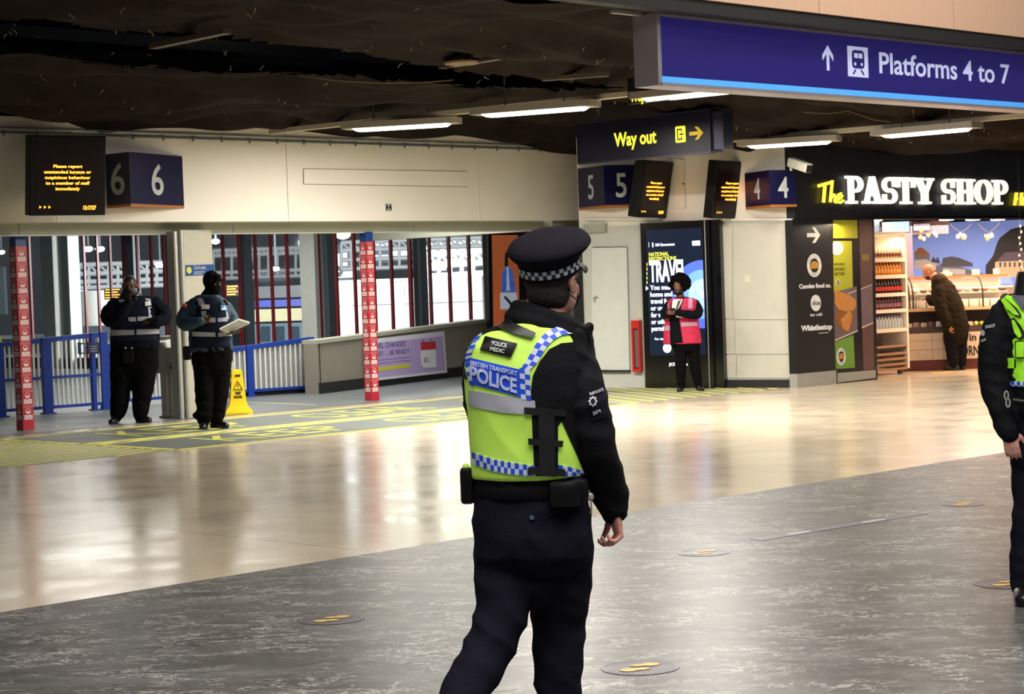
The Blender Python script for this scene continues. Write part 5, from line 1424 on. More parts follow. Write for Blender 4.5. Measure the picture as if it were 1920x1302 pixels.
# hanging paper decorations and lights
for (x0, y0, w_, h_, lab) in ((1724, 428, 36, 20, 'leftmost cluster of paper decorations hanging from the shop ceiling'), (1795, 434, 14, 13, 'middle cluster of paper decorations against the mural sky'), (1847, 435, 14, 14, 'right cluster of paper decorations against the mural sky')):
    Y = 32.9; t = thing('paper_decoration', lab, 'decoration', at(x0+w_/2, y0+h_, Y))
    for k in range(9):
        c = at(x0+rnd.uniform(0, w_), y0+rnd.uniform(2, h_), Y+rnd.uniform(-.05, .05)); s_ = rnd.uniform(.018, .035)
        f = MB(); f.ell(c, X*s_, Yv*.012, EZ*s_*1.2, 8, 6); f.build('paper_piece', mat('paper_%d' % (k % 3), ('#eadfd8', '#e0a860', '#d8b4b8')[k % 3], .6), t)
    f = MB(); c = at(x0+w_/2, y0+2, Y)
    for s_ in (-1, 1): e = at(x0+w_/2+s_*28, 419, Y); e.z = SHZ+.03; f.tube([c, (c+e)/2-EZ*.03, e], .004, 5)
    f.build('string', mat('string_brown', '#8a6a5a', .6), t)
t = thing('light_string', 'string of tiny warm bulbs hanging at right edge of the shop opening', 'string lights', at(1913, 520, 31.5))
f = MB(); top = at(1912, 420, 31.5); top.z = 3.4; f.tube([top]+[at(1912+2*math.sin(i), 420+11*i, 31.5) for i in range(10)], .006, 5); f.build('cord', M_black, t)
for i in range(9):
    f = MB(); f.ell(at(1913+2.2*math.sin(i*2.1), 424+11*i, 31.48), X*.014, Yv*.014, EZ*.018, 8, 6); f.build('bulb', mat('bulb_warm', '#ffd27a', .4, var=0, emit=5), t)
f = MB(); f.box(at(1764, 540, 33.9)-EZ*.12, X*.2, Yv*.2, EZ*.38); tag(f.build('card_box', mat('card_box', '#e2d2b4', .5)), 'cream box standing on back shelf beyond the customer\'s shoulder', 'box')
# yellow floor lettering strip near the customer's feet
f = MB(); f.prism([G(1745, 701.5), G(1786, 698.5), G(1788, 696.5), G(1750, 699)], EZ*.003); tag(f.build('floor_line', mat('shop_floor_strip', '#d9b050', .4)), 'short yellow strip on the floor before the deli counter', 'floor marking')
# ================================================================== people toolkit
DG = None
def fuse(mb, voxel, smooth=4, wr=0.0, wf=(7, 7, 16), seed=0.0):
    """one continuous surface out of overlapping closed shapes"""
    me = bpy.data.meshes.new('tmp'); me.from_pydata(mb.v, [], mb.f); me.update()
    o = bpy.data.objects.new('tmp', me); COL.objects.link(o)
    m = o.modifiers.new('r', 'REMESH'); m.mode = 'VOXEL'; m.voxel_size = voxel
    s = o.modifiers.new('s', 'SMOOTH'); s.factor = .5; s.iterations = smooth
    dg = bpy.context.evaluated_depsgraph_get(); dg.update()
    r = bpy.data.meshes.new_from_object(o.evaluated_get(dg))
    bpy.data.objects.remove(o); bpy.data.meshes.remove(me)
    if wr:
        ns = [v.normal.copy() for v in r.vertices]
        for v, n in zip(r.vertices, ns):
            p = v.co
            a = MN.noise(Vector((p.x*wf[0]+seed, p.y*wf[1], p.z*wf[2]+p.x*5)))
            b = MN.noise(Vector((p.x*wf[0]*2.3+9, p.y*wf[1]*2.3+seed, p.z*wf[2]*2.1-p.x*9)))
            v.co = p + n*(wr*(1-2*abs(a)*1.6) + wr*.45*b)
        r.update()
    out = MB(); out.v = [v.co.copy() for v in r.vertices]; out.f = [list(p.vertices) for p in r.polygons]; out.m = [0]*len(out.f)
    bpy.data.meshes.remove(r)
    return out
def bvh_of(mb): return BVHTree.FromPolygons(mb.v, mb.f)
class Fig:
    def __init__(s, D): s.D = D; s.k = D/FPX
    def P(s, x, y, d=0.0): return at(x, y, s.D+d)
    def rows(s, f, rows, n=28, ex=2.4):
        """stack of horizontal sections: (y, x_left, x_right, depth_offset, depth_radius_m)"""
        vs = []
        for (y, xl, xr, dc, dr) in rows:
            c = s.P((xl+xr)/2, y, dc); a = (xr-xl)/2*s.k
            for j in range(n):
                an = 2*math.pi*j/n; cx, sx = math.cos(an), math.sin(an)
                vs.append(c+Vector((a*abs(cx)**(2/ex)*(1 if cx >= 0 else -1), dr*abs(sx)**(2/ex)*(1 if sx >= 0 else -1), 0)))
        m_ = len(rows)
        f.add(vs, [[i*n+j, (i+1)*n+j, (i+1)*n+(j+1) % n, i*n+(j+1) % n] for i in range(m_-1) for j in range(n)] + [list(range(n)), [(m_-1)*n+j for j in range(n)][::-1]])
    def limb(s, f, pts, n=14, sc=1.0, add=0.0, depth=1.0):
        """(x, y, depth_offset, radius_px)"""
        P_ = [s.P(x, y, d) for x, y, d, r in pts]; R = [(r*sc+add)*s.k for x, y, d, r in pts]
        # resample smoothly
        Q = []; RR = []
        for i in range(len(P_)-1):
            p0 = P_[max(i-1, 0)]; p1 = P_[i]; p2 = P_[i+1]; p3 = P_[min(i+2, len(P_)-1)]
            for k in range(5):
                t = k/5
                Q.append(.5*((2*p1)+(p2-p0)*t+(2*p0-5*p1+4*p2-p3)*t*t+(3*p1-p0-3*p2+p3)*t**3)); RR.append(R[i]+(R[i+1]-R[i])*t)
        Q.append(P_[-1]); RR.append(R[-1])
        f.tube(Q, RR, n)
        f.ell(Q[0], X*RR[0], Yv*RR[0], EZ*RR[0], 12, 8); f.ell(Q[-1], X*RR[-1]*.9, Yv*RR[-1]*.9, EZ*RR[-1]*.9, 12, 8)
def head(f, c, fw, up, s=1.0, hw=.076, ears=(-1, 1)):
    """c: middle of the head; fw: where the face looks"""
    fw = Vector(fw).normalized(); up = Vector(up); up = (up-fw*up.dot(fw)).normalized(); r = fw.cross(up)
    E = lambda x, y, z, a, b, g, n=14: f.ell(c+r*x*s+fw*y*s+up*z*s, r*a*s, fw*b*s, up*g*s, n, 10)
    E(0, -.012, .035, hw, .096, .090, 20); E(0, .022, -.035, hw*.82, .072, .075, 18); E(0, .055, -.085, .032, .030, .024)
    E(0, .085, .028, .050, .016, .016); E(0, .100, -.012, .013, .020, .026); E(0, .108, -.026, .017, .014, .010)
    E(0, .088, -.056, .026, .014, .007); E(0, .086, -.067, .022, .014, .007)
    E(-.036, .070, -.018, .024, .020, .022); E(.036, .070, -.018, .024, .020, .022)
    for k in ears:
        E(k*(hw+.003), -.008, -.004, .009, .020, .032); E(k*(hw+.009), -.014, .004, .006, .016, .022)
    return r, fw, up
def hand(f, w, d, pn, side, curl=.5, s=1.0, spread=1.0):
    """w wrist, d finger direction, pn palm normal (fingers curl to it), side = thumb side"""
    d = Vector(d).normalized(); pn = Vector(pn); pn = (pn-d*pn.dot(d)).normalized(); side = Vector(side); t = (side-d*side.dot(d)-pn*side.dot(pn)).normalized()
    f.ell(w+d*.045*s, t*.040*s, pn*.016*s, d*.055*s, 14, 10); f.ell(w+d*.062*s, t*.040*s, pn*.013*s, d*.030*s, 12, 8)
    f.tube([w-d*.04*s, w+d*.02*s], [.026*s, .027*s], 12)
    for off, L, lag in ((.030, .072, 0.0), (.010, .080, .08), (-.011, .074, .16), (-.030, .058, .26)):
        p = w+d*.085*s+t*off*s; dd_ = (d+t*off*1.2*spread).normalized(); pts = [p-dd_*.02*s, p]; a = 0
        for q in (.42, .32, .26):
            a += curl*(.9+lag); v = dd_*math.cos(a)+pn*math.sin(a); p = p+v*(L*q*s); pts.append(p)
        f.tube(pts, [.0095*s, .0092*s, .0085*s, .0078*s, .0062*s], 9); f.ell(pts[-1], d*.0062*s, pn*.0062*s, t*.0062*s, 8, 6)
    p = w+d*.025*s+t*.028*s; v1 = (t*.85+d*.75+pn*.35).normalized(); v2 = (t*.25+d*.95+pn*.45).normalized()
    pts = [p-v1*.01*s, p+v1*.032*s, p+v1*.032*s+v2*.030*s, p+v1*.032*s+v2*.054*s+pn*.006*s]
    f.tube(pts, [.015*s, .012*s, .0100*s, .0075*s], 9); f.ell(pts[-1], d*.0075*s, pn*.0075*s, t*.0075*s, 8, 6)
def boot(f, ank, fw, s=1.0, h=.10):
    fw = Vector((fw[0], fw[1], 0)).normalized(); r = fw.cross(EZ)
    g = Vector((ank.x, ank.y, 0))
    f.ell(g+fw*.09*s+EZ*.045, r*.048*s, fw*.105*s, EZ*.045, 16, 10); f.ell(g-fw*.015*s+EZ*.045, r*.040*s, fw*.060*s, EZ*.046, 14, 8)
    f.ell(g+fw*.155*s+EZ*.036, r*.044*s, fw*.050*s, EZ*.036, 14, 8)
    f.tube([g+EZ*.05, g+EZ*(ank.z+.05 if ank.z > h else h+.04)], [.046*s, .050*s], 14)
    pts = []
    for i in range(24):
        an = 2*math.pi*i/24; y = math.cos(an); x = math.sin(an); pts.append(g+fw*(.068+.135*y)*s+r*(.046+.006*y)*x*s)
    f.prism(pts, EZ*.022)
# ------------------------------------------------------------ decals: printed or sewn panels that follow a surface
def pip(poly): return poly
def decal(name, m_, polys, bvh, parent, D, off=.004, step=7, label=None, kind=None, push=None):
    """polys: outlines in photo pixels; each becomes a patch lying on the surface bvh"""
    bm = bmesh.new()
    for pl in polys:
        vs = [bm.verts.new((x, y, 0)) for x, y in pl]
        try: bm.faces.new(vs)
        except ValueError: pass
    xs = [x for pl in polys for x, _ in pl]; ys = [y for pl in polys for _, y in pl]
    x = min(xs)+step*.5
    while x < max(xs):
        bmesh.ops.bisect_plane(bm, geom=bm.verts[:]+bm.edges[:]+bm.faces[:], plane_co=(x, 0, 0), plane_no=(1, 0, 0)); x += step
    y = min(ys)+step*.5
    while y < max(ys):
        bmesh.ops.bisect_plane(bm, geom=bm.verts[:]+bm.edges[:]+bm.faces[:], plane_co=(0, y, 0), plane_no=(0, 1, 0)); y += step
    bmesh.ops.triangulate(bm, faces=bm.faces[:])
    bm.verts.index_update()
    P2 = [(v.co.x, v.co.y) for v in bm.verts]; F = [[v.index for v in f_.verts] for f_ in bm.faces]; bm.free()
    return put(name, m_, P2, F, bvh, parent, D, off)
def put(name, m_, P2, F, bvh, parent, D, off):
    out = []; N = []; last = None
    for x, y in P2:
        d = ray(x, y); h = bvh.ray_cast(EYE, d)
        if h[0] is None or abs(h[0].y-D) > .8:
            q = at(x, y, D); h2 = bvh.find_nearest(q); p, n = h2[0], h2[1]
        else: p, n = h[0], h[1]
        if n.dot(d) > 0: n = -n
        n = (n - d*1.0).normalized()
        out.append(p + n*off); N.append(n)
    f = MB(); k = len(out)
    F2 = []
    for t in F:
        a, b, c = [out[i] for i in t]
        if (b-a).cross(c-a).dot(a-EYE) > 0: t = t[::-1]
        F2.append(t)
    ed = {}
    for t in F2:
        for i in range(len(t)):
            e = (t[i], t[(i+1) % len(t)])
            if (e[1], e[0]) in ed: del ed[(e[1], e[0])]
            else: ed[e] = 1
    f.add(out + [p-n*min(off*1.3, .006) for p, n in zip(out, N)], F2 + [[a, a+k, b+k, b] for a, b in ed])
    return f.build(name, m_, parent, smooth=50)
def decal_text(name, m_, txt, a, b, cap, bvh, parent, D, off=.006, bold=.02, upv=(0, -1)):
    """text from pixel a to pixel b along the baseline, cap height in pixels, up direction in pixels"""
    t = MB(); t.text(txt, (0, 0, 0), (1, 0, 0), (0, 1, 0), 1.0, None, ext=0, bold=bold)
    w = max(v.x for v in t.v)
    L = (b[0]-a[0], b[1]-a[1]); l = math.hypot(*upv); u = (upv[0]/l, upv[1]/l)
    P2 = [(a[0]+L[0]*v.x/w+u[0]*cap*v.y, a[1]+L[1]*v.x/w+u[1]*cap*v.y) for v in t.v]
    return put(name, m_, P2, t.f, bvh, parent, D, off)
def checks(cols, rows_, edgeA, edgeB, skip=0):
    """two boundary polylines -> alternating cells; returns the two lists of quads"""
    def pt(E, t):
        n = len(E)-1; i = min(int(t*n), n-1); q = t*n-i
        return (E[i][0]+(E[i+1][0]-E[i][0])*q, E[i][1]+(E[i+1][1]-E[i][1])*q)
    A_, B_ = [], []
    for i in range(cols):
        for j in range(rows_):
            c = []
            for (ti, tj) in ((i, j), (i+1, j), (i+1, j+1), (i, j+1)):
                a = pt(edgeA, ti/cols); b = pt(edgeB, ti/cols); s_ = tj/rows_; c.append((a[0]+(b[0]-a[0])*s_, a[1]+(b[1]-a[1])*s_))
            (A_ if (i+j) % 2 == skip else B_).append(c)
    return A_, B_

M_blk = mat('black_jacket_cloth', '#121217', .8, var=.25, scale=12, bump=.2, bscale=90, spec=.12)
M_trs = mat('navy_black_trousers', '#13131f', .85, var=.2, scale=12, bump=.2, bscale=90, spec=.1)
M_boot = mat('black_leather', '#0d0d0f', .35, var=.2, bump=.1, bscale=40)
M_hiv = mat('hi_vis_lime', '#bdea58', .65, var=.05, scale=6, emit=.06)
M_silv = mat('silver_reflective_tape', '#a6a8b4', .4, var=.08, scale=20)
M_bchk = mat('police_blue', '#1c4bd0', .45, var=.05)
M_wchk = mat('check_white', '#c3cbe0', .45, var=.05)
M_skin = mat('pink_skin', '#c98f82', .5, var=.10, scale=18)
M_sole = mat('rubber_sole', '#0a0a0b', .7)
M_hair = mat('short_dark_brown_hair', '#2a211d', .8, var=.4, scale=60, bump=.6, bscale=160)
M_nvest = mat('dark_navy_vest', '#131a2e', .8, var=.15, scale=12, bump=.15, bscale=80, spec=.15)
M_plast = mat('black_plastic_kit', '#0a0a0c', .35, var=.1, spec=.25)

def add_kids(fig, root, body, jacket, trousers, boots, names=('jacket', 'trousers'), mats=None, skin=M_skin, vox=.009):
    pass

# ================================================================== officer walking away in the foreground
F = Fig(6.6); base = Vector((F.P(1010, 900).x, 6.6, 0))
off1 = thing('police_officer', 'police officer with checked cap and lime vest seen from behind, largest figure', 'person', base)
# --- skin
f = MB(); hc = F.P(1035, 533)
hfw = Vector((.56, .83, -.03)); hup = Vector((-.08, -.10, 1))
head(f, hc, hfw, hup, 1.04, hw=.080, ears=(1,))
f.tube([F.P(1026, 560), F.P(1018, 640)], [.066, .075], 16)
F.rows(f, [(625, 930, 1080, 0, .08), (680, 895, 1085, 0, .10), (800, 905, 1075, 0, .10), (930, 915, 1080, 0, .11), (1010, 915, 1085, 0, .11)])
armR = [(1078, 690, -.03, 44), (1095, 760, -.06, 46), (1117, 845, -.05, 40), (1135, 900, .0, 36), (1148, 948, .04, 30)]
armL = [(902, 690, .06, 36), (905, 780, .17, 34), (930, 850, .26, 30), (960, 840, .38, 26)]
legL = [(950, 1010, .0, 63), (948, 1090, -.03, 58), (938, 1160, -.08, 50), (908, 1235, -.14, 46), (862, 1310, -.24, 40), (818, 1400, -.34, 30)]
legR = [(1048, 1010, .0, 63), (1050, 1090, .03, 60), (1048, 1180, .06, 51), (1046, 1290, .04, 44), (1052, 1400, .06, 34)]
for a in (armR, armL): F.limb(f, a, sc=.72)
for a in (legL, legR): F.limb(f, a, sc=.66)
hand(f, F.P(1150, 952, .04), Vector((.16, -.02, -1)), Vector((-1, -.2, -.1)), Vector((-.1, .9, 0)), curl=.88, s=1.12)
hand(f, F.P(975, 838, .42), Vector((.9, .4, 0)), Vector((0, 0, -1)), Vector((0, 1, 0)), curl=.6)
body = fuse(f, .0055, 3); ob = body.build('body', M_skin, off1, smooth=60)
# --- hair on the back and side of the head
f = MB(); r, fw, up = (hfw.normalized().cross(hup)).normalized(), hfw.normalized(), hup.normalized()
f.ell(hc-fw*.012+up*.018, r*.0835, fw*.094, up*.082, 22, 14); f.ell(hc-fw*.030-up*.030, r*.072, fw*.074, up*.070, 20, 12)
hm = fuse(f, .006, 3, wr=.0012, wf=(60, 60, 60))
cut = [p for p in hm.f if (sum((hm.v[i]-hc).dot(fw) for i in p)/len(p)) < .018 - .35*max(0, -(sum((hm.v[i]-hc).dot(up) for i in p)/len(p))) and sum((hm.v[i]-hc).dot(up) for i in p)/len(p) > -.078]
hm.f = cut; hm.m = [0]*len(cut); hm.build('hair', M_hair, off1, smooth=60)
# --- ear loop and mask edge
f = MB(); e = F.P(1076, 545, -.07)
f.tube([F.P(1077, 521, -.075), F.P(1086, 534, -.06), F.P(1089, 550, -.05), F.P(1086, 562, -.045)], .0022, 6)
f.tube([F.P(1063, 548, -.088), F.P(1074, 556, -.085), F.P(1086, 566, -.06)], .0022, 6)
f.ell(hc+fw*.080-up*.045, r*.050, fw*.030, up*.046, 16, 10)
f.build('face_mask', M_black, off1, smooth=60)
# --- jacket
f = MB()
F.rows(f, [(585, 962, 1062, 0, .085), (603, 942, 1080, 0, .105), (620, 905, 1102, 0, .12), (645, 880, 1114, 0, .14), (690, 872, 1118, 0, .16), (760, 880, 1108, 0, .165), (830, 884, 1098, 0, .16), (895, 888, 1096, 0, .155), (932, 890, 1098, 0, .158)])
for a in (armR, armL): F.limb(f, a, n=18)
F.limb(f, [(1146, 925, .03, 33), (1151, 958, .04, 29)], n=18)
f.ell(F.P(1160, 935, .03), X*.022, Yv*.03, EZ*.02)
jm = fuse(f, .0075, 5, wr=.0055, wf=(6, 6, 13), seed=2); jb = bvh_of(jm)
jo = jm.build('jacket', M_blk, off1, smooth=70)
f = MB()   # stand-up collar
vs = []; n = 30
ring = [((1012, 592), 82, .10, -4), ((1010, 580), 74, .098, -2)]
cpts = [(945, 592), (962, 566), (985, 562), (1020, 574), (1055, 590), (1090, 612), (1112, 634)]
f.tube([F.P(956, 594, -.0), F.P(975, 598, -.07), F.P(1015, 607, -.10), F.P(1060, 622, -.09), F.P(1095, 634, -.03)], [14*F.k, 17*F.k, 18*F.k, 17*F.k, 14*F.k], 14)
f.tube([F.P(968, 576, -.02), F.P(992, 581, -.07), F.P(1025, 592, -.095), F.P(1062, 608, -.085), F.P(1090, 622, -.03)], [12*F.k, 14*F.k, 15*F.k, 15*F.k, 13*F.k], 14)
f.tube([F.P(968, 576, -.02), F.P(985, 575, .10), F.P(1040, 590, .15), F.P(1085, 615, .10), F.P(1100, 628, .0)], [13*F.k]*5, 14)
cm = fuse(f, .007, 6, wr=.002, seed=5); cm.build('collar', M_blk, off1, smooth=70)
# --- trousers
f = MB()
F.rows(f, [(905, 888, 1098, 0, .15), (945, 886, 1104, 0, .155), (1000, 886, 1112, -.01, .165), (1040, 888, 1112, -.01, .16), (1068, 900, 1100, 0, .12)])
f.ell(F.P(998, 1090, -.01), X*.10, Yv*.11, EZ*.09)
for a in (legL, legR): F.limb(f, a, n=18)
F.limb(f, [(818, 1400, -.34, 36), (808, 1425, -.36, 34)]); F.limb(f, [(1052, 1400, .06, 36), (1054, 1440, .06, 34)])
tm = fuse(f, .009, 9, wr=.006, wf=(5, 5, 9), seed=7); tb = bvh_of(tm)
tm.build('trousers', M_trs, off1, smooth=70)
for pt, d_ in (((806, 1430, -.36), (.8, .6)), ((1054, 1450, .06), (.8, .6))):
    f = MB(); a = F.P(*pt); a.z = .08; boot(f, a, d_, 1.1); bm_ = fuse(f, .008, 3); bm_.build('boot', M_boot, off1, smooth=60)
# --- vest
f = MB()
F.rows(f, [(606, 950, 1062, 0, .118), (622, 906, 1088, 0, .142), (646, 874, 1098, 0, .160), (690, 866, 1106, 0, .176), (760, 876, 1104, 0, .180), (830, 880, 1098, 0, .175), (893, 884, 1097, 0, .170)], n=40)
vm_ = fuse(f, .009, 4, wr=.0025, wf=(4, 4, 7), seed=1); vb = bvh_of(vm_)
vo = vm_.build('hi_vis_vest', M_hiv, off1, smooth=70)
D = 6.6
def dv(name, m_, polys, off=.004, step=8, label=None):
    o = decal(name, m_, polys, vb, vo, D, off, step)
    if label: o['label'] = label
    return o
side = [(1100, 640), (1052, 644), (1030, 655), (1012, 678), (999, 705), (995, 735), (998, 800), (1002, 893), (1046, 893), (1046, 800), (1053, 790), (1064, 815), (1080, 850), (1094, 884), (1112, 884), (1116, 700)]
dv('side_panel', M_blk, [side], .003, label='black open side of the vest')
dv('black_edging', M_black, [[(945, 603), (905, 612), (882, 635), (868, 662), (866, 690), (873, 712), (877, 712), (871, 688), (873, 663), (887, 638), (909, 616), (946, 607)]], .006)
dv('police_panel', M_bchk, [[(881, 671), (990, 697), (992, 750), (884, 720)]], .005, label='blue panel with POLICE lettering')
dv('silver_band', M_silv, [[(879, 731), (940, 742), (1003, 752), (1005, 779), (940, 774), (880, 762)]], .005, label='wide silver reflective band')
# blue and silver check strips
def cs2(cols, A_, B_, nm, rows_=2, off=.006):
    a, b = checks(cols, rows_, A_, B_)
    dv(nm, M_bchk, a, off); dv(nm, M_wchk, b, off)
cs2(11, [(1062, 612), (1040, 615), (1018, 628), (1003, 648), (990, 672), (978, 690)], [(1078, 625), (1050, 630), (1034, 641), (1022, 655), (1008, 680), (992, 695)], 'shoulder_checks')
cs2(6, [(974, 690), (977, 749)], [(993, 694), (996, 752)], 'side_checks', 2)
cs2(9, [(913, 613), (896, 640), (885, 662), (882, 676)], [(899, 617), (886, 642), (876, 664), (873, 680)], 'shoulder_checks', 1)
cs2(5, [(873, 682), (882, 722)], [(882, 680), (889, 724)], 'side_checks', 1)
cs2(17, [(886, 848), (925, 862), (960, 868), (1003, 874)], [(888, 871), (925, 884), (960, 890), (1005, 893)], 'hem_checks', 2)
cs2(6, [(1046, 872), (1072, 877), (1093, 884)], [(1046, 893), (1072, 893), (1094, 892)], 'hem_checks', 2)
# patch, straps
dv('medic_patch', M_plast, [[(911, 632), (970, 645), (958, 671), (901, 657)]], .008, label='black patch reading POLICE MEDIC')
decal_text('patch_lettering', M_cap, 'POLICE', (923, 648), (950, 653), 7, vb, vo, D, .011, .03, (.15, -1))
decal_text('patch_lettering', M_cap, 'MEDIC', (920, 658), (946, 663), 7, vb, vo, D, .011, .03, (.15, -1))
decal_text('police_lettering', mat('lettering_pale_blue', '#b9c4ea', .5), 'POLICE', (883, 712), (969, 737), 26, vb, vo, D, .009, .03, (0, -1))
decal_text('police_lettering', MATS['lettering_pale_blue'], 'BRITISH TRANSPORT', (884, 685), (970, 705), 8, vb, vo, D, .009, .02, (0, -1))
dv('grab_strap', M_black, [[(921, 603), (935, 601), (970, 611), (1005, 626), (998, 635), (960, 626), (912, 611)]], .012, label='black carry strap across the shoulders')
for pl in ([(983, 764), (1060, 769), (1060, 781), (983, 777)], [(990, 822), (1055, 827), (1053, 839), (991, 834)], [(990, 876), (1058, 880), (1058, 892), (990, 889)], [(1009, 765), (1038, 767), (1040, 893), (1011, 893)]):
    dv('buckle_strap', M_black, [pl], .012)
# --- cap
cf = MB(); cu_ = Vector((-.12, -.36, 1)).normalized(); cfw = Vector((.58, .81, 0)); cfw = (cfw-cu_*cfw.dot(cu_)).normalized(); crt = cfw.cross(cu_)
cc = F.P(1032, 508, -.012)
def ringcap(prof, n=44):
    vs = []
    for (r_, h_, fo) in prof:
        for j in range(n):
            an = 2*math.pi*j/n; vs.append(cc+cu_*h_+cfw*(fo+r_*1.06*math.cos(an))+crt*(r_*.98*math.sin(an)))
    f = MB(); f.add(vs, [[i*n+j, i*n+(j+1) % n, (i+1)*n+(j+1) % n, (i+1)*n+j] for i in range(len(prof)-1) for j in range(n)]+[[j for j in range(n)][::-1], [(len(prof)-1)*n+j for j in range(n)]])
    return f
cap = ringcap([(.100, -.004, 0), (.101, .04, 0), (.112, .052, .004), (.130, .068, .01), (.139, .080, .012), (.138, .087, .012), (.128, .102, .012), (.098, .116, .01), (.05, .124, .01)]).build('cap_crown', mat('cap_navy_felt', '#15131c', .9, var=.15, scale=20, bump=.2, bscale=200, spec=.1), off1, smooth=60)
n = 46; 
for rr_ in range(2):
    for cc_i, m_ in ((0, M_wchk), (1, M_black)):
        f = MB()
        for j in range(n):
            if (j+rr_) % 2 != cc_i: continue
            q = []
            for (jj, h_) in ((j, 0), (j+1, 0), (j+1, 1), (j, 1)):
                an = 2*math.pi*jj/n; h2 = .008+.0135*(rr_+h_); q.append(cc+cu_*h2+cfw*(.1028*1.06*math.cos(an))+crt*(.1028*.98*math.sin(an)))
            f.poly(q)
        if rr_ == 0 or True: f.build('chequered_band', m_, cap)
f = MB(); vs = []
for j in range(15):
    an = math.radians(-62+124*j/14)
    for (r_, h_) in ((.102, .004), (.140, -.020), (.140, -.024), (.100, -.002)): 
        k_ = r_ if r_ < .11 else .102+.030*math.cos(an*1.25)**.6 if math.cos(an*1.25) > 0 else .104
        vs.append(cc+cu_*h_+cfw*(k_*1.06*math.cos(an))+crt*(k_*.98*math.sin(an)))
f.add(vs, [[i*4+j, (i+1)*4+j, (i+1)*4+(j+1) % 4, i*4+(j+1) % 4] for i in range(14) for j in range(4)]); f.build('cap_peak', mat('patent_black', '#0b0b0d', .45, spec=.3), off1, smooth=50)
# --- sleeve badges
def dj(name, m_, polys, off=.004, step=6): return decal(name, m_, polys, jb, jo, D, off, step)
dj('sleeve_pocket', M_trs, [[(1102, 736), (1134, 728), (1139, 782), (1110, 790)]], .004)
star = []
for i in range(16):
    an = 2*math.pi*i/16; r_ = 9.5 if i % 2 == 0 else 7.2; star.append((1111+r_*.9*math.cos(an), 753+r_*1.1*math.sin(an)))
dj('sleeve_crest', M_silv, [star, [(1105, 742), (1113, 740), (1112, 734), (1108, 737), (1104, 736)]], .008)
dj('sleeve_crest', M_trs, [[(1111+4*math.cos(a_), 753+4.5*math.sin(a_)) for a_ in [2*math.pi*i/10 for i in range(10)]]], .010)
decal_text('sleeve_lettering', M_silv, 'POLICE', (1114, 740), (1130, 733), 5.5, jb, jo, D, .009, .03, (-.3, -1))
decal_text('sleeve_lettering', M_silv, '5874', (1112, 779), (1126, 773), 6, jb, jo, D, .009, .03, (-.3, -1))
# --- belt kit
f = MB(); F.rows(f, [(905, 887, 1100, 0, .162), (909, 886, 1101, 0, .165), (924, 886, 1102, 0, .165), (928, 888, 1101, 0, .162)], n=40); f.build('duty_belt', mat('webbing_belt', '#0b0b0e', .8, spec=.1), off1, smooth=40)
f = MB(); c = F.P(878, 908, -.02); f.bevel_box(c-X*.026-EZ*.065-Yv*.03, X*.045, Yv*.07, EZ*.12, .012); pouch = f.build('belt_pouch', M_plast, off1, smooth=40)
f = MB(); c = F.P(874, 878, -.01); f.bevel_box(c-X*.012-EZ*.02-Yv*.02, X*.022, Yv*.03, EZ*.035, .008); f.build('lime_glove', M_hiv, pouch)
f = MB(); f.bevel_box(F.P(1030, 955, -.20), X*.10, Yv*.05, EZ*.085, .018); f.bevel_box(F.P(1070, 940, -.16), X*.06, Yv*.05, EZ*.07, .015); f.build('holster', M_plast, off1, smooth=40)
f = MB(); f.tube([F.P(1104, 920, -.06), F.P(1108, 938, -.06), F.P(1109, 958, -.06), F.P(1104, 965, -.05)], .003, 6); f.ell(F.P(1107, 932, -.06), X*.012, Yv*.008, EZ*.014); f.build('key_lanyard', M_steel, off1, smooth=40)
dt = decal('trouser_button', mat('teal_button', '#3f5a66', .4), [[(997+4.5*math.cos(a_), 971+4.5*math.sin(a_)) for a_ in [2*math.pi*i/12 for i in range(12)]]], tb, off1, D, .006, 4)
f = MB(); f.bevel_box(F.P(1084, 652, -.07), X*.045, Yv*.05, EZ*.075, .010); f.bevel_box(F.P(1098, 625, -.06), X*.028, Yv*.04, EZ*.035, .012); f.tube([F.P(1100, 655, -.05), F.P(1103, 680, -.06), F.P(1106, 700, -.03)], .016, 8); f.build('shoulder_radio', M_plast, off1, smooth=40)
f = MB(); f.tube([F.P(947, 557, .06), F.P(972, 586, .02)], .005, 8); f.build('radio_aerial', M_plast, off1)

# ================================================================== officer cut by the right edge
F = Fig(9.78); D = 9.78; base = Vector((F.P(1955, 900).x, 9.78, 0))
off2 = thing('police_officer', 'police officer in lime tactical vest cut off by right picture edge', 'person', base)
f = MB(); head(f, F.P(1957, 470), Vector((-.25, -1, 0)), Vector((0, 0, 1)))
f.tube([F.P(1957, 500), F.P(1957, 560)], [.06, .066], 14)
F.rows(f, [(565, 1885, 2028, 0, .08), (620, 1880, 2034, 0, .10), (800, 1905, 2010, 0, .10), (860, 1905, 2015, 0, .11)])
aR = [(1878, 592, 0, 24), (1863, 640, -.02, 26), (1864, 715, -.02, 27), (1876, 765, -.06, 24), (1889, 802, -.09, 20)]
aL = [(2035, 592, 0, 24), (2050, 650, 0, 26), (2046, 720, -.05, 25), (2010, 770, -.15, 21)]
lR = [(1930, 860, 0, 34), (1928, 960, -.01, 30), (1920, 1040, 0, 26), (1918, 1100, 0, 22)]
lL = [(1985, 860, 0, 34), (1990, 960, 0, 30), (1992, 1040, 0, 26), (1994, 1100, 0, 22)]
for a in (aR, aL, lR, lL): F.limb(f, a, sc=.68)
hand(f, F.P(1892, 806, -.10), Vector((.10, -.10, -1)), Vector((.35, .9, 0)), Vector((.9, -.4, 0)), curl=.32, s=1.0)
hand(f, F.P(2005, 775, -.17), Vector((-.5, -.4, -.8)), Vector((-.3, .9, 0)), Vector((-.8, -.4, 0)), curl=.4)
fuse(f, .006, 3).build('body', M_skin, off2, smooth=60)
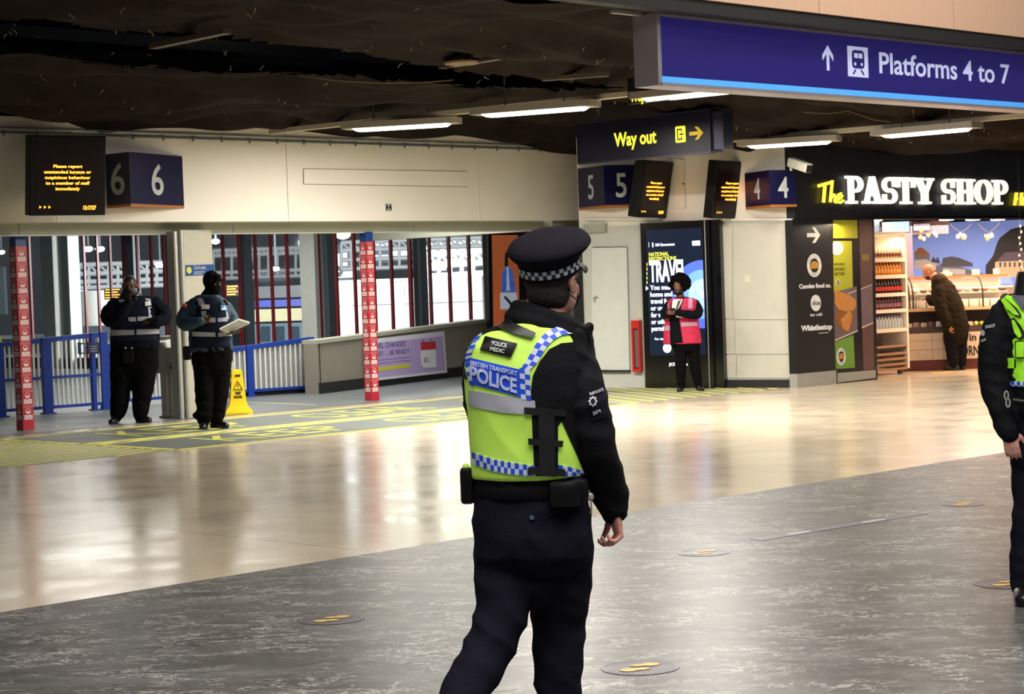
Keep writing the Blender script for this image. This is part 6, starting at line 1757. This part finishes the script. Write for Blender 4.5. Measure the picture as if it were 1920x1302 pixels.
f = MB(); c = F.P(1957, 452); f.ell(c, X*.088, Yv*.105, EZ*.085, 18, 12); f.ell(c+Vector((-.02, -.09, -.01)), X*.07, Yv*.06, EZ*.012); f.build('cap', M_black, off2, smooth=60)
f = MB()
F.rows(f, [(548, 1903, 2010, 0, .09), (562, 1872, 2040, 0, .12), (600, 1866, 2046, 0, .14), (700, 1880, 2030, 0, .15), (780, 1890, 2018, 0, .145), (800, 1892, 2016, 0, .14)])
for a in (aR, aL): F.limb(f, a, n=16)
F.limb(f, [(1884, 790, -.08, 23), (1892, 812, -.10, 20)])
jm = fuse(f, .009, 5, wr=.0055, wf=(6, 6, 13), seed=4); jb = bvh_of(jm); jo = jm.build('jacket', M_blk, off2, smooth=70)
f = MB(); F.rows(f, [(508, 1908, 2000, .0, .080), (520, 1906, 2006, 0, .086), (556, 1900, 2014, 0, .10)]); fuse(f, .008, 5).build('collar', M_black, off2, smooth=70)
f = MB(); F.rows(f, [(775, 1893, 2018, 0, .145), (850, 1893, 2022, 0, .15), (876, 1900, 2014, 0, .13)])
for a in (lR, lL): F.limb(f, a, n=16)
F.limb(f, [(1918, 1098, 0, 23), (1920, 1108, 0, 22)]); F.limb(f, [(1994, 1098, 0, 23), (1996, 1108, 0, 22)])
fuse(f, .010, 5, wr=.005, wf=(5, 5, 9), seed=3).build('trousers', M_trs, off2, smooth=70)
for x in (1919, 1995):
    f = MB(); a = F.P(x, 1100); a.z = .10; boot(f, a, (-.25, -1), 1.1); fuse(f, .008, 3).build('boot', M_boot, off2, smooth=60)
f = MB(); F.rows(f, [(553, 1880, 2030, 0, .128), (566, 1872, 2040, 0, .142), (600, 1878, 2036, 0, .165), (700, 1884, 2028, 0, .175), (722, 1886, 2024, 0, .172)], n=36)
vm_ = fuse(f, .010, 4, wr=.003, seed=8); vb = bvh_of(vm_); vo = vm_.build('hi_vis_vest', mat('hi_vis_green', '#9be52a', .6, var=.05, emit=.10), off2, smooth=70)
def z2(x, y): return (1820+x/4.2, 490+y/4.2)
def dv2(nm, m_, pts, off=.006, step=6):
    px_ = [[z2(*p) for p in pl] for pl in pts]
    decal(nm, m_, [[(3914-x, y+(x-1957)*.035) for x, y in pl][::-1] for pl in px_], vb, vo, D, off, step)   # the same kit on his other side
    return decal(nm, m_, px_, vb, vo, D, off, step)
dv2('shoulder_pad', mat('dark_grey_pad', '#24242a', .6), [[(205,245),(325,195),(365,225),(245,295)]], .012)
decal_text('pad_lettering', M_silv, 'POLICE', z2(235, 247), z2(280, 262), 4, vb, vo, D, .016, .02, (.4, -1))
dv2('black_edging', M_black, [[(240,290),(262,283),(360,365),(400,425),(400,445),(370,440),(300,395),(248,320)], [(300,300),(330,290),(390,340),(425,420),(425,470),(400,440),(360,360)]][:1], .008)
dv2('chest_pad', mat('grey_print_pad', '#4a5060', .6, var=.5, scale=30), [[(325,275),(425,240),(425,390),(398,372)]], .010)
dv2('lime_strap', MATS['hi_vis_green'], [[(248,310),(268,290),(350,375),(385,430),(345,420),(290,375)]], .014)
dv2('black_edging', M_black, [[(315,460),(345,445),(390,500),(425,560),(425,600),(385,620),(355,590),(325,520)]], .010)
dv2('lime_strap', MATS['hi_vis_green'], [[(328,470),(345,462),(385,530),(405,590),(385,605),(350,560)]], .014)
dv2('radio_pocket', M_black, [[(358,632),(425,625),(425,765),(362,765)]], .022); dv2('radio_pocket', MATS['hi_vis_green'], [[(368,640),(425,634),(425,752),(370,755)]], .028)
dv2('side_strap', M_black, [[(262,700),(318,695),(318,760),(262,758)], [(272,845),(328,850),(325,935),(275,930)]], .012)
dv2('side_strap', MATS['hi_vis_green'], [[(268,765),(350,760),(348,845),(275,842)]], .014)
a, b = checks(20, 2, [z2(278, 942), z2(430, 950), (2000, 714), (2022, 711)], [z2(295, 1000), z2(430, 1010), (2000, 728), (2020, 725)])
decal('hem_checks', M_bchk, a, vb, vo, D, .010, 5); decal('hem_checks', M_wchk, b, vb, vo, D, .010, 5)
decal_text('sleeve_lettering', M_silv, 'POLICE', z2(120, 533), z2(190, 518), 5.5, jb, jo, D, .008, .03, (.1, -1))
decal_text('sleeve_lettering', M_silv, '4410', z2(85, 640), z2(120, 628), 5, jb, jo, D, .008, .03, (.1, -1))
star = []
for i in range(16):
    an = 2*math.pi*i/16; r_ = 5.2 if i % 2 == 0 else 4.0; star.append((1843.5+r_*.75*math.cos(an), 625+r_*1.2*math.sin(an)))
decal('sleeve_crest', M_silv, [star], jb, jo, D, .007, 5)
f = MB(); f.tube([F.P(1899, 752, -.17), F.P(1960, 760, -.20)], .017, 12); f.build('torch', M_plast, off2, smooth=40)
f = MB(); 
for (x, y) in ((1887, 742), (1890, 756)): 
    f.tube([F.P(x+6*math.cos(a_)*.6, y+8*math.sin(a_), -.17) for a_ in [2*math.pi*i/14 for i in range(15)]], .004, 6)
f.build('handcuffs', M_steel, off2, smooth=40)

# ================================================================== the two station staff on the left
def eyes(f, c, fw, up, s=1.0):
    fw = Vector(fw).normalized(); r = fw.cross(Vector(up)).normalized()
    for k in (-1, 1): f.ell(c+r*k*.031*s+fw*.083*s+Vector(up)*.012*s, r*.013*s, fw*.010*s, EZ*.009*s, 10, 8)
M_brown = mat('dark_brown_skin', '#5a3a2b', .5, var=.12, scale=18)
M_eye = mat('eye_dark', '#1a1210', .2)
g1y = G(245, 793).y; F = Fig(g1y); D = g1y
s1 = thing('security_guard', 'guard in navy vest holding a hand to his masked mouth, left of the ticket reader', 'person', Vector((F.P(248, 790).x, g1y, 0)))
f = MB(); hc = F.P(243, 537); hf = Vector((.12, -1, -.08)); head(f, hc, hf, EZ, 1.08, hw=.082)
f.tube([F.P(243, 548), F.P(245, 575)], [.068, .08], 14)
F.rows(f, [(566, 216, 292, 0, .10), (600, 214, 296, 0, .14), (650, 214, 294, 0, .15), (690, 214, 294, 0, .14)])
aR = [(216, 572, 0, 14), (203, 590, -.04, 15), (208, 601, -.14, 13.5), (228, 588, -.24, 11.5), (243, 569, -.24, 9)]
aL = [(292, 570, 0, 14), (308, 587, -.03, 14), (306, 600, -.12, 12), (288, 603, -.22, 10)]
lR = [(229, 690, 0, 23), (226, 730, 0, 19), (223, 765, 0, 16), (218, 782, 0, 12)]
lL = [(272, 690, 0, 23), (268, 730, 0, 20), (264, 765, 0, 16), (263, 782, 0, 12)]
for a in (aR, aL, lR, lL): F.limb(f, a, sc=.7)
hand(f, F.P(244, 568, -.25), Vector((.35, -.15, .9)), Vector((0, .9, .2)), Vector((.7, .1, 0)), curl=.55, s=.95)
hand(f, F.P(284, 603, -.24), Vector((-1, -.1, 0)), Vector((0, .8, -.5)), Vector((0, -.3, 1)), curl=.6, s=.95)
fuse(f, .008, 3).build('body', M_brown, s1, smooth=60)
f = MB(); eyes(f, hc, hf, EZ, 1.08); f.build('eyes', M_eye, s1)
f = MB(); f.ell(hc+EZ*.052+Yv*.015, X*.090, Yv*.108, EZ*.090, 18, 12); hm = fuse(f, .009, 2)
hm.f = [p for p in hm.f if sum(hm.v[i].z for i in p)/len(p) > hc.z+.062 or sum(hm.v[i].y for i in p)/len(p) > hc.y+.0]; hm.m = [0]*len(hm.f); hm.build('hair', M_black, s1, smooth=60)
f = MB(); f.ell(hc-EZ*.055-Yv*.045, X*.088, Yv*.075, EZ*.062, 16, 10); F.rows(f, [(548, 226, 262, 0, .10), (560, 222, 268, 0, .11), (566, 220, 272, 0, .11)]); fuse(f, .009, 3).build('face_covering', M_black, s1, smooth=60)
f = MB(); F.rows(f, [(556, 226, 282, 0, .10), (564, 211, 296, 0, .125), (580, 208, 300, 0, .15), (610, 208, 300, 0, .17), (640, 207, 299, 0, .17), (655, 208, 298, 0, .165)])
for a in (aR, aL): F.limb(f, a, n=14)
M_nav = mat('navy_fleece', '#0e121e', .85, var=.2, scale=12, spec=.1)
fuse(f, .013, 5, wr=.005, seed=3).build('jacket', M_nav, s1, smooth=70)
f = MB(); F.rows(f, [(643, 208, 298, 0, .165), (665, 206, 297, 0, .165), (692, 207, 297, 0, .16), (704, 214, 290, 0, .12)])
for a in (lR, lL): F.limb(f, a, n=14)
fuse(f, .014, 5, wr=.006, wf=(5, 5, 9), seed=5).build('trousers', mat('black_work_trousers', '#0b0b0d', .9, var=.2, spec=.08), s1, smooth=70)
for (x, d_) in ((217, (-.1, -1)), (262, (.75, -.65))):
    f = MB(); a = F.P(x, 785); a.z = .08; boot(f, a, d_, 1.12); fuse(f, .011, 3).build('boot', M_boot, s1, smooth=60)
f = MB(); F.rows(f, [(558, 224, 284, 0, .128), (566, 216, 292, 0, .145), (590, 215, 293, 0, .175), (612, 208, 299, 0, .188), (640, 206, 299, 0, .186)], n=32)
vm_ = fuse(f, .013, 4); vb = bvh_of(vm_); vo = vm_.build('security_vest', M_nvest, s1, smooth=70)
def dg(nm, m_, pts, off=.010, step=6): return decal(nm, m_, [pts], vb, vo, D, off, step)
for pl in ([(208, 619), (252, 619), (252, 628), (209, 630)], [(256, 618), (298, 617), (298, 626), (256, 628)], [(240, 595), (255, 595), (255, 603), (242, 603)], [(258, 594), (292, 594), (292, 602), (258, 602)], [(277, 576), (285, 576), (286, 594), (279, 594)], [(220, 556), (232, 554), (233, 565), (225, 568), (220, 562)], [(269, 552), (279, 555), (283, 565), (273, 563)]):
    dg('reflective_tape', M_silv, pl)
dg('name_badge', mat('badge_white', '#dcdce0', .4), [(272, 566), (282, 565), (283, 573), (272, 574)], .016)
f = MB(); f.bevel_box(F.P(275, 604, -.30), X*.16, Yv*.04, EZ*.05, .01); f.build('black_glove', M_plast, s1)
f = MB(); f.bevel_box(F.P(231, 682, -.19), X*.14, Yv*.06, EZ*.18, .015); pp = f.build('belt_pouch', M_plast, s1)
f = MB(); 
for x in (235, 247): f.ell(F.P(x, 653, -.20), X*.014, Yv*.014, EZ*.014, 8, 6)
f.build('metal_stud', M_steel, pp)
t = thing('handheld_radio', 'small black radio held at the left guard\'s mouth', 'radio', F.P(251, 562, -.34))
f = MB(); f.bevel_box(F.P(247, 566, -.36), X*.05, Yv*.03, EZ*.09, .008); f.build('radio_body', M_plast, t); f = MB(); f.tube([F.P(252, 556, -.34), F.P(262, 542, -.30)], .008, 6); f.build('aerial', M_plast, t)

g2y = G(398, 804).y; F = Fig(g2y); D = g2y
s2 = thing('security_guard', 'hooded guard in teal sleeves and black balaclava holding papers, beside the yellow cone', 'person', Vector((F.P(395, 800).x, g2y, 0)))
f = MB(); hc = F.P(398, 531); hf = Vector((.85, -.5, -.05)); head(f, hc, hf, EZ, 1.05)
f.tube([F.P(392, 545), F.P(388, 572)], [.066, .08], 14)
F.rows(f, [(568, 358, 426, 0, .10), (600, 360, 428, 0, .12), (660, 362, 430, 0, .12), (690, 366, 430, 0, .12)])
aR = [(356, 577, -.02, 13), (343, 597, -.05, 13), (346, 609, -.12, 12.5), (364, 606, -.24, 10.5), (378, 603, -.28, 8.5)]
aL = [(424, 577, .05, 12), (436, 598, .03, 12), (437, 612, -.08, 11), (430, 617, -.2, 9)]
lR = [(384, 690, -.03, 21), (383, 735, -.03, 18), (383, 775, -.03, 15), (383, 792, -.03, 12)]
lL = [(414, 690, .05, 20), (412, 735, .05, 17), (408, 775, .05, 14), (405, 790, .05, 11)]
for a in (aR, aL, lR, lL): F.limb(f, a, sc=.7)
hand(f, F.P(380, 603, -.28), Vector((.9, -.1, .15)), Vector((.1, .9, 0)), Vector((0, -.2, 1)), curl=.7, s=.95)
hand(f, F.P(430, 624, -.24), Vector((.9, -.3, -.1)), Vector((0, .1, 1)), Vector((0, -1, 0)), curl=.3, s=.95)
fuse(f, .008, 3).build('body', M_brown, s2, smooth=60)
f = MB(); f.ell(hc+EZ*.03-hf*.01, X*.108, Yv*.11, EZ*.125, 20, 14); f.ell(hc-EZ*.07+hf*.03, X*.085, Yv*.088, EZ*.09, 16, 10); f.ell(hc+hf*.10+EZ*.04, hf*.06, Vector((.5, .85, 0))*.07, EZ*.014, 14, 8)
f.tube([hc-EZ*.08, F.P(388, 566)], [.085, .115], 16); f.ell(hc+hf*.07+EZ*.075, X*.06, Yv*.06, EZ*.04)
fuse(f, .009, 3, wr=.0015).build('balaclava', mat('black_knit', '#0a0a0c', .95, spec=.08), s2, smooth=60)
f = MB(); F.rows(f, [(553, 370, 408, 0, .11), (562, 354, 422, 0, .125), (576, 350, 430, 0, .145), (610, 354, 434, 0, .155), (650, 354, 436, 0, .155), (660, 356, 436, 0, .15)])
for a in (aR, aL): F.limb(f, a, n=14)
fuse(f, .013, 5, wr=.005, seed=13).build('jacket', mat('teal_blue_jacket', '#1b3a50', .7, var=.2, scale=10), s2, smooth=70)
f = MB(); F.rows(f, [(645, 357, 435, 0, .15), (665, 358, 436, 0, .155), (692, 362, 434, 0, .15), (704, 368, 428, .01, .12)])
for a in (lR, lL): F.limb(f, a, n=14)
f.ell(F.P(379, 778, -.05), X*.12, Yv*.11, EZ*.06)
fuse(f, .014, 5, wr=.006, wf=(5, 5, 9), seed=15).build('trousers', MATS['black_work_trousers'], s2, smooth=70)
for (x, d_, dd_) in ((383, (.05, -1), -.03), (403, (.8, -.6), .05)):
    f = MB(); a = F.P(x, 795, dd_); a.z = .08; boot(f, a, d_, 1.12); fuse(f, .011, 3).build('boot', M_boot, s2, smooth=60)
f = MB(); F.rows(f, [(556, 370, 412, 0, .128), (564, 360, 420, 0, .145), (580, 360, 428, 0, .170), (612, 356, 434, 0, .176), (652, 355, 436, 0, .172)], n=32)
vm_ = fuse(f, .013, 4); vb = bvh_of(vm_); vo = vm_.build('security_vest', M_nvest, s2, smooth=70)
for pl in ([(360, 622), (404, 624), (404, 632), (362, 631)], [(409, 624), (434, 622), (434, 630), (409, 632)], [(383, 597), (404, 596), (404, 605), (384, 604)], [(408, 597), (426, 595), (426, 603), (408, 604)], [(367, 553), (375, 551), (384, 570), (374, 574)], [(377, 584), (386, 583), (388, 596), (379, 597)], [(423, 584), (429, 584), (429, 598), (424, 598)]):
    dg('reflective_tape', M_silv, pl)
dg('name_badge', MATS['badge_white'], [(377, 571), (393, 572), (393, 580), (378, 580)], .016); dg('name_badge', mat('badge_blue', '#5f93c4', .4), [(413, 573), (424, 574), (425, 582), (414, 582)], .016)
f = MB(); f.ell(F.P(346, 573, -.14), X*.028, Yv*.012, EZ*.028, 10, 8); f.build('red_arm_patch', mat('patch_red', '#c23a44', .5), s2)
f = MB(); f.bevel_box(F.P(343, 676, -.05), X*.09, Yv*.10, EZ*.17, .02); f.build('holster', M_plast, s2)
f = MB(); f.tube([F.P(420, 562, -.13), F.P(427, 572, -.13)], .018, 8); f.build('shoulder_radio', M_plast, s2)
t = thing('clipboard', 'pale papers on a clipboard held out by the hooded guard', 'clipboard', F.P(440, 618, -.28))
q = [F.P(412, 618, -.42), F.P(428, 624, -.30), F.P(468, 606, -.14), F.P(448, 600, -.26)]
f = MB(); f.prism(q[::-1], -EZ*.012); f.build('board', mat('board_grey', '#8d8d84', .5), t)
f = MB(); f.prism([p+EZ*.001 for p in q[::-1]], EZ*.014); f.build('paper_sheets', mat('paper_cream', '#dcdcc4', .6), t)
f = MB(); t = None
pn_ = MB(); pn_.tube([F.P(388, 602, -.38), F.P(398, 592, -.36)], .007, 6); tag(pn_.build('pen', M_plast), 'dark pen held in the hooded guard\'s right hand', 'pen')

# ================================================================== woman in the pink vest
wy = G(1290, 734.5).y; F = Fig(wy); D = wy
w1 = thing('station_attendant', 'attendant in pink reflective vest looking down at her hands before the kiosk', 'person', Vector((F.P(1285, 730).x, wy, 0)))
f = MB(); hc = F.P(1271, 540, -.02); hf = Vector((-.18, -1, -.45)); hu = Vector((-.05, -.45, 1)); head(f, hc, hf, hu, .98, hw=.070)
f.tube([F.P(1274, 545), F.P(1277, 566)], [.052, .062], 12)
F.rows(f, [(568, 1257, 1300, 0, .07), (600, 1260, 1300, 0, .09), (650, 1264, 1308, 0, .10)])
aR = [(1256, 570, 0, 8), (1247, 585, -.04, 8), (1246, 592, -.12, 7.5), (1254, 588, -.24, 6)]
aL = [(1303, 570, 0, 9), (1310, 583, -.04, 9), (1304, 591, -.14, 8.5), (1285, 589, -.24, 7.5), (1268, 586, -.28, 6)]
lR = [(1276, 650, 0, 12.5), (1276, 690, 0, 10.5), (1277, 715, 0, 8.5), (1278, 726, 0, 7)]
lL = [(1300, 650, .02, 12.5), (1304, 690, .02, 10.5), (1308, 715, .02, 8.5), (1310, 726, .02, 7)]
for a in (aR, aL, lR, lL): F.limb(f, a, sc=.72)
hand(f, F.P(1255, 587, -.27), Vector((.8, -.3, .1)), Vector((.2, .8, 0)), Vector((0, -.2, 1)), curl=.6, s=.88)
hand(f, F.P(1266, 586, -.29), Vector((-.8, -.3, 0)), Vector((-.1, .8, 0)), Vector((0, -.2, 1)), curl=.6, s=.88)
fuse(f, .008, 3).build('body', mat('brown_skin', '#6b4433', .5, var=.12, scale=18), w1, smooth=60)
f = MB(); eyes(f, hc, hf, hu, .95); f.build('eyes', M_eye, w1)
f = MB(); rn = random.Random(5); ctr = F.P(1274, 532, .03)
f.ell(ctr, X*.145, Yv*.13, EZ*.135, 18, 12)
for i in range(46):
    a_ = rn.uniform(0, 6.28); z_ = rn.uniform(-.5, 1); rr_ = math.sqrt(1-z_*z_); p = ctr+Vector((math.cos(a_)*rr_*.135, math.sin(a_)*rr_*.12, z_*.125)); s_ = rn.uniform(.03, .045); f.ell(p, X*s_, Yv*s_, EZ*s_, 8, 6)
hm = fuse(f, .010, 1, wr=.004, wf=(40, 40, 40))
hfn = hf.normalized(); hun = (hu-hfn*hu.dot(hfn)).normalized()
hm.f = [p for p in hm.f if not ((sum((hm.v[i]-hc).dot(hfn) for i in p)/len(p)) > .035 and (sum((hm.v[i]-hc).dot(hun) for i in p)/len(p)) < .055 and abs(sum((hm.v[i]-hc).x for i in p)/len(p)) < .075)]; hm.m = [0]*len(hm.f); hm.build('hair', mat('black_curly_hair', '#0b090a', .95, bump=.5, bscale=80, spec=.05), w1, smooth=60)
f = MB(); f.ell(hc+hfn*.052-hun*.045, X*.076, Yv*.068, hun*.056, 16, 10); f.build('face_mask', M_black, w1, smooth=60)
f = MB(); F.rows(f, [(557, 1266, 1290, 0, .075), (564, 1254, 1302, 0, .095), (580, 1252, 1306, 0, .11), (610, 1255, 1304, 0, .11), (645, 1258, 1310, 0, .12)])
for a in (aR, aL): F.limb(f, a, n=14)
jm = fuse(f, .012, 4, wr=.004, seed=22); jb = bvh_of(jm); jo = jm.build('jacket', mat('dark_navy_coat', '#0c0e16', .85, spec=.1), w1, smooth=70)
f = MB(); F.rows(f, [(638, 1259, 1312, 0, .12), (654, 1261, 1313, 0, .11), (660, 1266, 1308, .01, .09)])
for a in (lR, lL): F.limb(f, a, n=14)
fuse(f, .012, 4, wr=.004, seed=23).build('trousers', MATS['black_work_trousers'], w1, smooth=70)
for (x, d_, dd_) in ((1277, (-.25, -1), 0), (1310, (.2, -1), .02)):
    f = MB(); a = F.P(x, 730, dd_); a.z = .06; boot(f, a, d_, .95, h=.06); fuse(f, .010, 3).build('shoe', M_boot, w1, smooth=60)
f = MB(); F.rows(f, [(559, 1258, 1300, .0, .115), (566, 1249, 1308, .0, .125), (590, 1247, 1308, .0, .140), (645, 1243, 1316, .0, .150)], n=32)
vm_ = fuse(f, .012, 3, wr=.003, seed=2); vb = bvh_of(vm_)
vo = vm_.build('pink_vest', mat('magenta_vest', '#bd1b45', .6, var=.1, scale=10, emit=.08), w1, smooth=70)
dg('open_front', MATS['dark_navy_coat'], [(1262, 556), (1284, 556), (1277, 575), (1274, 600), (1277, 620), (1281, 646), (1257, 646), (1255, 600), (1256, 580)], .006)
dg('shirt_front', mat('white_shirt', '#d9dcd4', .6), [(1264, 556), (1284, 553), (1277, 570), (1270, 583), (1259, 583), (1261, 566)], .012)
dg('tie', mat('dark_tie', '#1c2024', .5), [(1272, 556), (1277, 556), (1277, 563), (1270, 580), (1267, 580), (1271, 566)], .018)
dg('shirt_tail', MATS['white_shirt'], [(1267, 591), (1280, 591), (1280, 596), (1268, 596)], .012)
for pl in ([(1291, 551), (1299, 551), (1298, 579), (1290, 579)], [(1277, 605), (1306, 604), (1308, 611), (1277, 613)], [(1246, 566), (1251, 562), (1255, 576), (1251, 582)], [(1244, 612), (1256, 611), (1256, 620), (1243, 621)]):
    dg('reflective_tape', mat('pink_silver_tape', '#c08aa4', .5), pl, .010)
f = MB(); f.bevel_box(F.P(1257, 583, -.40), X*.07, Yv*.02, EZ*.035, .004); tag(f.build('mobile_phone', M_plast), 'small dark phone in the pink vested attendant\'s hands', 'phone')

# ================================================================== customer leaning over the deli counter
cy = G(1797, 694.5).y; F = Fig(cy); D = cy
c1 = thing('customer', 'grey haired customer in dark olive coat leaning over the deli counter', 'person', Vector((F.P(1797, 690).x, cy, 0)))
f = MB(); hc = F.P(1742, 511, .10); hf = Vector((-.75, .35, -.55)); hu = Vector((-.35, .0, 1)); head(f, hc, hf, hu, 1.02)
torso = [(1757, 524, .06, 11), (1768, 545, .03, 24), (1780, 575, 0, 26), (1790, 605, 0, 25), (1793, 630, 0, 22)]
F.limb(f, [(1746, 515, .09, 9)]+torso, sc=.8)
aL = [(1763, 545, -.10, 12), (1764, 575, -.16, 12), (1773, 600, -.18, 10), (1779, 610, -.18, 8)]
aR = [(1768, 540, .18, 11), (1752, 565, .24, 10), (1742, 560, .3, 8)]
lR = [(1783, 630, -.04, 14), (1785, 660, -.04, 12), (1789, 684, -.04, 9)]
lL = [(1800, 630, .06, 14), (1801, 660, .06, 12), (1803, 684, .06, 9)]
for a in (aL, aR, lR, lL): F.limb(f, a, sc=.7)
hand(f, F.P(1780, 611, -.18), Vector((.15, -.1, -1)), Vector((.8, .2, 0)), Vector((-.1, -.9, 0)), curl=.5, s=.95)
hand(f, F.P(1740, 560, .32), Vector((-1, .2, 0)), Vector((0, 0, -1)), Vector((0, 1, 0)), curl=.3)
fuse(f, .008, 3).build('body', mat('ruddy_skin', '#c07a58', .5, var=.1), c1, smooth=60)
f = MB(); hfn = hf.normalized(); hun = (hu-hfn*hu.dot(hfn)).normalized(); hr = hfn.cross(hun)
f.ell(hc-hfn*.022+hun*.020, hr*.083, hfn*.095, hun*.088, 18, 12); hm = fuse(f, .009, 2, wr=.002, wf=(50, 50, 50))
hm.f = [p for p in hm.f if (sum((hm.v[i]-hc).dot(hfn) for i in p)/len(p)) < .02 and (sum((hm.v[i]-hc).dot(hun) for i in p)/len(p)) > -.05]; hm.m = [0]*len(hm.f); hm.build('hair', mat('thin_sandy_grey_hair', '#9a7458', .8, var=.3, scale=40), c1, smooth=60)
f = MB(); f.ell(hc+hfn*.055-hun*.05, hr*.070, hfn*.055, hun*.050, 14, 10); f.build('face_mask', M_black, c1, smooth=60)
f = MB(); F.limb(f, torso, n=16)
for a in (aL, aR): F.limb(f, a, n=14)
f.ell(F.P(1792, 612, 0), X*.22, Yv*.19, EZ*.10)
M_olv = mat('dark_olive_coat', '#221c12', .85, var=.25, scale=8, spec=.1)
fuse(f, .013, 4, wr=.006, seed=31).build('coat', M_olv, c1, smooth=70)
f = MB(); f.ell(F.P(1761, 525, .04), X*.13, Yv*.14, EZ*.10, 16, 10); f.ell(F.P(1772, 535, .04), X*.12, Yv*.13, EZ*.09, 16, 10); fuse(f, .012, 3, wr=.010, wf=(14, 14, 18), seed=2).build('hood', mat('brown_hood', '#3d2d20', .85, var=.35, scale=14, spec=.1), c1, smooth=70)
f = MB(); F.rows(f, [(615, 1770, 1816, 0, .15), (632, 1769, 1815, 0, .15), (642, 1771, 1813, 0, .13)])
for a in (lR, lL): F.limb(f, a, n=14)
fuse(f, .013, 4, wr=.005, seed=34).build('trousers', mat('dark_trousers', '#131014', .85, spec=.1), c1, smooth=70)
for (x, dd_) in ((1791, -.04), (1803, .06)):
    f = MB(); a = F.P(x, 688, dd_); a.z = .06; boot(f, a, (-.6, .5) if dd_ < 0 else (-.6, .6), 1.05, h=.07); fuse(f, .011, 3).build('shoe', M_boot, c1, smooth=60)
